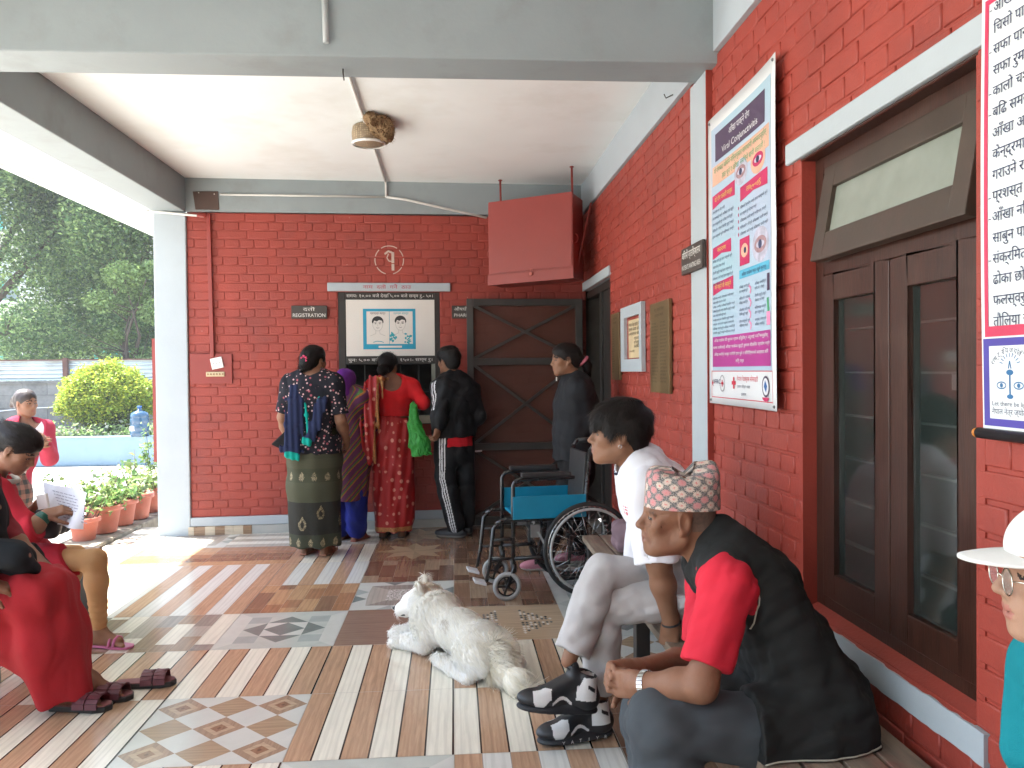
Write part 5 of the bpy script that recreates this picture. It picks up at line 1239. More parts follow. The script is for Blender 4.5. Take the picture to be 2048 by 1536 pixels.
# plaques between the doorway and the pilaster
BRASS = M('dull_brass_plaque', (.20, .14, .07), .42, .55, var=.2, vs=4); ENG = M('engraved_dark', (.08, .055, .03), .6)
def plaque(label, y0, y1, z0, z1, cols):
    m = MB(); m.box((XF-.022, y1, z0), (XF-.004, y0, z1)); o = m.build('brass_plaque', BRASS, None, bevel=.002, origin=(XF, (y0+y1)/2, (z0+z1)/2)); tag(o, label, 'plaque'); pl = Plane((XF-.022, y0, z0), (0, -1, 0), (0, 0, 1), (-1, 0, 0)); m = MB(); w, h = y0-y1, z1-z0; rg = random.Random(2)
    letters(m, pl, [('नेत्र ज्योति संघ', w*.5, h*.90, .018, w*.5), ('दाताहरुको नामावली', w*.5, h*.84, .016, w*.45)], .0012)
    for c_ in range(cols):
        for i in range(18): letters(m, pl, [(rg.choice(['श्री राम बहादुर', 'श्रीमती सीता देवी', 'श्री हरि प्रसाद']), w*(.1+c_*.46), h*(.76-.038*i), .010, w*rg.uniform(.25, .36), 'L')], .0012)
    m.build('engraving', ENG, o)
plaque('large brass name plaque next to the grey pilaster', 4.65, 4.235, 1.228, 1.735, 2); plaque('narrow looking brass plaque beside the dark doorway', 5.815, 5.54, 1.288, 1.758, 1)
m = MB(); y0, y1, z0, z1 = 5.445, 4.838, 1.346, 1.772; a0, a1, b0, b1 = 5.335, 4.90, 1.426, 1.70
for q in ((y0, a0, z0, z1), (a1, y1, z0, z1), (a0, a1, z0, b0), (a0, a1, b1, z1)): m.box((XF-.03, q[1], q[2]), (XF-.004, q[0], q[3]))
o = m.build('framed_notice', GREYB, None, origin=(XF, 5.14, 1.55)); tag(o, 'cream notice with dark lettering in a grey painted frame between brass plaques', 'notice')
m = MB(); m.box((XF-.008, a1, b0), (XF-.003, a0, b1)); m.build('red_recess', RED, o); m = MB(); m.box((XF-.014, a1+.006, b0+.008), (XF-.0085, a0-.07, b1-.02)); m.build('cream_plate', M('cream_plate', (.58, .46, .28), .5), o)
m = MB(); pl = Plane((XF-.014, a0-.07, b0+.008), (0, -1, 0), (0, 0, 1), (-1, 0, 0)); letters(m, pl, [('नेपाल नेत्र ज्योति संघ', .18, .205, .020, .32), ('इलाम शाखा आँखा', .18, .175, .020, .32), ('अस्पताल भवन', .18, .146, .020, .32), ('उद्घाटन', .24, .116, .018, .16), ('श्री प्रमुख', .24, .090, .018, .16), ('अतिथि', .24, .064, .018, .16), ('२०५५ साल', .10, .036, .016, .15)], .0012); m.build('lettering', INKK, o)
# red steel television cabinet hung in the corner
def cabinet():
    a = at(976, 400, Y=6.74); b = at(1145, 379, Y=6.44); zt0, zt1 = 2.715, 2.80; zb0, zb1 = 2.075, 2.10
    P0, P1 = V(a[0], 6.74, 0), V(.965, 6.44, 0); u = nrm(P1-P0); n = nrm(np.cross(UP0, u))*-1; n = n if n[1] < 0 else -n; w = np.linalg.norm(P1-P0)
    C = thing('steel_cabinet', 'red painted steel television cabinet hung from the ceiling corner', 'cabinet', (P0+P1)/2+V(0, .15, 2.4))
    tilt = .06; q = lambda a_, z, d=0: P0+u*a_+V(0, 0, z)+n*(d+ tilt*(z-2.1)*-1.0*0) ; dz = lambda a_: .025*a_/w
    m = MB(); F = [q(0, 2.075), q(w, 2.10), q(w, 2.775), q(0, 2.745)]; m.prism(F, -n*.30); m.build('case', REDM, C, bevel=.004)
    m = MB(); m.prism([q(.01, 2.165, .002), q(w-.01, 2.192, .002), q(w-.005, 2.785, .002), q(.005, 2.755, .002)], n*.006); m.build('door', REDM, C, bevel=.003); m = MB(); m.prism([q(-.004, 2.068, .002), q(w+.004, 2.093, .002), q(w+.004, 2.178, .002), q(-.004, 2.152, .002)], n*.012); m.build('lower_flap', REDM, C, bevel=.003)
    m = MB(); c = q(w*.52, 2.165, .02); m.lathe([(.014, 0), (.016, .008), (.012, .018)], c-V(0, 0, .02), n, 12); m.tube([c+u*-.008, c+u*-.008+V(0, 0, .02), c+u*.008+V(0, 0, .02), c+u*.008], .003, 6); m.build('padlock', M('pinkish_brass', (.45, .12, .09), .5), C)
    for a_ in (.18, .48, .80): m = MB(); m.bar(q(a_*w-.04, 2.752+.03*a_, -.02), q(a_*w+.04, 2.754+.03*a_, -.02), .01, .012); m.build('hinge', REDM, C)
    for a_, dd in ((.03, .26), (.985, .05)): m = MB(); p = q(a_*w, 2.72, -dd if a_ < .5 else -dd); m.tube([V(p[0], p[1], 2.3), V(p[0]-.01, p[1], 3.0)], .009, 8); m.lathe([(.018, 0), (.018, .006)], V(p[0]-.01, p[1], 2.99), n=10); m.build('hanging_rod', REDM, C)
    for s_, z in ((-1, 2.34), (1, 2.42)):
        c = q(0 if s_ < 0 else w, z, -.05); m = MB(); m.tube([c+u*s_*.028*math.cos(t_)*(1)+V(0, 0, .035*math.sin(t_)) for t_ in np.linspace(-1.5, 1.5, 12)], .0028, 6); m.build('side_loop', M('red_wire', (.3, .06, .05), .5), C)
    m = MB(); m.tube([V(1.13, 6.55, 2.72), V(1.0, 6.6, 2.1)], .008, 8); m.build('stay_rod', REDM, C)
cabinet()
# conduits, boxes, fittings
PIPEW = M('white_pvc_conduit', (.60, .60, .57), .45, var=.05)
m = MB(); m.tube([(-.553, 3.80, 2.985), (-.556, 5.2, 2.985), (-.558, 6.2, 2.985), (-.562, 6.985, 2.985)], .0105, 10); m.tube([(-.562, 6.985, 2.985), (-.562, 7.05, 2.975), (-.562, yb(-.562)-.024, 2.86)], .0105, 10)
m.tube([bwp(-.562, 2.865, .022), bwp(-1.94, 2.862, .022)], .0085, 8); m.tube([bwp(-.562, 2.865, .024), bwp(-.40, 2.845, .024), V(.30, 6.98, 2.675)], .010, 8); o = m.build('ceiling_conduit', PIPEW); tag(o, 'white plastic conduit across the ceiling and down to the grey rear beam', 'conduit')
m = MB(); m.tube([(-.53, 3.512, 3.0), (-.525, 3.512, 2.76)], .013, 10); o = m.build('beam_conduit', M('grey_painted_conduit', (.40, .43, .43), .5)); tag(o, 'short grey conduit stub on the front of the cross beam', 'conduit')
m = MB(); m.tube([V(-2.515, 6.94, 2.715), V(-2.10, 6.935, 2.675), V(-2.06, 6.935, 2.672)], .0105, 10, 0); m.sphere((-2.515, 6.94, 2.715), .016, 10); m.tube([V(-2.115, 6.934, 2.6765), V(-2.05, 6.934, 2.672), V(-2.045, 6.945, 2.70)], .0112, 10, 1); o = m.build('pillar_conduit', [PIPEW, REDM]); tag(o, 'short white conduit running across the top of the left pillar', 'conduit')
m = MB(); m.box(bwp(-2.052, 1.47, .016), bwp(-2.012, 2.70, .003)-V(0, .012, 0)) if False else m.bar(bwp(-2.035, 2.70, .018), bwp(-2.022, 1.50, .018), .032, .022); o = m.build('wall_conduit', REDM, None, bevel=.004); tag(o, 'red painted trunking running down the rear wall to the switch', 'trunking')
m = MB(); bwbox(m, -2.205, -1.865, 1.275, 1.527, 0, .014); o = m.build('switch_board', REDM, None, bevel=.003, origin=bwp(-2.03, 1.4, 0)); tag(o, 'red painted board with a tilted white switch and terminal strip on the rear wall', 'switch board')
SB = o; m = MB(); c = bwp(-1.985, 1.448, .022); uu = nrm(V(.97, .05, .2)); vv = nrm(np.cross(uu, V(0, -1, 0)))*-1; m.obox(c, (uu*.048, V(0, .008, 0), vv*.046)); m.build('switch', WHITEP, SB, bevel=.004); m = MB()
for a, b in ((0, 0), (-.025, -.004), (.025, .004)): m.sphere(c+uu*a+V(0, -.008, 0), .004, 8)
m.build('switch_detail', IRON, SB); m = MB(); bwbox(m, -2.075, -1.925, 1.335, 1.375, .014, .026); m.build('terminal_strip', M('cream_bakelite', (.50, .40, .25), .5), SB, bevel=.004); m = MB()
for i in range(6): m.sphere(bwp(-2.06+i*.024, 1.355, .026), .007, 8)
m.build('terminal_screw', M('brass_screw', (.3, .2, .1), .4, .8), SB)
m = MB(); m.prism([bwp(-2.16, 2.885, .02), bwp(-1.955, 2.89, .02), bwp(-1.95, 2.735, .02), bwp(-2.14, 2.735, .02)][::-1], (0, .05, 0)); o = m.build('junction_box', M('brown_box_paint', (.075, .045, .035), .6), None, bevel=.003); tag(o, 'dark brown junction box on the grey beam above the rear wall', 'junction box'); m = MB()
for a, b in ((-2.11, 2.875), (-1.985, 2.865)): m.sphere(bwp(a, b, .022), .005, 8)
m.build('screw', WHITEP, o)
for lab, pt in (('bent nail hook in the soffit of the cross beam', [at(686, 138, Z=2.71), at(686, 138, Z=2.71)+V(0, .0, -.02), at(688, 160, Z=2.68)]), ('small black hook on the grey beam of the side wall', [V(1.145, 4.13, 2.775), V(1.11, 4.14, 2.76), V(1.10, 4.14, 2.78)])):
    m = MB(); m.tube(pt, .0035, 6); o = m.build('hook', IRON); tag(o, lab, 'hook')
# round ceiling fitting with a mud nest built on it
t = NT('woven_cream_cover'); wv = t.vor(70, None, 'F1', 0.2); WOV = t.fin(t.mix(t.ramp(wv, [(.2, 0.), (.5, 1.)]), (.42, .34, .22), (.22, .16, .10)), .7); t.bump(wv, .5, .004)
m = MB(); c = V(-.545, 5.46, 0); m.lathe([(0, 2.998), (.085, 2.998), (.105, 2.985), (.112, 2.94), (.108, 2.89), (.095, 2.875), (0, 2.870)], c, n=32, cap=False); o = m.build('ceiling_fitting', WOV, None, origin=(-.545, 5.46, 2.95)); tag(o, 'round cream meshed ceiling fitting on the conduit beside the mud nest', 'ceiling fitting')
m = MB(); m.lathe([(.106, 2.868), (.112, 2.875), (.112, 2.885), (.100, 2.872)], c, n=32, cap=False); m.build('rim', WHITEP, o)
t = NT('mud_and_straw'); v_ = t.vor(60); MUD = t.fin(t.mix(t.noise(30, 6, .7), (.12, .07, .035), (.34, .22, .11)), .95); t.bump(v_, 1.0, .012)
s = Sdf(.006); s.ell((-.455, 5.42, 2.945), (.085, .12, .07), k=.03); s.ell((-.45, 5.30, 2.965), (.07, .10, .05), k=.03); s.ell((-.50, 5.22, 2.97), (.05, .07, .04), k=.03); s.ell((-.42, 5.20, 2.94), (.035, .06, .05), None, .02, 'sub'); s.folds(.012, 60, UP0, 3, stretch=1); s.folds(.007, 140, UP0, 5, stretch=1); s.cut(V(0, 0, 2.999), UP0); NS = s.build('swallow_nest', MUD, None, origin=(-.45, 5.3, 2.96)); tag(NS, 'brown mud and straw bird nest stuck to the ceiling fitting', 'bird nest')
v, f, mi = blades(s.P, s.Q, 900, .035, .002, lambda p: np.tile(V(.3, -.5, -.4), (len(p), 1)), None, 4, 2, .5, 1); raw_obj('straw', v, f, M('dry_straw', (.35, .24, .12), .8), NS)
UP = V(0, 0, 1)
SK1 = skin('tan_skin', (.235, .118, .070)); LP1 = lipmat('tan_lip', (.235, .118, .070))
SK2 = skin('brown_skin', (.185, .088, .052)); LP2 = lipmat('brown_lip', (.185, .088, .052))
SK3 = skin('fair_skin', (.40, .235, .16)); LP3 = lipmat('fair_lip', (.40, .23, .17))
SKO = skin('weathered_skin', (.205, .100, .060)); LPO = lipmat('weathered_lip', (.20, .10, .06))
STUB = M('grey_stubble_skin', (.115, .075, .055), .7, var=.3, vs=90)
def strands(name, s, parent, n, length, w, dirfn, mask, seed, mats, lift=.25, segs=2, curl=.3):
    v, f, mi = blades(s.P, s.Q, n, length, w, dirfn, mask, seed, segs, lift, len(mats), curl)
    return raw_obj(name, v, f, mats, parent, mi)

# ================================================================ old man in a patterned cap, bent forward on the bench
def old_man():
    hc = at(1352, 1031, Y=2.26); R = frame((-1, .10, .03)); k = 1.0
    base = V(.95, 2.15, .0); P = person('old man in a patterned cap and black waistcoat bent forward on the bench', base)
    J = Fig(); J.k = 1.05; J.side = nrm(V(-.05, -1, 0))
    J.c7 = at(1440, 1098, Y=2.26); J.pel = at(1640, 1420, Y=2.16)
    J.spine = [J.pel, lerp(J.pel, J.c7, .36)+V(.008, 0, .0), lerp(J.pel, J.c7, .72)+V(.008, 0, .004), J.c7+V(.005, 0, -.03)]
    J.shL = at(1452, 1172, Y=2.06); J.shR = at(1420, 1150, Y=2.46)
    elL = at(1402, 1372, Y=1.98); wrL = at(1281, 1368, Y=2.10); elR = at(1400, 1318, Y=2.44); wrR = at(1262, 1340, Y=2.24)
    hpL = J.pel+V(-.02, -.10, -.02); hpR = J.pel+V(-.02, .10, -.02)
    knL = at(1322, 1448, Y=2.02); knR = at(1300, 1430, Y=2.36); anL = V(knL[0]+.04, 2.02, .10); anR = V(knR[0]+.06, 2.38, .10)
    s = Sdf(.0038)
    L = head(s, hc, R, k, ear=1.1, nose=1.12, age=1, jaw=1.05, chin=1.05, neck=J.c7+V(.0, 0, -.01), lips=.75)
    s.cap(L(0, -.07, -.03), L(0, -.085, -.12), .042, .04, .04); 
    for z in (-.075, -.093): s.cap(L(-.05, -.075, z), L(.05, -.075, z), .006, None, .01, 'add')
    torso(s, J, -.012); arm(s, J.shL, elL, wrL, .94); arm(s, J.shR, elR, wrR, .92)
    for h_, kn, an in ((hpL, knL, anL), (hpR, knR, anR)): leg(s, h_, kn, an, 1, -.01, kk=.02); foot(s, an, (-1, 0, 0))
    # clasped hands: knuckles towards the left, fingers interlaced
    hand(s, wrL, (at(1180, 1362, Y=2.24)-wrL)+V(0, 0, -.0), nrm(V(.15, 1, -.25)), 1, .98, curl=(.75, .85, .95, 1.0), thumb=.5, th_out=.5)
    hand(s, wrR, (at(1182, 1352, Y=2.17)-wrR), nrm(V(.2, -1, -.1)), -1, .98, curl=(.8, .85, .9, .95), thumb=.35, th_out=.5)
    fp = face_paint(hc, R, k, brows=0)
    def paint(C):
        mi = fp(C); q = (C-hc) @ R
        st = (q[:, 2] > -.035-.4*np.maximum(q[:, 1]+.03, 0)) & (q[:, 2] < .07) & (q[:, 1] < .028-.3*np.abs(q[:, 2])) & (np.abs(q[:, 0]) < .0805) & ~((np.abs(q[:, 0]) > .0715) & (q[:, 1] < .012) & (q[:, 1] > -.036) & (q[:, 2] < .03) & (q[:, 2] > -.05))
        mi[(mi == 0) & st & (q[:, 2] > -.05) & (q[:, 1] > -.13) & (q[:, 1] < -.034)] = 3; return mi
    b = s.build('body', [SKO, LPO, HAIRB[1], STUB], P, paint=paint); eyes(L, R, k, P)
    GREYH = M('greying_hair', (.05, .042, .036), .6)
    strands('eyebrow', s, P, 500, .009, .0008, lambda p: np.tile(-R[:, 2]*.3+R[:, 0]*np.sign(1), (len(p), 1)), lambda C: ((np.abs(np.abs(((C-hc)@R)[:, 0])-.034) < .019) & (np.abs(((C-hc)@R)[:, 2]-.018) < .005) & (((C-hc)@R)[:, 1] > .04))*1.0, 3, [GREYH])
    # shirt (red polo): collar, sleeves
    REDS = cloth('red_polo_knit', (.52, .020, .040), .8, weave=600)
    s = Sdf(.0055); torso(s, J, .004, shoulders=False, lo=1)
    for sh, el in ((J.shL, elL), (J.shR, elR)):
        e = lerp(sh, el, .80); s.cap(lerp(J.c7, sh, .4), sh, .060, .066, .05); s.cap(sh, e, .067, .064, .03); s.cut(e, e-sh) if False else s.cutbox(e, el-sh, e-.12, e+.12)
    s.cap(J.c7+V(-.005, 0, -.005), J.c7+V(-.065, .005, .035), .068, .064, .02)
    s.cutbox(J.c7+V(-.055, 0, .042), V(-.75, 0, .66), J.c7-.13, J.c7+.14)
    s.folds(.006, 28, nrm(elL-J.shL), 3); s.build('shirt', REDS, P)
    # black waistcoat with pale piping
    VEST = cloth('black_waistcoat_wool', (.016, .017, .017), .8, weave=700, fold=.35); PIPE = M('pale_piping', (.42, .40, .34), .7)
    s = Sdf(.0055); torso(s, J, .020, shoulders=False, w=(.172, .156, .166, .150), d=(.100, .098, .104, .088))
    for sh in (J.shL, J.shR): s.cap(J.c7+V(.0, 0, -.01), lerp(J.c7, sh, .66), .062, .072, .04)
    s.loft([J.pel+V(.01, 0, .06), J.pel+V(-.01, 0, -.02), J.pel+V(-.0, 0, -.13)], [.172, .200, .235], [.104, .122, .165], J.side, .04)
    s.cap(lerp(hpL, knL, .15), lerp(hpL, knL, .55)+V(0, -.02, -.01), .122, .112, .04); s.cap(lerp(hpR, knR, .15), lerp(hpR, knR, .5), .118, .105, .04)
    s.cap(J.c7+V(-.01, 0, .01), J.c7+V(-.04, .0, .042), .068, .064, .03)
    s.cutbox(lerp(hpL, knL, .50), V(-1, 0, .05), lerp(hpL, knL, .62)-V(.35, .25, .3), lerp(hpL, knL, .62)+V(.2, .45, .25))
    s.cut(V(0, 0, .385), V(0, 0, -1))
    hole = lerp(J.shL, elL, .12); s.ell(hole+V(0, -.035, -.02), (.085, .08, .105), frame(elL-J.shL), .006, 'sub'); hole = lerp(J.shR, elR, .15); s.ell(hole+V(0, .04, -.02), (.085, .08, .105), frame(elR-J.shR), .006, 'sub')
    s.ell(hc+V(-.035, 0, -.07), (.088, .085, .11), R, .006, 'sub')
    s.folds(.010, 17, (.6, 0, .8), 5); s.folds(.005, 38, (.9, 0, .4), 15); v_ = s.build('waistcoat', VEST, P)
    m = MB(); ring = []
    # piping round the near armhole, found on the waistcoat surface
    Pv = s.P; c = lerp(J.shL, elL, .12)+V(0, -.035, -.02); dd = nrm(elL-J.shL); Rf = frame(elL-J.shL)
    from mathutils.bvhtree import BVHTree
    bv = BVHTree.FromPolygons([Vector(p) for p in Pv], [list(map(int, q)) for q in s.Q])
    for i in range(40):
        a = 2*PI*i/40-PI; q = c + V(.094*math.cos(a)*1, -.0, .112*math.sin(a)); o = V(0, -.6, 0)
        h = bv.ray_cast(Vector(q+o), Vector((0, 1, 0)), 1.0)
        if h[0] is not None and h[0].y < 2.2 and math.cos(a) > -.1: ring.append(np.array(h[0])+V(0, -.001, 0))
    if len(ring) > 6: m.tube(ring, .0022, 6); m.build('piping', PIPE, v_); m = MB()
    ed = []
    for i in range(30):
        x = J.pel[0]-.33+.56*i/29; h = bv.ray_cast(Vector((x, 1.4, .392)), Vector((0, 1, 0)), 1.0)
        if h[0] is not None and h[0].y < 2.2: ed.append(np.array(h[0])+V(0, -.0015, 0))
    if len(ed) > 4: m.tube(ed, .0024, 6)
    m.build('piping', PIPE, v_)
    # trousers
    TR = cloth('dark_grey_trouser_cotton', (.052, .060, .068), .85, weave=600, fold=.3)
    s = Sdf(.006)
    for h_, kn, an in ((hpL, knL, anL), (hpR, knR, anR)): leg(s, h_, kn, an, 1.03, .016, 1.92, .03, .022)
    s.folds(.009, 24, nrm(knL-hpL), 9, stretch=.6); s.folds(.004, 50, (.5, 0, 1), 19); s.build('trousers', TR, P)
    s = Sdf(.005)
    for an in (anL, anR): s.ell(an+V(-.05, 0, -.055), (.14, .048, .045), None, .01); s.cut(V(0, 0, .012), (0, 0, -1))
    s.build('shoe', M('brown_leather', (.06, .03, .02), .4), P)
    # wristwatch: steel band
    STEEL = M('watch_steel', (.55, .54, .52), .25, 1, var=.05); m = MB(); ax = nrm(wrL-elL); c = lerp(wrL, elL, .10)
    x = nrm(np.cross(ax, UP)); y = np.cross(ax, x)
    for i in range(22):
        a0, a1 = 2*PI*i/22, 2*PI*(i+.86)/22; am = (a0+a1)/2; cn = x*math.cos(am)*.0345+y*math.sin(am)*.0335
        tg = -x*math.sin(am)+y*math.cos(am); m.obox(c+cn, (tg*.0042, ax*.0085, nrm(cn)*.0022))
    W0 = m.build('wristwatch', STEEL, P, bevel=.0008); cn = (x*.2+y*.98); cn = nrm(-UP*.6+V(0, -.8, 0)); cn = nrm(cn-ax*(cn@ax))
    m = MB(); m.lathe([(.0165, .0), (.0175, .004), (.0150, .008), (.0, .0085)], c+cn*.0335, cn, 20); m.build('watch_case', M('dark_watch_face', (.03, .03, .035), .15, .5), W0)
    # patterned cap
    t = NT('floral_woven_cap'); p_ = pat(t, (1, 1, 1), (0, 0, R_(45)))
    q = t.n('ShaderNodeTexVoronoi', feature='F1'); q.inputs['Scale'].default_value = 1; q.inputs['Randomness'].default_value = .0; t.ln(p_, q.inputs['Vector'])
    col = t.ramp(t.sep(q.outputs['Color'])[0], [(0, (.56, .27, .27)), (.5, (.60, .50, .42)), (1, (.62, .36, .34))], 'CONSTANT')
    nz = t.noise(9, 2, .5, p_); rad = t.math('ADD', q.outputs['Distance'], t.math('MULTIPLY', t.math('SUBTRACT', nz, .5), .75))
    g2 = t.mix(t.ramp(t.noise(7, 2, .5, p_), [(.45, 0.), (.55, 1.)]), (.11, .11, .11), (.28, .27, .26))
    cc = t.mix(t.ramp(rad, [(.37, 0.), (.42, 1.)]), col, g2); cc = t.mix(t.ramp(rad, [(.08, 1.), (.13, 0.)]), cc, (.60, .22, .22))
    cc = t.mix(t.ramp(t.noise(30, 2, .5, p_), [(.4, .0), (.7, .22)]), cc, (.12, .11, .11)); t.bump(t.noise(30, 2, .5, p_), .3, .003); CAPM = t.fin(cc, .9, 0, .1)
    n, vs, fs, at_ = 72, [], [], []; prof = [(0, 0), (.3, .02), (.6, .05), (.85, .1), (1, .2), (1.0, .45), (.93, .75), (.90, 1.0)]
    for j, (h, e) in enumerate(prof):
        for i in range(n):
            a = 2*PI*i/n; cx, sy = math.cos(a), math.sin(a)       # cx forward, sy side
            ht = .094+.006*cx*cx + .030*math.exp(-((a-PI)/.42)**2) + .010*math.exp(-(min(a, 2*PI-a)/.5)**2) - .008*abs(sy)
            inn = 1-.10*h - (.22*e*abs(sy) if j > 3 else 0); 
            dg = 1+.035*math.sin(2*a)**2; rr_f, rr_s = .1075*(1-.04*h)*dg, .0875*(1-.05*h)*dg
            if j >= 5: inn *= (1-(j-4)*.22); ht2 = ht + .0045*(j-4) - .002*(j-4)*abs(sy)
            else: ht2 = ht
            y = cx*rr_f*(inn if j >= 4 else 1); x = sy*rr_s*(inn if j >= 4 else 1)
            z = .024 + .010*cx*0 + ht2*min(h, 1) - .006*math.cos(2*a)*0 + (.0025*math.sin(a*9+h*3) if j > 2 else 0)
            if j < 1: z -= .002
            vs.append(L(x, -.016+y, z+.004+.012*(-cx)*0)); at_.append((a*22/(2*PI), h*4.0+ (j > 4)*(j-4)*.6, 0))
    for j in range(len(prof)-1):
        for i in range(n): i2 = (i+1) % n; fs.append((j*n+i2, j*n+i, (j+1)*n+i, (j+1)*n+i2))
    fs.append([(len(prof)-1)*n+i for i in range(n)])
    o = raw_obj('cap', vs, fs, CAPM, P, smooth=True); at_ = np.array(at_); set_attr(o, at_)
    sm = o.modifiers.new('s', 'SUBSURF'); sm.levels = sm.render_levels = 1
    return P
OLD = old_man()

# ================================================================ young man in a white shirt, legs crossed
SHOEB = M('black_shoe_leather', (.012, .013, .016), .45, var=.2, bump=.2); SHOEW = M('white_shoe_leather', (.62, .62, .62), .45, var=.04, bump=.1)
SOLE = M('black_rubber_sole', (.012, .014, .018), .6)
def sneaker(P, heel, toe, up, label=None):
    heel = np.asarray(heel, float); toe = np.asarray(toe, float); f = nrm(toe-heel); up = np.asarray(up, float); up = nrm(up-f*(up@f)); x = np.cross(f, up); Lg = np.linalg.norm(toe-heel)
    q = lambda a, b, c: heel + f*a*Lg + x*b + up*c
    s = Sdf(.0028)
    Rm = np.stack([x, f, up], 1)
    s.ell(q(.20, 0, .052), (.038, .075, .055), Rm, .02); s.ell(q(.72, 0, .042), (.047, .092, .035), Rm, .03); s.cap(q(.14, 0, .05), q(.16, 0, .125), .042, .043, .02); s.cap(q(.34, 0, .115), q(.66, 0, .062), .030, .030, .02)
    s.cap(q(.30, 0, .10), q(.345, 0, .155), .026, .024, .01)
    s.cap(q(.14, 0, .12), q(.16, 0, .19), .032, .034, .01, 'sub')
    def paint(C):
        d = C-heel; a = d@f/Lg; c = d@up; b_ = d@x; mi = np.zeros(len(C), int)
        w = (a > .02) & (a < .30) & (c > .055) & (c < .135) & (np.abs(b_) > .012) & ~((np.abs(c-.10-.15*(a-.12)) < .007) & (a > .05) & (a < .16)) & ((a-.30)*.22+c < .118+.02*np.sin(a*40))
        w |= (a > .64) & (a < .88) & (c > .032+.02*np.sin(a*22)) & (c < .085) & (np.abs(b_) > .016)
        w |= (a > .34) & (a < .62) & (np.abs(c-.036-.022*np.sin((a-.34)*11)) < .0055)
        mi[w] = 1; return mi
    o = s.build('sneaker', [SHOEB, SHOEW], P, paint=paint)
    s2 = Sdf(.0045); s2.ell(q(.22, 0, .012), (.041, .078, .024), Rm, .02); s2.ell(q(.68, 0, .012), (.050, .100, .022), Rm, .03); s2.cap(q(.3, 0, .008), q(.6, 0, .008), .036, .04, .02); s2.cut(q(0, 0, .004), -up); s2.build('sole', SOLE, o)
    m = MB()
    for i in range(5): a = .36+.06*i; m.tube([q(a, -.026, .125-.32*(a-.36)*.6), q(a+.02, 0, .150-.32*(a-.36)*.9), q(a, .026, .125-.32*(a-.36)*.6)], .003, 6)
    m.tube([q(.36, 0, .15), q(.40, -.03, .175), q(.48, -.03, .165), q(.40, -.01, .15)], .002, 6); m.tube([q(.36, 0, .15), q(.42, .03, .17), q(.5, .02, .155)], .002, 6); m.build('shoe_lace', SOLE, o)
    return o, q, x, f, up
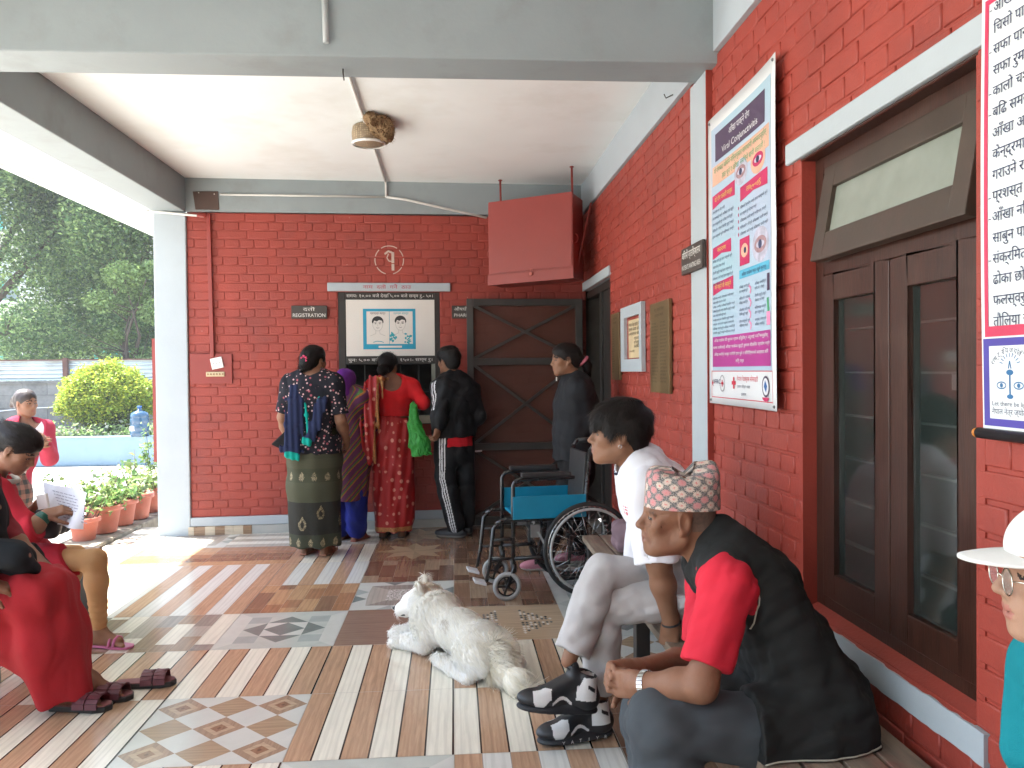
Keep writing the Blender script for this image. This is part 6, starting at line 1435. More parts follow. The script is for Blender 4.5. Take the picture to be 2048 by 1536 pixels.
def young_man():
    hc = at(1236, 868, Y=3.02); R = frame((-1, .14, .05)); k = 1.0
    P = person('young man in a white T-shirt and pale grey trousers sitting with crossed legs', V(1.0, 2.95, 0))
    J = Fig(); J.k = 1.0; J.side = nrm(V(-.1, -1, 0))
    J.c7 = at(1280, 932, Y=3.02); J.pel = at(1372, 1165, Y=3.0)
    J.spine = [J.pel, lerp(J.pel, J.c7, .35)+V(.04, 0, 0), lerp(J.pel, J.c7, .72)+V(.02, 0, 0), J.c7+V(.01, 0, -.02)]
    J.shL = at(1296, 985, Y=2.85); J.shR = at(1290, 985, Y=3.2)
    elL = at(1318, 1128, Y=2.80); wrL = at(1342, 1245, Y=2.84); elR = at(1290, 1130, Y=3.26); wrR = at(1250, 1180, Y=3.1)
    hpL = J.pel+V(0, -.09, -.03); hpR = J.pel+V(0, .09, -.03)
    knL = at(1206, 1212, Y=2.93); anL = at(1201, 1392, Y=2.95); knR = at(1203, 1146, Y=2.93); anR = at(1137, 1322, Y=2.84)
    s = Sdf(.0042); L = head(s, hc, R, k, ear=1.0, nose=1.05, jaw=.95, neck=J.c7, lips=1.15)
    torso(s, J, -.012); arm(s, J.shL, elL, wrL); arm(s, J.shR, elR, wrR)
    leg(s, hpL, knL, anL, .88, -.008, kk=.012); leg(s, hpR, knR, anR, .88, -.008, kk=.012)
    hand(s, wrL, (at(1334, 1300, Y=2.85)-wrL), nrm(V(.5, .8, .1)), 1, .95, curl=(.7, .75, .8, .85), thumb=.4)
    hand(s, wrR, (-.6, -.5, -.5), (0, 0, -1), -1, .95, curl=.6)
    b = s.build('body', [SK1, LP1, HAIRB[0]], P, paint=face_paint(hc, R, k)); eyes(L, R, k, P)
    m = MB(); m.tube([L(.083, -.004, -.040)+R@V(.0, .006*math.cos(a), .006*math.sin(a)) for a in np.linspace(0, 2*PI, 14)[:-1]], .0012, 6, closed=True); m.build('earring', M('earring_steel', (.6, .6, .6), .2, 1), P)
    # tousled black hair
    s = Sdf(.005); E = lambda p, r, kk=.02, mode='add': s.ell(L(*p), V(*r)*k, R, kk, mode)
    E((0, -.022, .052), (.086, .108, .088)); E((0, -.068, .0), (.068, .052, .074), .03); E((0, .046, .062), (.074, .058, .046), .03); E((0, .086, .044), (.056, .017, .026), .02)
    for x in (-1, 1): E((x*.064, .022, .018), (.020, .030, .035), .02)
    E((0, .108, -.050), (.07, .052, .075), .01, 'sub'); E((0, .02, -.105), (.09, .08, .068), .01, 'sub')
    for x in (-1, 1): E((x*.085, .002, -.016), (.03, .022, .030), .006, 'sub')
    s.folds(.007, 60, R[:, 1], 4, stretch=.4); h = s.build('hair', HAIRB, P)
    cw = L(0, -.04, .14)
    strands('hair_strand', s, h, 7000, .036, .0026, lambda p: nrm_rows(p-cw)+np.array([0, 0, -.8]), lambda C: (((C-hc)@R)[:, 2] > -.06)*1.0, 5, HAIRB, .16)
    # oversized white T-shirt
    t = NT('white_tshirt_cotton'); t.bump(t.math('MULTIPLY_ADD', t.noise(14, 3, .5, None, 1.2), 1.6, t.noise(600, 2)), .28, .005); WT = t.fin((.66, .66, .70), .85, 0, .2)
    s = Sdf(.0055); torso(s, J, .030, shoulders=False, w=(.180, .170, .168, .130), d=(.118, .112, .108, .075))
    for sh, el, a in ((J.shL, elL, .98), (J.shR, elR, .95)):
        e = lerp(sh, el, a); s.cap(lerp(J.c7, sh, .3)-V(0, 0, .01), sh, .060, .068, .05); s.cap(sh, e, .074, .086, .03); s.cutbox(e, el-sh, e-.105, e+.105)
        s.cap(lerp(sh, el, .8), lerp(sh, el, 1.2), .070, .074, .006, 'sub')
    s.cut(J.pel+V(0, 0, -.045), (0, 0, -1)); s.cap(J.c7+V(-.03, 0, .01), L(0, -.02, -.05), .070, .06, .01, 'sub')
    s.folds(.008, 20, (.2, 0, 1), 11); s.folds(.004, 48, (.5, .3, 1), 12); z0 = at(1245, 1018, Y=3.0)[2]; s.build('shirt', [WT, M('red_print', (.5, .03, .05), .7)], P, paint=lambda C: ((np.abs(C[:, 2]-z0) < .016) & (C[:, 0] < J.c7[0]-.02) & (np.abs(C[:, 1]-2.955) < .035) & (np.sin(C[:, 1]*300) > -.4) & (np.sin((C[:, 2]-z0)*420) > -.5)).astype(int), one=True)
    m = MB(); ring = [J.c7+V(-.028, 0, .012)+nrm(V(.45, 0, .9))*0+V(.072*math.cos(a)*.9, .078*math.sin(a), .040*math.cos(a)) for a in np.linspace(0, 2*PI, 30)[:-1]]
    m.tube(ring, .007, 8, closed=True); m.build('collar_band', cloth('navy_collar', (.02, .02, .04)), P)
    # light grey cotton trousers
    GT_ = cloth('pale_grey_trouser_cotton', (.40, .385, .385), .85, weave=500, fold=.35)
    s = Sdf(.0055); s.loft([J.pel+V(0, 0, .10), J.pel+V(0, 0, -.06)], [.155, .165], [.12, .125], J.side, .04)
    leg(s, hpL, knL, anL, .92, .010, 1.80, .012, .020); s2 = s
    s.folds(.006, 22, nrm(knL-hpL), 3, stretch=.7); s.folds(.004, 55, (1, 0, .3), 13); s.build('trousers', GT_, P)
    s = Sdf(.0055); leg(s, hpR, knR, anR, .92, .010, 1.86, .012, .020); s.cutbox(lerp(knR, anR, .90), anR-knR, anR-.15, anR+.15)
    s.folds(.006, 22, nrm(knR-hpR), 6, stretch=.7); s.folds(.004, 55, (1, 0, .6), 16); s.build('trouser_leg', GT_, P)
    sneaker(P, at(1184, 1425, Y=2.84), at(1040, 1418, Y=2.80), (0.05, 0, 1))
    q0, q1 = at(1216, 1458, Y=2.96), at(1082, 1474, Y=2.90); q0[2] = .006; q1[2] = .006
    o, q, x, f, up = sneaker(P, q0, q1, (0, 0, 1))
    pl = Plane(q(.0, 0, 0), f*-1, up, -x if x[1] > 0 else x)
    m = MB()
    side = -1 if x[1] > 0 else 1
    for i, ch in enumerate('YATIYR'):
        a = .74-.125*i; rr = .0472 if a > .5 else .0445
        pp = Plane(q(a, side*rr, .012), -f, up, x*side); letters(m, pp, [(ch, 0, -.004, .013, None, 'C')], .0045)
    m.build('sole_lettering', SHOEW, o)
    m = MB(); ax = nrm(wrL-elL); xx = nrm(np.cross(ax, UP+V(.1, 0, 0))); yy = np.cross(ax, xx)
    m.tube([wrL+(xx*math.cos(a)+yy*math.sin(a))*.0315 for a in np.linspace(0, 2*PI, 24)[:-1]], .004, 8, closed=True); m.build('wristband', SOLE, P)
    return P
def nrm_rows(a): return a/np.maximum(np.linalg.norm(a, axis=1), 1e-6)[:, None]
YOUNG = young_man()

# ================================================================ person in a white cap at the right edge
def cap_person():
    hc = at(2140, 1132, Y=1.20); R = frame((-.95, .31, -.02)); k = .97; hc = at(1988, 1179, Y=1.25) - R @ V(0, .110, -.032)*k
    P = person('person in a white peaked cap, round glasses and teal shirt at the right edge', V(.95, 1.2, 0))
    J = Fig(); J.k = .92; J.side = nrm(V(0, -1, 0)); J.c7 = hc+V(.085, .02, -.155); J.pel = hc+V(.15, .02, -.62)
    J.spine = [J.pel, lerp(J.pel, J.c7, .4)+V(.03, 0, 0), lerp(J.pel, J.c7, .75)+V(.02, 0, 0), J.c7+V(0, 0, -.02)]
    J.shL = J.c7+V(.05, -.14, -.07); J.shR = J.c7+V(.03, .16, -.06); elL = J.shL+V(-.04, -.04, -.27); elR = J.shR+V(-.04, .02, -.27); wrL = elL+V(-.2, .05, -.08); wrR = elR+V(-.2, -.05, -.08)
    s = Sdf(.0036); L = head(s, hc, R, k, nose=.98, jaw=.88, chin=.9, neck=J.c7, lips=.9)
    torso(s, J, -.012); arm(s, J.shL, elL, wrL, .9); arm(s, J.shR, elR, wrR, .9); hand(s, wrL, (-.8, .2, -.3), (0, 0, -1), -1, .9); hand(s, wrR, (-.8, -.2, -.3), (0, 0, -1), 1, .9)
    hpL, hpR = J.pel+V(0, -.09, 0), J.pel+V(0, .09, 0); knL, knR = J.pel+V(-.40, -.1, .02), J.pel+V(-.40, .1, .02); anL, anR = knL+V(.05, 0, -.37), knR+V(.05, 0, -.37)
    leg(s, hpL, knL, anL, .9); leg(s, hpR, knR, anR, .9); foot(s, anL, (-1, 0, 0)); foot(s, anR, (-1, 0, 0))
    s.build('body', [SK3, LP3, HAIRB[1]], P, paint=face_paint(hc, R, k, brows=1)); eyes(L, R, k, P)
    strands('eyebrow', s, P, 420, .010, .0008, lambda p: np.tile(R[:, 0]*.8-R[:, 1]*.3, (len(p), 1)), lambda C: ((np.abs(np.abs(((C-hc)@R/k)[:, 0])-.036) < .02) & (np.abs(((C-hc)@R/k)[:, 2]-.021) < .0045) & (((C-hc)@R/k)[:, 1] > .04))*1.0, 3, [HAIRB[1]])
    s = Sdf(.005); hair_cap(s, L, R, k); s.cut(L(0, 0, .040), R[:, 2]); s.build('hair', HAIRB, P)
    CAPW = cloth('white_cap_cotton', (.70, .71, .69), .8, weave=500, fold=.06)
    s = Sdf(.004); E = lambda p, r, kk=.01, mode='add': s.ell(L(*p), V(*r)*k, R, kk, mode)
    E((0, -.018, .040), (.085, .110, .083)); s.cut(L(0, .0, .030), R @ nrm(V(0, -.18, -1))); E((0, -.02, .03), (.078, .100, .082), .004, 'sub')
    cp = s.build('cap', CAPW, P)
    vs, fs = [], []; n, mm_ = 25, 9
    for th in (0, -.004):
        for j in range(mm_):
            for i in range(n):
                a = -1.18+2.36*i/(n-1); r = j/(mm_-1); e = .078*math.cos(a*1.15)**.7*r
                x = math.sin(a)*(.082+.004*r); y = -.018+math.cos(a)*.104+e; z = .034-.16*x*x/.082*1.0-.12*(y-.08)*r + th
                vs.append(L(x, y, z))
    o_ = n*mm_
    for j in range(mm_-1):
        for i in range(n-1):
            a = j*n+i; fs.append((a, a+1, a+n+1, a+n)); fs.append((o_+a, o_+a+n, o_+a+n+1, o_+a+1))
    for i in range(n-1): a = (mm_-1)*n+i; fs.append((a, a+1, o_+a+1, o_+a))
    raw_obj('visor', vs, fs, CAPW, cp, smooth=True)
    GM = M('thin_silver_metal', (.6, .58, .5), .2, 1); m = MB()
    for x in (-1, 1):
        m.tube([L(x*.034+.023*math.cos(a), .100, -.010+.022*math.sin(a)) for a in np.linspace(0, 2*PI, 28)[:-1]], .0013, 6, closed=True)
        m.tube([L(x*.057, .100, -.004), L(x*.076, .085, -.002), L(x*.0795, -.005, .004)], .0013, 6)
    m.tube([L(-.011, .100, -.006), L(0, .104, -.003), L(.011, .100, -.006)], .0013, 6); g = m.build('glasses', GM, P)
    t = NT('clear_lens'); t.b.inputs['Alpha'].default_value = .14; LENS = t.fin((.8, .85, .85), .03, 0, .8)
    for x in (-1, 1):
        m = MB(); pts = [L(x*.034+.022*math.cos(a), .100, -.010+.021*math.sin(a)) for a in np.linspace(0, 2*PI, 24)[:-1]]; m.add(pts, [list(range(len(pts)))]); m.build('lens', LENS, g)
    s = Sdf(.006); torso(s, J, .012); arm(s, J.shL, elL, wrL, .95, .014, .6); arm(s, J.shR, elR, wrR, .95, .014, .6); s.cap(J.c7, J.c7+V(-.02, 0, .03), .062, .06, .02); s.cutbox(J.c7+V(-.02, 0, .03), (-.3, 0, 1), J.c7-.1, J.c7+.12)
    s.folds(.005, 25, (0, 0, 1), 2); s.build('shirt', cloth('teal_shirt_cotton', (.008, .20, .24), .85), P)
    s = Sdf(.007); s.loft([J.pel+V(0, 0, .06), J.pel-V(0, 0, .06)], [.15, .16], [.12, .12], J.side)
    leg(s, hpL, knL, anL, .95, .012, 1.9); leg(s, hpR, knR, anR, .95, .012, 1.9); s.build('trousers', cloth('navy_trousers', (.02, .025, .045)), P)
    return P
CAPP = cap_person()
# ================================================================ standing people
def stand(base, H, f, k=None, hw=.085, lean=(0, 0, 0), sh=.175):
    J = Fig(); f = nrm(f); J.f = f; J.side = np.cross(UP, f); b = np.asarray(base, float); J.k = k or H/1.66; J.H = H; ln_ = np.asarray(lean, float)
    J.pel = b+UP*.53*H+ln_*.4; J.c7 = b+UP*.832*H+ln_-f*.02; J.spine = [J.pel, lerp(J.pel, J.c7, .36)+f*.02, lerp(J.pel, J.c7, .72)+f*.005, J.c7-UP*.03]
    J.shL = J.c7+J.side*sh*J.k-UP*.055*J.k; J.shR = J.c7-J.side*sh*J.k-UP*.055*J.k
    J.hpL = J.pel+J.side*hw-UP*.02; J.hpR = J.pel-J.side*hw-UP*.02
    J.knL = b+J.side*hw+UP*.285*H; J.knR = b-J.side*hw+UP*.285*H; J.anL = b+J.side*hw*.9+UP*.075; J.anR = b-J.side*hw*.9+UP*.075
    J.hc = J.c7+UP*.10*H*1.0+f*.035; return J
def base_body(P, J, R, sk, lp, elL, wrL, elR, wrR, res=.0065, hk=None, handL=None, handR=None, feet=True, hkw={}, toe=None, legs=True, lo=-.004):
    hk = hk or J.k*.99
    s = Sdf(res); L = head(s, J.hc, R, hk, neck=J.c7, **hkw); torso(s, J, -.012); arm(s, J.shL, elL, wrL, J.k); arm(s, J.shR, elR, wrR, J.k)
    if legs: leg(s, J.hpL, J.knL, J.anL, J.k*.93, lo); leg(s, J.hpR, J.knR, J.anR, J.k*.93, lo)
    if feet: foot(s, J.anL, J.f if toe is None else toe, .95); foot(s, J.anR, J.f if toe is None else toe, .95)
    dl = handL or (wrL-elL, np.cross(wrL-elL, UP)); dr = handR or (wrR-elR, np.cross(UP, wrR-elR))
    hand(s, wrL, dl[0], dl[1], 1, J.k*.95, curl=(.45, .5, .55, .6)); hand(s, wrR, dr[0], dr[1], -1, J.k*.95, curl=(.45, .5, .55, .6))
    s.build('body', [sk, lp, HAIRB[0]], P, paint=face_paint(J.hc, R, hk)); eyes(L, R, hk, P); return L, hk
def hair_strands(P, s, J, R, hk, to, n=2200, seed=1, ln_=.05):
    strands('hair_strand', s, P, n, ln_, .0022, lambda p: nrm_rows(to-p), lambda C: np.ones(len(C)), seed, HAIRB, .06)
def sandal(P, J, col, name='sandal', toe=None):
    for an in (J.anL, J.anR):
        m = MB(); f = J.f if toe is None else nrm(toe); x = np.cross(f, UP); c = an*1.0; c[2] = 0
        pts = [(-.055, -.026), (-.06, 0), (-.055, .026), (.02, .03), (.11, .044), (.17, .03), (.185, 0), (.17, -.03), (.11, -.044), (.02, -.03)]
        m.prism([c+f*a+x*b+UP*.002 for a, b in pts][::-1], UP*.012); o = m.build(name, col, P, bevel=.003)
        m = MB()
        for a0 in (.075, .10): m.tube([c+f*a0+x*-.042+UP*.012, c+f*a0+x*-.026+UP*.045, c+f*a0+UP*.055, c+f*a0+x*.026+UP*.045, c+f*a0+x*.042+UP*.012], .007, 8)
        m.build('strap', col, o)
def teardrop(u, z, cu, cz, w, h):           # pointed paisley seen flat
    a = (u-cu)/w; b = (z-cz)/h; return (b > -1) & (b < 1.2) & (np.abs(a-.15*np.maximum(b, 0)**2) < np.sqrt(np.maximum(0, 1-b*b*.9))*np.where(b > 0, 1-b*.75, 1))

def woman_floral():
    base = V(-1.045, 6.14, 0); P = person('woman with a pink hair clip in a black floral blouse and long olive patterned skirt', base)
    J = stand(base, 1.60, (.25, 1, 0)); R = frame((.62, 1, -.02)); J.hc = at(629, 722, Y=6.18)
    elL = J.shL+V(-.07, .03, -.25); wrL = elL+V(.02, .12, -.20); elR = J.shR+V(.05, -.02, -.27); wrR = elR+V(.02, .13, -.16)
    L, hk = base_body(P, J, R, SK1, LP1, elL, wrL, elR, wrR)
    s = Sdf(.006); hair_cap(s, L, R, hk); s.ell(L(0, -.085, .0), V(.058, .045, .075), R, .03); s.ell(L(0, -.10, -.035), V(.045, .04, .05), R, .03); s.folds(.003, 80, R[:, 2], 2); s.build('hair', HAIRB, P)
    hair_strands(P, s, J, R, hk, L(0, -.13, -.04))
    m = MB(); PK = M('pink_clip_plastic', (.75, .05, .16), .35)
    for i in range(6):
        a = i*1.05; m.tube([L(-.01+.012*math.cos(a), -.128, .01+.012*math.sin(a)), L(-.01+.030*math.cos(a+.4), -.134, .01+.030*math.sin(a+.4)), L(-.01+.024*math.cos(a+.9), -.130, .01+.024*math.sin(a+.9))], .006, 6)
    m.build('hair_clip', PK, P)
    m = MB(); m.tube([L(-.083, .0, -.045-.010)+R@V(0, .010*math.cos(a), .010*math.sin(a)) for a in np.linspace(0, 2*PI, 12)[:-1]], .0016, 5, closed=True); m.build('earring', M('gold', (.7, .45, .15), .25, 1), P)
    t = NT('black_floral_cotton'); v1 = t.vor(34); v2 = t.vor(22, t.co('Object', (1, 1, 1), (.4, .3, .2), (3, 1, 2)))
    fl = t.mix(t.noise(30, 2), (.55, .22, .24), (.55, .50, .46)); c = t.mix(t.ramp(v1, [(.20, 1.), (.27, 0.)]), (.012, .012, .018), fl); c = t.mix(t.ramp(v2, [(.16, 1.), (.22, 0.)]), c, (.30, .08, .10)); FLOR = t.fin(c, .85, 0, .2)
    s = Sdf(.006); torso(s, J, .022, w=(.195, .180, .170, .140), d=(.150, .128, .118, .085)); s.loft([J.pel+UP*.06, J.pel-UP*.10], [.185, .20], [.145, .16], J.side)
    arm(s, J.shL, elL, wrL, J.k, .022, .92); arm(s, J.shR, elR, wrR, J.k, .022, .92); s.cutbox(lerp(J.shL, elL, .85), elL-J.shL, elL-V(.09, .09, .09), elL+V(.05, .09, .09)); s.cutbox(lerp(J.shR, elR, .85), elR-J.shR, elR-V(.05, .09, .09), elR+V(.09, .09, .09))
    s.ell(J.c7+V(0, -.03, .05), (.075, .085, .06), None, .008, 'sub'); s.cut(J.pel-UP*.085, -UP); s.folds(.005, 24, UP, 3); sb = s; s.build('blouse', FLOR, P)
    t = NT('olive_woven_skirt'); z = t.sep()[2]; p_ = pat(t)
    row = t.ramp(t.wave(38, None, .5, 'Z'), [(.4, 0.), (.6, 1.)]); base_c = t.mix(t.ramp(z, [(.165, (.022, .026, .02)), (.166, (.010, .011, .012)), (.41, (.010, .011, .012)), (.411, (.05, .055, .032)), (.56, (.05, .055, .032)), (.58, (.045, .048, .028))], 'CONSTANT'), (.02, .02, .016), t.math('MULTIPLY', row, .35).node.outputs[0] and (.03, .03, .02)) if False else None
    c = t.ramp(z, [(0, (.030, .036, .024)), (.17, (.010, .011, .012)), (.41, (.062, .068, .040)), (.555, (.040, .045, .026)), (.66, (.060, .062, .036)), (.73, (.052, .055, .032))], 'CONSTANT')
    mm_ = t.math('MULTIPLY', row, t.ramp(z, [(0, 0.), (.41, .5), (.555, 0.), (.66, .3)], 'CONSTANT')); c = t.mix(mm_, c, (.02, .02, .014)); c = t.mix(t.math('MULTIPLY', t.noise(160, 2), .3), c, (.09, .085, .05))
    SKT = t.fin(c, .8, 0, .2); GOLD = M('dull_gold_thread', (.22, .18, .10), .6, var=.4, vs=60)
    s = Sdf(.006); s.loft([J.pel+UP*.02, J.pel-UP*.14, V(base[0]+.0, base[1]+.0, .52), V(base[0], base[1], .065)], [.17, .195, .195, .190], [.135, .155, .155, .150], V(1, 0, 0), .04); s.cut(V(0, 0, .072), -UP)
    s.disp(lambda Q: .004*np.sin(np.arctan2(Q[:, 1]-base[1], Q[:, 0]-base[0])*7+Q[:, 2]*4)+.003*np.sin(Q[:, 0]*40+Q[:, 2]*9))
    def paint(C):
        u = np.arctan2(C[:, 0]-base[0], -(C[:, 1]-base[1]))*.18; z = C[:, 2]; mi = np.zeros(len(C), int); g = np.zeros(len(C), bool)
        for cu in np.arange(-.32, .33, .105): g |= teardrop(u, z, cu+.03, .60, .022, .033); g |= teardrop(u, z, cu-.01, .115, .020, .032)
        g |= teardrop(u, z, -.085, .255, .034, .050) & ~teardrop(u, z, -.085, .25, .016, .026); g |= teardrop(u, z, .075, .335, .034, .050) & ~teardrop(u, z, .075, .33, .016, .026); g |= teardrop(u, z, .25, .27, .034, .05)
        n = np.sin(C[:, 0]*700)*np.sin(z*640) > -.35; mi[g & n] = 1; return mi
    s.build('skirt', [SKT, GOLD], P, paint=paint)
    # dupatta: navy with a turquoise border, hanging down the back from both shoulders
    NAVY = cloth('navy_shawl_cotton', (.016, .022, .060), .85, fold=.3); TEAL = cloth('turquoise_border', (.0, .30, .24), .7, fold=.2)
    def strip(name, px, w0, w1, mat, off, parent, d=.015, amp=.0028):
        s = Sdf(.0055); pts = []
        for x, y, dy in px: q = at(x, y, Y=base[1]-.13+dy-off); pts.append(q)
        s.loft(pts, list(np.linspace(w0, w1, len(pts))), [d]*len(pts), V(1, 0, 0), .02); s.disp(lambda Q: amp*np.sin(Q[:, 0]*150+Q[:, 2]*6)); return s.build(name, mat, parent)
    D = strip('shawl', [(606, 762, .13), (598, 775, .03), (590, 800, -.01), (588, 850, -.035), (584, 900, -.05), (582, 908, -.05)], .050, .070, NAVY, .0, P)
    strip('shawl', [(650, 762, .13), (650, 775, .03), (643, 800, -.01), (632, 850, -.035), (616, 882, -.05)], .040, .040, NAVY, .004, P)
    strip('shawl_border', [(585, 906, -.05), (582, 915, -.05)], .062, .062, TEAL, .006, D); strip('shawl_border', [(616, 880, -.05), (613, 887, -.05)], .040, .040, TEAL, .010, D)
    strip('shawl_border', [(608, 755, .11), (608, 775, .02), (612, 830, -.02), (616, 880, -.045)], .010, .010, TEAL, .010, D, .008); strip('shawl_border', [(645, 757, .11), (640, 775, .02), (637, 800, -.01)], .018, .018, TEAL, .014, D, .008)
    sandal(P, J, M('tan_sandal', (.35, .15, .09), .6))
    m = MB(); c = at(556, 880, Y=6.05); m.prism([c+V(.06, -.03, .07), c+V(-.05, -.02, -.03), c+V(.02, 0, -.07), c+V(.09, 0, -.03)], (0, .09, 0)); hb = m.build('shoulder_bag', cloth('black_bag_cloth', (.02, .02, .022)), None, bevel=.012, origin=c); tag(hb, 'small black cloth bag at the left side of the woman in the floral blouse', 'bag')
    return P
woman_floral()

def woman_purple():
    base = V(-.865, 6.62, 0); P = person('short woman in a purple headscarf and diagonal striped tunic over blue trousers', base)
    J = stand(base, 1.44, (.45, 1, 0), lean=(.02, .06, 0)); R = frame((.5, 1, -.15)); J.hc = at(693, 765, Y=6.66)
    elL = J.shL+V(.0, .10, -.22); wrL = elL+V(.05, .2, .02); elR = J.shR+V(.06, .05, -.22); wrR = elR+V(.03, .2, .05)
    L, hk = base_body(P, J, R, SK2, LP2, elL, wrL, elR, wrR)
    s = Sdf(.006); hair_cap(s, L, R, hk); s.build('hair', HAIRB, P)
    PURP = cloth('purple_scarf', (.115, .018, .20), .75, fold=.4)
    s = Sdf(.006); E = lambda p, r, kk=.03, mode='add': s.ell(L(*p), V(*r)*hk, R, kk, mode)
    E((0, -.022, .035), (.096, .115, .096)); E((0, -.045, -.05), (.088, .085, .08)); E((0, -.05, -.115), (.10, .085, .05)); E((0, .11, -.03), (.062, .07, .10), .01, 'sub'); s.folds(.004, 45, R[:, 0], 6); s.build('headscarf', PURP, P)
    t = NT('diagonal_striped_tunic'); mp = pat(t); x, y, z = t.sep(mp); d = t.math('ADD', x, t.math('MULTIPLY', z, .9)); d2 = t.math('ADD', d, t.math('MULTIPLY', t.noise(60, 2), .012))
    f = t.math('FRACT', t.math('MULTIPLY', d2, 9.0)); c = t.ramp(f, [(0, (.12, .02, .10)), (.32, (.42, .14, .02)), (.42, (.05, .16, .04)), (.55, (.12, .02, .10)), (.70, (.36, .09, .03)), (.80, (.06, .13, .05)), (.88, (.13, .02, .10))], 'CONSTANT'); c = t.mix(t.math('MULTIPLY', t.noise(90, 2), .6), c, (.07, .05, .03)); TUN = t.fin(c, .85, 0, .2)
    s = Sdf(.0065); torso(s, J, .026); s.loft([J.pel+UP*.05, J.pel-UP*.12, V(base[0], base[1], .33)], [.165, .180, .165], [.135, .15, .14], J.side, .04); arm(s, J.shL, elL, wrL, J.k, .02, 1.5); arm(s, J.shR, elR, wrR, J.k, .02, 1.5)
    s.cut(V(0, 0, .335), -UP); s.folds(.006, 22, UP, 8); o = s.build('tunic', TUN, P)
    a = np.arctan2(s.P[:, 0]-base[0], -(s.P[:, 1]-base[1])); set_attr(o, np.stack([-a*.15, 0*a, s.P[:, 2]], 1))
    BL = cloth('royal_blue_trousers', (.012, .020, .19), .8, fold=.4); s = Sdf(.0065); leg(s, J.hpL, J.knL, J.anL, J.k, .018, 1.92, .02, .03); leg(s, J.hpR, J.knR, J.anR, J.k, .018, 1.92, .02, .03); s.folds(.008, 26, UP, 4); s.build('trousers', BL, P)
    sandal(P, J, M('reddish_sandal', (.22, .06, .04), .6)); return P
woman_purple()

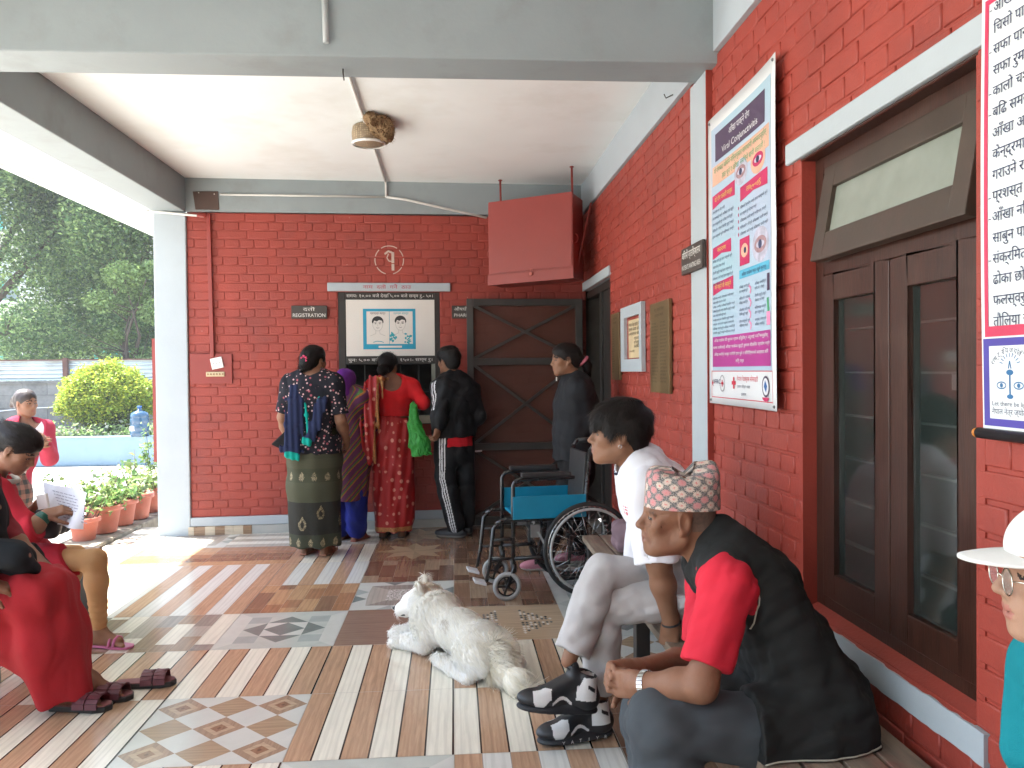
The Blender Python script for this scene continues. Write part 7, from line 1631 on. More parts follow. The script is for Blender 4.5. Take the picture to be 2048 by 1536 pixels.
def woman_sari():
    base = V(-.515, 6.70, 0); P = person('woman in a red sari with pale spots and a plain red blouse at the counter', base)
    J = stand(base, 1.55, (.10, 1, 0), lean=(.01, .04, 0)); R = frame((.30, 1, -.10)); J.hc = at(776, 733, Y=6.76)
    elL = J.shL+V(-.06, .06, -.22); wrL = elL+V(.10, .18, .02); elR = at(846, 806, Y=6.62); wrR = elR+V(-.02, .2, .06)
    L, hk = base_body(P, J, R, SK2, LP2, elL, wrL, elR, wrR)
    s = Sdf(.006); hair_cap(s, L, R, hk); s.ell(L(0, -.125, -.045), V(.05, .042, .045), R, .02); s.folds(.003, 80, R[:, 2], 2); s.build('hair', HAIRB, P); hair_strands(P, s, J, R, hk, L(0, -.16, -.045))
    m = MB(); m.tube([L(.02, -.150, -.02), L(.0, -.162, -.03), L(-.02, -.150, -.03)], .005, 6); m.build('hair_pin', M('pale_hair_pin', (.5, .4, .4), .3), P)
    RB = cloth('bright_red_blouse', (.50, .010, .014), .75, weave=500, fold=.25)
    s = Sdf(.006); torso(s, J, .012, lo=1, w=(.15, .142, .158, .138)); arm(s, J.shL, elL, wrL, J.k, .012, 1.06); arm(s, J.shR, elR, wrR, J.k, .012, 1.06)
    s.ell(J.c7+V(.005, -.075, .02), (.085, .08, .115), None, .008, 'sub'); s.cut(J.pel+UP*.175, -UP); s.folds(.003, 28, UP, 3); s.build('blouse', RB, P)
    t = NT('red_spotted_sari'); p_ = pat(t, (17, 17, 15)); q = t.n('ShaderNodeTexVoronoi', feature='F1'); q.inputs['Scale'].default_value = 1; q.inputs['Randomness'].default_value = .35; t.ln(p_, q.inputs['Vector'])
    nz = t.noise(6, 2, .5, p_); d = t.math('ADD', q.outputs['Distance'], t.math('MULTIPLY', nz, .10)); c = t.mix(t.ramp(d, [(.26, 1.), (.32, 0.)]), (.34, .012, .014), (.60, .26, .20)); SAR = t.fin(c, .5, 0, .4); GLD = M('gold_zari_border', (.42, .20, .07), .45, .3, var=.4, vs=80)
    s = Sdf(.006); cx = V(base[0]+.01, base[1], 0)
    s.loft([J.pel+UP*.09, J.pel-UP*.03, V(cx[0], cx[1]-.01, .60), V(cx[0]-.01, cx[1]-.005, .05)], [.148, .175, .160, .155], [.118, .145, .135, .13], V(1, 0, 0), .04); s.loft([V(cx[0]+.10, cx[1], .5), V(cx[0]+.13, cx[1], .16)], [.06, .045], [.10, .08], V(1, 0, 0), .05)
    s.cut(V(0, 0, .06), -UP); s.disp(lambda Q: .006*np.sin(Q[:, 0]*55+Q[:, 2]*7)+.004*np.sin(Q[:, 0]*90-Q[:, 2]*12))
    o = s.build('sari', [SAR, GLD], P, paint=lambda C: ((C[:, 2] < .105) & (C[:, 2] > .068)).astype(int)); a = np.arctan2(s.P[:, 0]-cx[0], -(s.P[:, 1]-cx[1])); set_attr(o, np.stack([a*.15, 0*a, s.P[:, 2]], 1))
    s = Sdf(.006); pts = [at(768, 758, Y=6.66), at(752, 757, Y=6.60), at(742, 790, Y=6.555), at(740, 850, Y=6.53), at(737, 925, Y=6.55)]; s.loft(pts, [.05, .06, .065, .06, .05], [.014, .016, .02, .02, .02], V(1, 0, 0), .02)
    s.disp(lambda Q: .007*np.sin(Q[:, 0]*130+Q[:, 2]*8)); o2 = s.build('sari_end', [SAR, GLD], P, paint=lambda C: (C[:, 0] > np.interp(C[:, 2], [.6, 1.2], [pts[-1][0]+.03, pts[2][0]+.045])).astype(int)); set_attr(o2, np.stack([s.P[:, 0], 0*s.P[:, 0], s.P[:, 2]], 1))
    sandal(P, J, M('dark_brown_sandal', (.05, .03, .025), .6))
    # green carrier bag on the right forearm: a thing of its own
    g = NT('green_woven_plastic'); g.b.inputs['Transmission Weight'].default_value = .0; GR = g.fin(g.mix(g.noise(9, 4, .6, None, 1.5), (.015, .20, .02), (.03, .34, .045)), .5); g.bump(g.noise(9, 4, .6, None, 1.5), .8, .03)
    s = Sdf(.005); pt = [at(826, 812, Y=6.56), at(829, 850, Y=6.54), at(838, 885, Y=6.53), at(843, 912, Y=6.53)]; s.loft(pt, [.03, .055, .078, .080], [.03, .04, .05, .045], V(1, 0, 0), .02); s.cut(at(843, 911, Y=6.53), V(.12, 0, -1)); s.folds(.007, 40, UP, 3); bg_ = s.build('carrier_bag', GR, None, origin=pt[3]); tag(bg_, 'bright green carrier bag hanging from the arm of the woman in red sari', 'bag')
    return P
woman_sari()

def track_man():
    base = V(-.045, 6.70, 0); P = person('young man in a black tracksuit with white side stripes holding a paper at the counter', base)
    J = stand(base, 1.62, (-.55, .9, 0), hw=.08, lean=(.0, -.0, 0)); J.hc = at(897, 722, Y=6.72); J.c7 = at(907, 765, Y=6.70); J.pel = at(908, 880, Y=6.70); R = frame((-.75, .9, -.12))
    J.spine = [J.pel, lerp(J.pel, J.c7, .36), lerp(J.pel, J.c7, .72)+V(.01, -.01, 0), J.c7-UP*.03]; J.shL = at(886, 778, Y=6.58); J.shR = at(938, 782, Y=6.80); J.hpL = J.pel+J.side*.08; J.hpR = J.pel-J.side*.08
    elL = at(880, 826, Y=6.50); wrL = at(876, 852, Y=6.48); elR = at(955, 832, Y=6.74); wrR = at(925, 838, Y=6.98)
    J.knL = at(890, 955, Y=6.62); J.anL = at(912, 1040, Y=6.62); J.anL[2] = .08; J.knR = at(930, 955, Y=6.74); J.anR = at(930, 1040, Y=6.76); J.anR[2] = .08
    L, hk = base_body(P, J, R, SK1, LP1, elL, wrL, elR, wrR, feet=False)
    s = Sdf(.006); hair_cap(s, L, R, hk, 1.07, front=.06); s.ell(L(0, .05, .078), V(.06, .055, .035), R, .03); s.folds(.005, 70, R[:, 1], 2); s.build('hair', HAIRB, P); strands('hair_strand', s, P, 2500, .03, .0022, lambda p: nrm_rows(p-L(0, -.03, .13)), lambda C: np.ones(len(C)), 4, HAIRB, .4)
    JK = cloth('black_tracksuit_polyester', (.012, .013, .015), .6, fold=.5, weave=200); WST = M('white_stripe', (.60, .60, .62), .7)
    s = Sdf(.0055); torso(s, J, .040, w=(.158, .160, .170, .150)); arm(s, J.shL, elL, wrL, J.k, .026, 1.92); arm(s, J.shR, elR, wrR, J.k, .028, 1.9); s.loft([J.pel+UP*.06, J.pel+UP*.015], [.175, .165], [.14, .135], J.side, .03); s.cut(J.pel+UP*.03, -UP); s.cap(J.c7, J.c7+UP*.05, .075, .068, .03)
    s.folds(.008, 24, UP+V(.4, 0, 0), 3)
    def pj(C):
        ax = nrm(elL-J.shL); d = C-J.shL; t_ = d@ax; o = d-np.outer(t_, ax); lat = nrm(J.side*.8+V(-.1, -.6, 0)); lat = nrm(lat-ax*(lat@ax)); w = np.cross(ax, lat); ang = np.arctan2(o@w, o@lat)
        return ((t_ > -.04) & (t_ < np.linalg.norm(elL-J.shL)*1.0) & (np.linalg.norm(o, axis=1) < .11) & (np.abs(((ang-.25)*3.2) % 1-.5) < .22) & (np.abs(ang-.4) < .48)).astype(int)
    s.build('jacket', [JK, WST], P, paint=pj)
    s = Sdf(.006); s.loft([J.pel+UP*.05, J.pel-UP*.045], [.165, .172], [.135, .14], J.side, .02); s.cut(J.pel-UP*.045, -UP); s.folds(.006, 30, UP, 5); s.build('tshirt', cloth('red_tshirt_hem', (.50, .010, .018)), P)
    s = Sdf(.0055); s.loft([J.pel, J.pel-UP*.1], [.155, .16], [.125, .13], J.side, .03); leg(s, J.hpL, J.knL, J.anL, J.k, .020, 1.93, .03, .018); leg(s, J.hpR, J.knR, J.anR, J.k, .020, 1.93, .03, .018); s.folds(.006, 24, UP, 3)
    def pt_(C):
        kn, an, hp = J.knL, J.anL, J.hpL; z = C[:, 2]; cx = np.interp(z, [an[2], kn[2], hp[2]], [an[0], kn[0], hp[0]]); cy = np.interp(z, [an[2], kn[2], hp[2]], [an[1], kn[1], hp[1]])
        ang = np.arctan2(C[:, 0]-cx, -(C[:, 1]-cy)); q = (ang+.55)*4.6
        return ((q > 0) & (q < 3) & ((q % 1) < .52) & (np.hypot(C[:, 0]-cx, C[:, 1]-cy) < .14) & (C[:, 1] < cy+.02)).astype(int)
    s.build('trousers', [JK, WST], P, paint=pt_)
    for an in (J.anL, J.anR):
        s = Sdf(.005); f = nrm(V(-.8, .25, 0)) if an is J.anL else nrm(V(-.5, .8, 0)); c = an*1.0; c[2] = .03
        s.cap(c+V(.02, 0, .01), c+UP*.055, .045, .046, .02); s.ell(c+f*.07+UP*.005, (.048, .115, .04), frame(f), .02); s.ell(c+f*-.02+UP*.005, (.045, .07, .04), frame(f), .02); s.cut(V(0, 0, .002), -UP); o = s.build('shoe', [SHOEB, M('pale_shoe_sole', (.22, .23, .22), .6)], P, paint=lambda C: (C[:, 2] < .022).astype(int))
        m = MB()
        for i in range(4): p = c+f*(.03+.022*i)+UP*(.062-.010*i); xx = np.cross(f, UP); m.tube([p-xx*.025, p+UP*.01, p+xx*.025], .003, 5)
        m.build('shoe_lace', WST if False else SHOEB, o)
    c = at(877, 778, Y=6.60); m = MB(); m.prism([c+V(-.02, .03, .07), c+V(.03, .03, .06), c+V(.035, .0, -.03), c+V(.01, .0, -.075), c+V(-.02, 0, -.01)], (.001, .003, 0)); pp = m.build('folded_paper', M('white_paper', (.62, .62, .62), .7), None, origin=c); tag(pp, 'folded white paper held up by the young man in the tracksuit', 'paper')
    return P
track_man()

def woman_black():
    base = V(.80, 5.62, 0); P = person('woman in black jacket and trousers with a pink hair band by the screen gate', base)
    J = stand(base, 1.58, (-1, -.05, 0), hw=.07); J.hc = at(1130, 719, Y=5.6); R = frame((-1, -.10, -.06)); J.c7 = at(1152, 768, Y=5.6); J.pel = at(1152, 920, Y=5.62)
    J.spine = [J.pel, lerp(J.pel, J.c7, .36)+V(-.01, 0, 0), lerp(J.pel, J.c7, .72)+V(.0, 0, 0), J.c7-UP*.03]; J.shL = J.c7+V(.0, -.15, -.05); J.shR = J.c7+V(0, .15, -.05)
    elL = at(1183, 858, Y=5.50); wrL = at(1168, 905, Y=5.58); elR = J.shR+V(.05, .02, -.26); wrR = elR+V(.03, -.05, -.2)
    J.knL = at(1148, 1000, Y=5.62); J.anL = V(.86, 5.66, .08); J.knR = at(1125, 1000, Y=5.60); J.anR = V(.60, 5.47, .08); J.hpL = J.pel+V(0, -.07, -.02); J.hpR = J.pel+V(0, .07, -.02)
    L, hk = base_body(P, J, R, SK1, LP1, elL, wrL, elR, wrR, res=.0055, hk=.94, feet=False, hkw=dict(nose=.95, jaw=.9))
    s = Sdf(.005); hair_cap(s, L, R, hk); s.ell(L(0, -.115, -.01), V(.035, .04, .035), R, .02); s.chain([L(0, -.12, -.01), L(0, -.165, -.06), L(0, -.17, -.15)], [.028, .03, .018], .02); s.folds(.003, 90, R[:, 1], 2); s.build('hair', HAIRB, P); hair_strands(P, s, J, R, hk, L(0, -.14, -.02))
    m = MB(); ax = nrm(L(0, -.165, -.06)-L(0, -.12, -.01)); xx = nrm(np.cross(ax, V(0, 1, 0))); yy = np.cross(ax, xx); c = L(0, -.135, -.022); m.tube([c+(xx*math.cos(a)+yy*math.sin(a))*(.034+.004*math.sin(a*6)) for a in np.linspace(0, 2*PI, 30)[:-1]], .013, 8, closed=True); m.build('hair_band', cloth('pink_hair_band', (.55, .16, .22)), P)
    JK = cloth('black_soft_jacket', (.014, .015, .018), .75, fold=.5, weave=300)
    s = Sdf(.0055); torso(s, J, .034, w=(.160, .150, .155, .130), d=(.13, .12, .125, .09)); s.loft([J.pel+UP*.12, J.pel+UP*.0], [.165, .165], [.145, .150], J.side, .04); arm(s, J.shL, elL, wrL, J.k, .024, 1.95); arm(s, J.shR, elR, wrR, J.k, .024, 1.95); s.cap(J.c7-UP*.01, J.c7+V(-.03, 0, .035), .068, .06, .03); s.cut(J.pel+UP*.01, -UP); s.folds(.007, 24, UP, 6); s.build('jacket', JK, P)
    m = MB(); z0 = at(1113, 758, Y=5.55); m.box(z0-V(.004, .004, .014), z0+V(.004, .004, .014)); m.build('zip_pull', WHITEP, P)
    s = Sdf(.006); s.loft([J.pel+UP*.03, J.pel-UP*.1], [.15, .155], [.13, .13], J.side, .03); leg(s, J.hpL, J.knL, J.anL, J.k, .014, 1.93, .03, .014); leg(s, J.hpR, J.knR, J.anR, J.k, .014, 1.93, .03, .014); s.folds(.005, 24, UP, 3); s.build('trousers', cloth('black_trousers', (.010, .010, .011), .8), P)
    PNK = M('dusty_pink_shoe', (.42, .17, .22), .6)
    for an, f in ((J.anL, V(-1, -.15, 0)), (J.anR, V(-1, -.1, 0))):
        s = Sdf(.005); f = nrm(f); c = an*1.0; c[2] = .035; s.cap(c, c+UP*.045, .042, .042, .02); s.ell(c+f*.06, (.044, .11, .04), frame(f), .02); s.ell(c-f*.02, (.042, .06, .04), frame(f), .02); s.cut(V(0, 0, .002), -UP); s.build('shoe', [PNK, SHOEW], P, paint=lambda C: (C[:, 2] < .022).astype(int))
    return P
woman_black()

# ================================================================ seated people on the left, and others
def seated(label, base, hc, f, c7, pel, shL, shR, sk, lp, elL, wrL, elR, wrR, hpL, hpR, knL, knR, anL, anR, k=.95, res=.0055, hk=.96, R=None, hl=None, hr=None, hkw={}, toe=None, lo=-.004):
    P = person(label, base); J = Fig(); J.k = k; J.f = nrm(f); J.side = np.cross(UP, J.f); J.hc, J.c7, J.pel, J.shL, J.shR = hc, c7, pel, shL, shR
    J.spine = [pel, lerp(pel, c7, .36)-J.f*.02, lerp(pel, c7, .72)-J.f*.035, c7-J.f*.01-UP*.02]; J.hpL, J.hpR, J.knL, J.knR, J.anL, J.anR = hpL, hpR, knL, knR, anL, anR
    R = frame(f) if R is None else R; L, hk = base_body(P, J, R, sk, lp, elL, wrL, elR, wrR, res, hk, hl, hr, True, hkw, toe, True, lo); return P, J, L, hk, R
def reader():
    Y0 = 4.22; f = V(1, .05, 0); R = frame((1, -.02, -.75), (.6, 0, .8))
    hc = at(38, 898, Y=4.2); c7 = at(12, 962, Y=4.22)+V(-.08, 0, 0); pel = V(-2.28, 4.24, .46); shR = at(8, 985, Y=4.06)+V(-.04, 0, 0); shL = at(14, 985, Y=4.42)+V(-.04, 0, 0)
    elR = at(60, 1062, Y=4.02); wrR = at(92, 1030, Y=4.08); elL = at(40, 1050, Y=4.42); wrL = at(84, 1006, Y=4.36)
    hpR, hpL = pel+V(0, -.09, -.01), pel+V(0, .09, -.01); knR = at(190, 1120, Y=4.15); knL = at(150, 1112, Y=4.42); anR = at(199, 1262, Y=4.17); anL = at(120, 1265, Y=4.45); anR[2] = .085; anL[2] = .085
    P, J, L, hk, R = seated('young woman in a red tunic and tan leggings reading papers on the left ledge', V(-2.25, 4.22, 0), hc, f, c7, pel, shL, shR, SK1, LP1, elL, wrL, elR, wrR, hpL, hpR, knL, knR, anL, anR, R=R, lo=-.012, hl=(V(.8, -.2, .1), V(.2, -.7, -.6)), hr=(V(.8, .25, .25), V(.2, .6, -.7)), toe=V(1, -.25, 0))
    s = Sdf(.0055); hair_cap(s, L, R, hk); s.ell(L(0, -.10, .045), V(.05, .045, .05), R, .02); s.chain([L(0, -.12, .04), L(0, -.17, -.02), L(0, -.16, -.11)], [.035, .035, .015], .02); s.folds(.004, 80, R[:, 1], 2); s.build('hair', HAIRB, P); hair_strands(P, s, J, R, hk, L(0, -.14, .045), 2600)
    RT = cloth('crimson_tunic_cotton', (.36, .016, .030), .85, fold=.4); PP = cloth('pale_collar_piping', (.5, .5, .45))
    s = Sdf(.0055); torso(s, J, .018); arm(s, shL, elL, wrL, J.k, .016, 1.35); arm(s, shR, elR, wrR, J.k, .016, 1.35); s.loft([pel+UP*.08, pel-UP*.06], [.165, .18], [.135, .15], J.side, .04)
    for h_, kn in ((hpR, knR), (hpL, knL)): s.cap(h_, lerp(h_, kn, .84), .098, .078, .03); s.cutbox(lerp(h_, kn, .76), kn-h_+V(0, 0, .25), lerp(h_, kn, .76)-.2, lerp(h_, kn, .76)+.25)
    s.ell(c7+V(.06, 0, .05), (.075, .075, .06), None, .008, 'sub'); s.folds(.005, 24, UP, 4); s.build('tunic', RT, P)
    m = MB(); m.tube([c7+V(.055+.075*math.cos(a), .075*math.sin(a), .018-.02*math.cos(a)) for a in np.linspace(0, 2*PI, 26)[:-1]], .013, 8, closed=True); m.build('collar', PP, P)
    LEG = cloth('tan_leggings', (.44, .25, .115), .8, weave=700, fold=.12); s = Sdf(.005); leg(s, hpR, knR, anR, .84, .004, 1.92); leg(s, hpL, knL, anL, .84, .004, 1.92); s.disp(lambda Q: .002*np.sin(Q[:, 2]*190)*(Q[:, 2] < .24)); s.build('leggings', LEG, P)
    sandal(P, J, M('pink_sandal', (.50, .13, .28), .45), toe=V(1, -.25, 0))
    m = MB(); ax = nrm(wrR-elR); xx = nrm(np.cross(ax, UP)); yy = np.cross(ax, xx)
    for i in range(6): c = lerp(wrR, elR, .06+.055*i); m.tube([c+(xx*math.cos(a)+yy*math.sin(a))*(.032+.001*i) for a in np.linspace(0, 2*PI, 20)[:-1]], .0032, 6, closed=True)
    m.build('bangles', M('dark_green_glass_bangle', (.01, .09, .06), .2), P)
    # things held: printed sheet, phone, dark handbag on the lap
    PAPER = M('thin_white_paper', (.66, .67, .72), .8, var=.03); c0, c1, c2, c3 = at(86, 962, Y=4.25), at(176, 985, Y=4.12), at(165, 1062, Y=4.06), at(128, 1066, Y=4.12)
    vs = []; n = 14
    for j in range(n+1):
        for i in range(n+1):
            a, b = i/n, j/n; q = lerp(lerp(c0, c1, a), lerp(c3+V(-.06, 0, .04), c2, a), b); q = q+V(0, -.018*math.sin(a*7+b*3), .006*math.sin(b*8)); vs.append(q)
    o = raw_obj('printed_sheet', vs, [(j*(n+1)+i, j*(n+1)+i+1, (j+1)*(n+1)+i+1, (j+1)*(n+1)+i) for j in range(n) for i in range(n)], PAPER, None, smooth=True, origin=c0); tag(o, 'crumpled white printed sheet held by the woman reading on the left', 'paper')
    m = MB(); u_, v_ = nrm(c1-c0), nrm(c3-c0); pl = Plane(c0, u_, -v_, V(0, -1, .2)); rg = random.Random(3); INK = M('grey_print_ink', (.25, .25, .3), .8)
    for i in range(9):
        x = .06; y = -.05-.02*i
        while x < .2: w = rg.uniform(.01, .035); rect(m, pl, x, y, x+w, y+.005, .021); x += w+.006
    m.build('print', INK, o)
    c = at(86, 1003, Y=4.12); m = MB(); m.obox(c, (V(.026, -.004, .004), V(.003, .006, .002), V(-.006, 0, .036))); ph = m.build('phone', [M('pale_phone_case', (.62, .60, .56), .35)], None, bevel=.004, origin=c); tag(ph, 'small pale phone in the hand of the woman reading', 'phone')
    c = at(112, 1046, Y=4.24); s = Sdf(.006); s.box(c, (.13, .05, .055), frame((.95, .1, -.25)), .03, .01); s.cap(c+V(-.1, 0, .04), c+V(-.05, 0, .085), .012, .012); s.folds(.006, 30, UP, 2); hb = s.build('handbag', M('navy_black_leather', (.012, .013, .02), .35, bump=.2), None, origin=c); tag(hb, 'dark leather handbag on the lap of the woman reading on the left', 'bag')
reader()

def red_skirt_woman():
    f = V(1, -.05, 0); pel = V(-2.05, 3.42, .47); c7 = V(-2.02, 3.40, .98); hc = c7+V(.03, 0, .17)
    shR, shL = c7+V(.02, -.17, -.06), c7+V(.02, .17, -.06); knR = at(72, 1192, Y=3.33); knL = at(98, 1180, Y=3.53); hpR, hpL = pel+V(0, -.09, -.01), pel+V(0, .09, -.01)
    elR = V(-2.02, 3.18, .70); wrR = V(-1.80, 3.24, .56); elL = V(-1.95, 3.62, .70); wrL = at(92, 1140, Y=3.45); anR = V(-1.575, 3.40, .085); anL = V(-1.53, 3.50, .085)
    P, J, L, hk, R = seated('woman in a red skirt and dark floral shawl sitting at the left edge', V(-2.05, 3.4, 0), hc, f, c7, pel, shL, shR, SK2, LP2, elL, wrL, elR, wrR, hpL, hpR, knL, knR, anL, anR, hl=(V(.85, -.1, -.45), V(-.3, 0, -1)), hr=(V(.8, .3, -.3), V(0, .3, -1)), toe=V(1, -.12, 0), lo=-.022)
    s = Sdf(.006); hair_cap(s, L, R, hk); s.ell(L(0, -.12, -.03), V(.045, .04, .045), R, .02); s.build('hair', HAIRB, P)
    RS = cloth('red_cotton_skirt', (.30, .014, .020), .85, fold=.35, weave=400); s = Sdf(.006)
    s.loft([pel+UP*.02, pel-UP*.05], [.17, .19], [.15, .15], J.side, .04)
    for h_, kn in ((hpR, knR), (hpL, knL)): s.cap(h_, kn, .105, .082, .06)
    kc = lerp(knR, knL, .5); s.loft([kc+V(-.0, 0, .01), V(-1.66, kc[1], .28), V(-1.60, kc[1]-.0, .05)], [.165, .160, .130], [.105, .115, .100], V(0, 1, 0), .06)
    s.loft([lerp(pel, kc, .5), V(-1.84, kc[1], .27)], [.15, .12], [.11, .08], V(0, 1, 0), .08)
    s.cut(V(0, 0, .045), -UP); s.cut(V(-1.72, 0, .05), V(-.60, 0, -.80)); s.disp(lambda Q: .008*np.sin(Q[:, 1]*38+Q[:, 0]*20+Q[:, 2]*3)+.005*np.sin(Q[:, 0]*55+Q[:, 2]*8)); s.folds(.005, 20, UP, 5); s.build('skirt', RS, P)
    s = Sdf(.006); torso(s, J, .016); arm(s, shL, elL, wrL, J.k, .014, 1.3); arm(s, shR, elR, wrR, J.k, .014, 1.3); s.folds(.005, 24, UP, 2); s.build('blouse', cloth('dark_red_blouse', (.16, .012, .018)), P)
    t = NT('black_floral_shawl'); v1 = t.vor(16, None); c = t.mix(t.ramp(v1, [(.13, 1.), (.2, 0.)]), (.012, .014, .017), t.mix(t.noise(22, 2), (.33, .06, .08), (.20, .22, .12))); SHW = t.fin(c, .85, 0, .15)
    s = Sdf(.006); s.loft([c7+V(.02, 0, .01), lerp(c7, pel, .35)+V(.03, 0, 0), lerp(c7, pel, .8)+V(.08, 0, 0)], [.20, .215, .20], [.10, .13, .14], J.side, .05); s.chain([V(-1.98, 3.26, .86), V(-1.88, 3.27, .68), at(30, 1110, Y=3.28), at(66, 1138, Y=3.36)], [.05, .062, .050, .035], .04); s.loft([V(-1.95, 3.4, .62), at(40, 1118, Y=3.45)+V(0, 0, .01), at(80, 1140, Y=3.46)], [.17, .14, .09], [.05, .035, .02], V(0, 1, 0), .03); s.folds(.007, 26, (.7, 0, -.7), 8); s.ell(c7+V(.03, 0, .08), (.08, .08, .09), None, .01, 'sub'); s.build('shawl', SHW, P)
    MAR = M('maroon_rubber_sandal', (.085, .014, .022), .5); SOLB = M('black_sandal_sole', (.012, .011, .011), .6)
    def slider(c, f, name, parent):
        m = MB(); f = nrm(f); x = np.cross(f, UP); pts = [(-.12, -.03), (-.125, 0), (-.12, .03), (-.03, .034), (.07, .046), (.115, .032), (.13, 0), (.115, -.032), (.07, -.046), (.03 - .06, -.034)]
        m.prism([c+f*a+x*b+UP*.001 for a, b in pts][::-1], UP*.022); o = m.build(name, SOLB, parent, bevel=.004, origin=c)
        m = MB(); m.prism([c+f*a*.96+x*b*.94+UP*.0235 for a, b in pts][::-1], UP*.003); m.build('insole', M('maroon_insole', (.16, .05, .055), .6), o)
        for a0 in (.015, .068):
            m = MB(); n = 9; P_ = []
            for i in range(n): a = PI*i/(n-1); P_.append((x*(-.05*math.cos(a)) + UP*(.018+.045*math.sin(a)**.7)))
            for i in range(n-1): m.prism([c+f*(a0-.024)+P_[i], c+f*(a0+.024)+P_[i], c+f*(a0+.024)+P_[i+1], c+f*(a0-.024)+P_[i+1]], nrm((P_[i]+P_[i+1])/2-UP*.02)*.005)
            m.tube([c+f*(a0-.02)+UP*.064+x*-.012, c+f*(a0+.02)+UP*.064+x*.012], .007, 6); m.build('strap', MAR, o, bevel=.0015)
        return o
    for an in (anR, anL): slider(V(an[0]+.05, an[1]-.01, .0), V(1, -.12, 0), 'sandal', P)
    o = slider(at(291, 1372, Z=0)+V(0, 0, 0), V(1, .08, 0), 'loose_sandal', None); tag(o, 'empty maroon two strap sandal lying on the tiles in front of the red skirt', 'sandal')
red_skirt_woman()

def outside_woman():
    Z0 = -.31; base = V(-3.68, 6.95, Z0); P = person('woman in a red cardigan and dark plaid skirt standing outside on the sunny path', base)
    J = stand(base, 1.58, (.75, -.55, 0), k=.95); J.hc = at(52, 806, Y=6.95); R = frame((1, -.45, -.03)); J.c7 = at(50, 850, Y=6.97)
    J.spine = [J.pel, lerp(J.pel, J.c7, .36), lerp(J.pel, J.c7, .72), J.c7-UP*.03]
    J.shL = at(88, 858, Y=6.98); J.shR = at(22, 862, Y=6.90); elL = at(97, 890, Y=6.9); wrL = at(88, 884, Y=6.75); elR = at(20, 905, Y=6.85); wrR = at(68, 888, Y=6.74)
    elL = J.shL+V(.06, -.04, -.24); elR = J.shR+V(-.05, -.06, -.24)
    L, hk = base_body(P, J, R, SK1, LP1, elL, wrL, elR, wrR, hk=.93)
    s = Sdf(.006); hair_cap(s, L, R, hk); s.ell(L(0, -.12, .02), V(.04, .045, .04), R, .02); s.chain([L(0, -.13, .02), L(0, -.17, -.03)], [.03, .02], .02); s.folds(.003, 80, R[:, 2], 2); s.build('hair', M('brown_hair', (.022, .012, .009), .5), P)
    s = Sdf(.006); torso(s, J, .012, w=(.155, .15, .16, .13)); s.ell(J.c7+J.f*.06+UP*.03, (.085, .085, .08), None, .008, 'sub'); s.folds(.003, 24, UP, 4); s.cut(J.pel-UP*.03, -UP); s.build('tshirt', M('white_tshirt', (.62, .60, .60), .85, dirt=((.3, .35, .36), 9, .5)), P)
    s = Sdf(.006); torso(s, J, .028, w=(.16, .155, .165, .135)); arm(s, J.shL, elL, wrL, J.k, .024, 1.75); arm(s, J.shR, elR, wrR, J.k, .024, 1.75); s.loft([J.pel+UP*.05, J.pel-UP*.10], [.175, .18], [.135, .14], J.side)
    s.cut(J.pel-UP*.085, -UP); q = J.spine[2]+J.f*.17; s.loft([J.c7+J.f*.12+UP*.04, q, J.pel+J.f*.15-UP*.12], [.075, .085, .095], [.14, .11, .11], J.side, .01, 'sub'); s.folds(.005, 24, UP, 5); s.build('cardigan', cloth('faded_red_cardigan', (.34, .03, .06), .9), P)
    t = NT('dark_plaid'); p_ = pat(t); x, y, z = t.sep(p_); a = t.ramp(t.math('FRACT', t.math('MULTIPLY', x, 13)), [(0, 0.), (.5, 1.)], 'CONSTANT'); b_ = t.ramp(t.math('FRACT', t.math('MULTIPLY', z, 13)), [(0, 0.), (.5, 1.)], 'CONSTANT'); c = t.mix(t.math('MULTIPLY', t.math('ADD', a, b_), .5), (.015, .018, .016), (.20, .085, .06)); PLD = t.fin(c, .85)
    s = Sdf(.0065); s.loft([J.pel+UP*.03, J.pel-UP*.15, V(base[0], base[1], Z0+.12)], [.16, .18, .19], [.13, .15, .16], J.side, .04); s.folds(.008, 18, UP, 6); s.cut(V(0, 0, Z0+.13), -UP); o = s.build('skirt', PLD, P); a = np.arctan2(s.P[:, 0]-base[0], -(s.P[:, 1]-base[1])); set_attr(o, np.stack([a*.17, 0*a, s.P[:, 2]], 1))
outside_woman()
s = Sdf(.008); c = at(1243, 1066, Y=4.2); s.ell(c+V(.03, 0, -.01), (.085, .10, .095), k=.03); s.ell(c+V(.10, .04, .0), (.08, .10, .09), k=.03); s.ell(c+V(.05, -.06, .03), (.06, .06, .05), k=.03); s.folds(.018, 18, UP, 4, stretch=1); s.cut(V(0, 0, .386), -UP)
o = s.build('sitter_stand_in', cloth('mauve_cloth', (.17, .115, .135)), None, origin=c); tag(o, 'mauve cloth stand-in for a person seated on the bench, half hidden behind the young man in white', 'stand-in')  # plain cloth mass standing in for part of a seated person
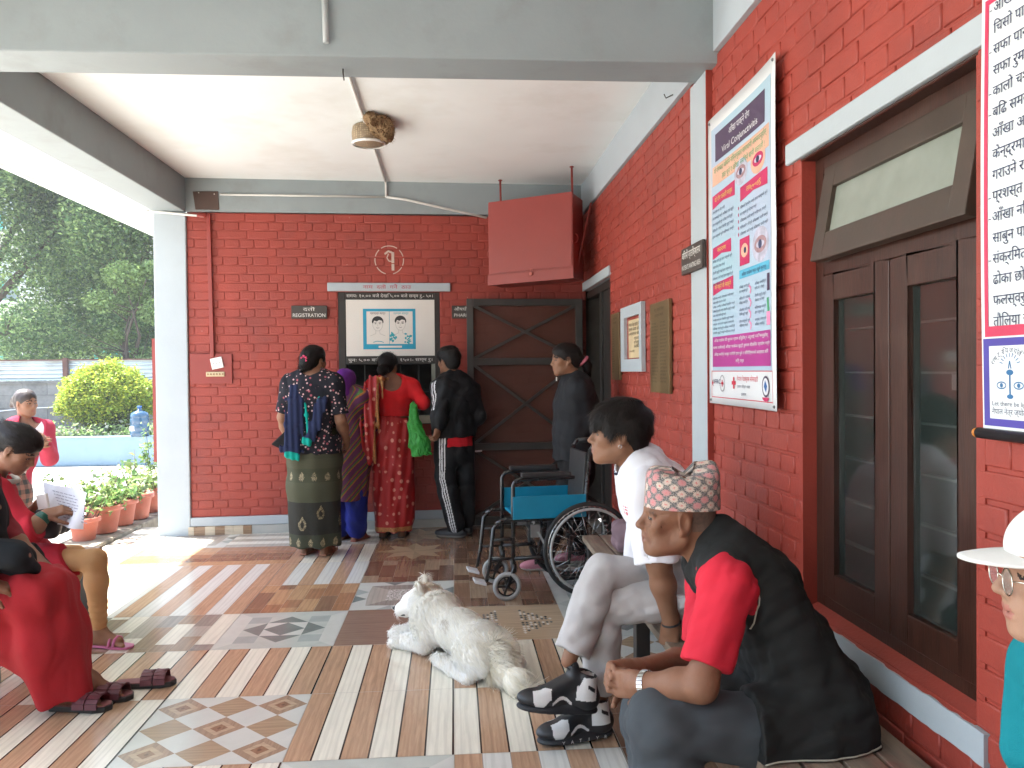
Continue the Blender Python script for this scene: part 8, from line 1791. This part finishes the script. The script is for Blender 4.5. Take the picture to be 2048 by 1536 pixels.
# ---------------------------------------------------------------- the dog lying on the tiles
def dog():
    D = thing('dog', 'fluffy cream white dog lying on the patterned tiles looking left', 'dog', (.0, 3.78, 0))
    hip = V(.135, 3.62, .12); sho = V(-.085, 3.93, .155); ax = nrm(sho-hip); sd = nrm(np.cross(ax, UP0)); near = -sd if (-sd)[1] < 0 else sd
    s = Sdf(.006); mid = lerp(hip, sho, .5)
    s.loft([hip-ax*.06-UP0*.01, hip+ax*.04, mid, sho, sho+ax*.07-UP0*.01], [.070, .092, .084, .086, .070], [.062, .080, .084, .100, .080], sd, .05)
    s.ell(hip+near*.085-UP0*.03, (.062, .105, .082), frame(ax), .03); s.ell(hip-near*.075-UP0*.03, (.055, .105, .08), frame(ax), .03)      # thighs
    p0 = hip+near*.13+ax*.10-UP0*.095; s.chain([p0-ax*.13+UP0*.0, p0-ax*.02-UP0*.0, p0+ax*.07], [.030, .028, .026], .02); s.ell(p0+ax*.10-UP0*.003, (.024, .036, .022), frame(ax), .01)
    p1 = hip-near*.15+ax*.06-UP0*.09; s.chain([p1-ax*.1, p1+ax*.06], [.028, .026], .02)
    # neck and head, turned to the left
    hd = at(842, 1198, Y=4.05); fw = nrm(V(-.92, .22, -.22)); R = frame(fw); hd = hd+V(.012, 0, 0)
    s.cap(sho+ax*.03+UP0*.02, hd+V(.03, -.02, -.02), .098, .072, .05); HS = 1.14; L = lambda x, y, z: hd + R @ (V(x, y, z)*HS)
    s.ell(hd, V(.066, .075, .062)*HS, R, .03); s.ell(L(0, .055, -.014), V(.042, .055, .038)*HS, R, .03); s.cap(L(0, .070, -.018), L(0, .108, -.026), .043, .036, .02); s.ell(L(0, .06, .018), V(.035, .03, .02)*HS, R, .02); s.cap(L(0, .06, -.045), L(0, .095, -.052), .020, .016, .01)
    for x in (-1, 1): s.ell(L(x*.048, -.012, .062), V(.027, .014, .037), R @ np.array([[math.cos(.35*x), 0, math.sin(.35*x)], [0, 1, 0], [-math.sin(.35*x), 0, math.cos(.35*x)]]), .012)
    s.ell(sho-UP0*.035+ax*.06, (.09, .10, .10), frame(ax), .04)
    # front legs stretched forward
    e0 = at(835, 1292, Z=.045); f0 = at(806, 1284, Z=.03); s.chain([sho+near*.07-UP0*.06, e0+V(.03, .0, .01), f0], [.055, .036, .030], .03); s.ell(f0+V(-.03, .005, -.002), (.045, .030, .026), None, .01)
    f1 = at(806, 1266, Z=.035); s.chain([sho-near*.05-UP0*.06, f1+V(.1, .02, .02), f1], [.055, .036, .030], .03); s.ell(f1+V(-.03, .005, 0), (.045, .030, .026), None, .01)
    CRM = [M('cream_fur', (.86, .84, .77), .9, var=.06, vs=20), M('white_fur', (.84, .83, .79), .85, var=.05), M('fawn_fur', (.66, .54, .40), .85, var=.12, vs=20), M('greyish_fur', (.60, .56, .48), .85, var=.15)]
    FUR = [leafmat(n_, c_, .35, .10) for n_, c_ in (('cream_strand', (.88, .86, .79)), ('white_strand', (.90, .90, .88)), ('fawn_strand', (.70, .58, .44)), ('greyish_strand', (.66, .62, .54)))]
    DARKN = M('dark_dog_nose', (.015, .012, .014), .35)
    def patch(C):
        n = np.sin(C[:, 0]*31+C[:, 2]*19)+np.sin(C[:, 1]*27+1)+np.sin(C[:, 2]*41); mi = np.where(C[:, 2] < .10, 1, 0)
        top = (C[:, 2] > .17) & (n > 1.3); mi[top & (n > 2.3)] = 3; q = (C-hd) @ R; fawn = (np.linalg.norm(q-np.array([0, -.06, .01]), axis=1) < .085) | (np.linalg.norm(C-(hd+R@V(-.02, -.07, -.03)), axis=1) < .07); mi[fawn & (n > -.9)] = 2; mi[(q[:, 1] > .02) & (np.abs(q[:, 0]) < .08) & (q[:, 2] < .06)] = 1; return mi
    s.build('body', CRM, D, paint=patch); P, Q = s.P, s.Q
    back = -ax
    def comb(p):
        d = np.tile(back, (len(p), 1)) + np.array([0, 0, -.55])*1.0; q = (p-hd) @ R; face = q[:, 1] > .01; d[face] = (R @ V(0, -1, -.1)); low = p[:, 2] < .09; d[low] = d[low]*.6+np.array([0, 0, -.4])
        out = p-mid; out[:, 2] = 0; return d + nrm_rows(out)*.2
    def length(p):
        q = (p-hd) @ R; L_ = np.full(len(p), .050); L_[(q[:, 1] > .03) & (np.linalg.norm(q, axis=1) < .16)] = .008; L_[(np.linalg.norm(q, axis=1) < .11) & (q[:, 1] <= .03)] = .022; L_[p[:, 2] < .055] *= .6
        nk = np.linalg.norm(p-lerp(sho, hd, .5), axis=1) < .13; L_[nk] = np.maximum(L_[nk], .060); return L_
    v, f, mi0 = blades(P, Q, 40000, length, .0042, comb, None, 3, 2, .80, 4, .75)
    k = 6; roots = v.reshape(-1, k, 3)[:, 0]; pm = patch(roots); rgq = np.random.default_rng(1); jit = rgq.uniform(size=len(pm)); pm = np.where(jit < .25, 0, np.where(jit < .40, 1, pm)); raw_obj('fur', v, f, FUR, D, np.tile(pm, 2))
    # plumed tail curled along the floor
    tp = [hip-ax*.07+UP0*.0, at(1003, 1338, Z=.06), at(1028, 1358, Z=.05), at(1046, 1372, Z=.04)]; s2 = Sdf(.006); s2.chain(tp, [.04, .04, .036, .02], .03); s2.build('tail', CRM[0], D)
    td = nrm(tp[3]-tp[1]); v, f, mi0 = blades(s2.P, s2.Q, 9000, lambda p: np.full(len(p), .105), .0046, lambda p: np.tile(td+V(.05, -.15, -.12), (len(p), 1)) + nrm_rows(p-lerp(tp[1], tp[3], .4))*.38, None, 5, 3, .32, 2, .9); v[:, 2] = np.maximum(v[:, 2], .004); raw_obj('tail_fur', v, f, [FUR[0], leafmat('straw_strand', (.88, .84, .73), .35, .1)], D, mi0)
    m = MB(); m.sphere(L(0, .135, -.016), (.017, .013, .012), 12); m.build('nose', DARKN, D); m = MB()
    for x in (-1, 1): m.sphere(L(x*.032, .058, .020), .0085, 10)
    m.build('eyes', DARKN, D); m = MB(); m.tube([L(-.028, .09, -.046), L(-.02, .112, -.044), L(0, .124, -.043), L(.02, .112, -.044), L(.028, .09, -.046)], .0045, 8); m.build('mouth', DARKN, D)
dog()
# ---------------------------------------------------------------- thin bright air
hm = bpy.data.materials.new('thin_air'); hm.use_nodes = True; ht = hm.node_tree; ht.nodes.remove(ht.nodes['Principled BSDF'])
pv = ht.nodes.new('ShaderNodeVolumePrincipled'); pv.inputs['Color'].default_value = (.92, .95, .97, 1); pv.inputs['Density'].default_value = .0018; pv.inputs['Anisotropy'].default_value = .2
ht.links.new(pv.outputs[0], ht.nodes['Material Output'].inputs['Volume'])
b = MB(); b.box((-72, -42, -1.4), (42, 92, 14.5)); tag(b.build('haze', hm), kind='stuff')
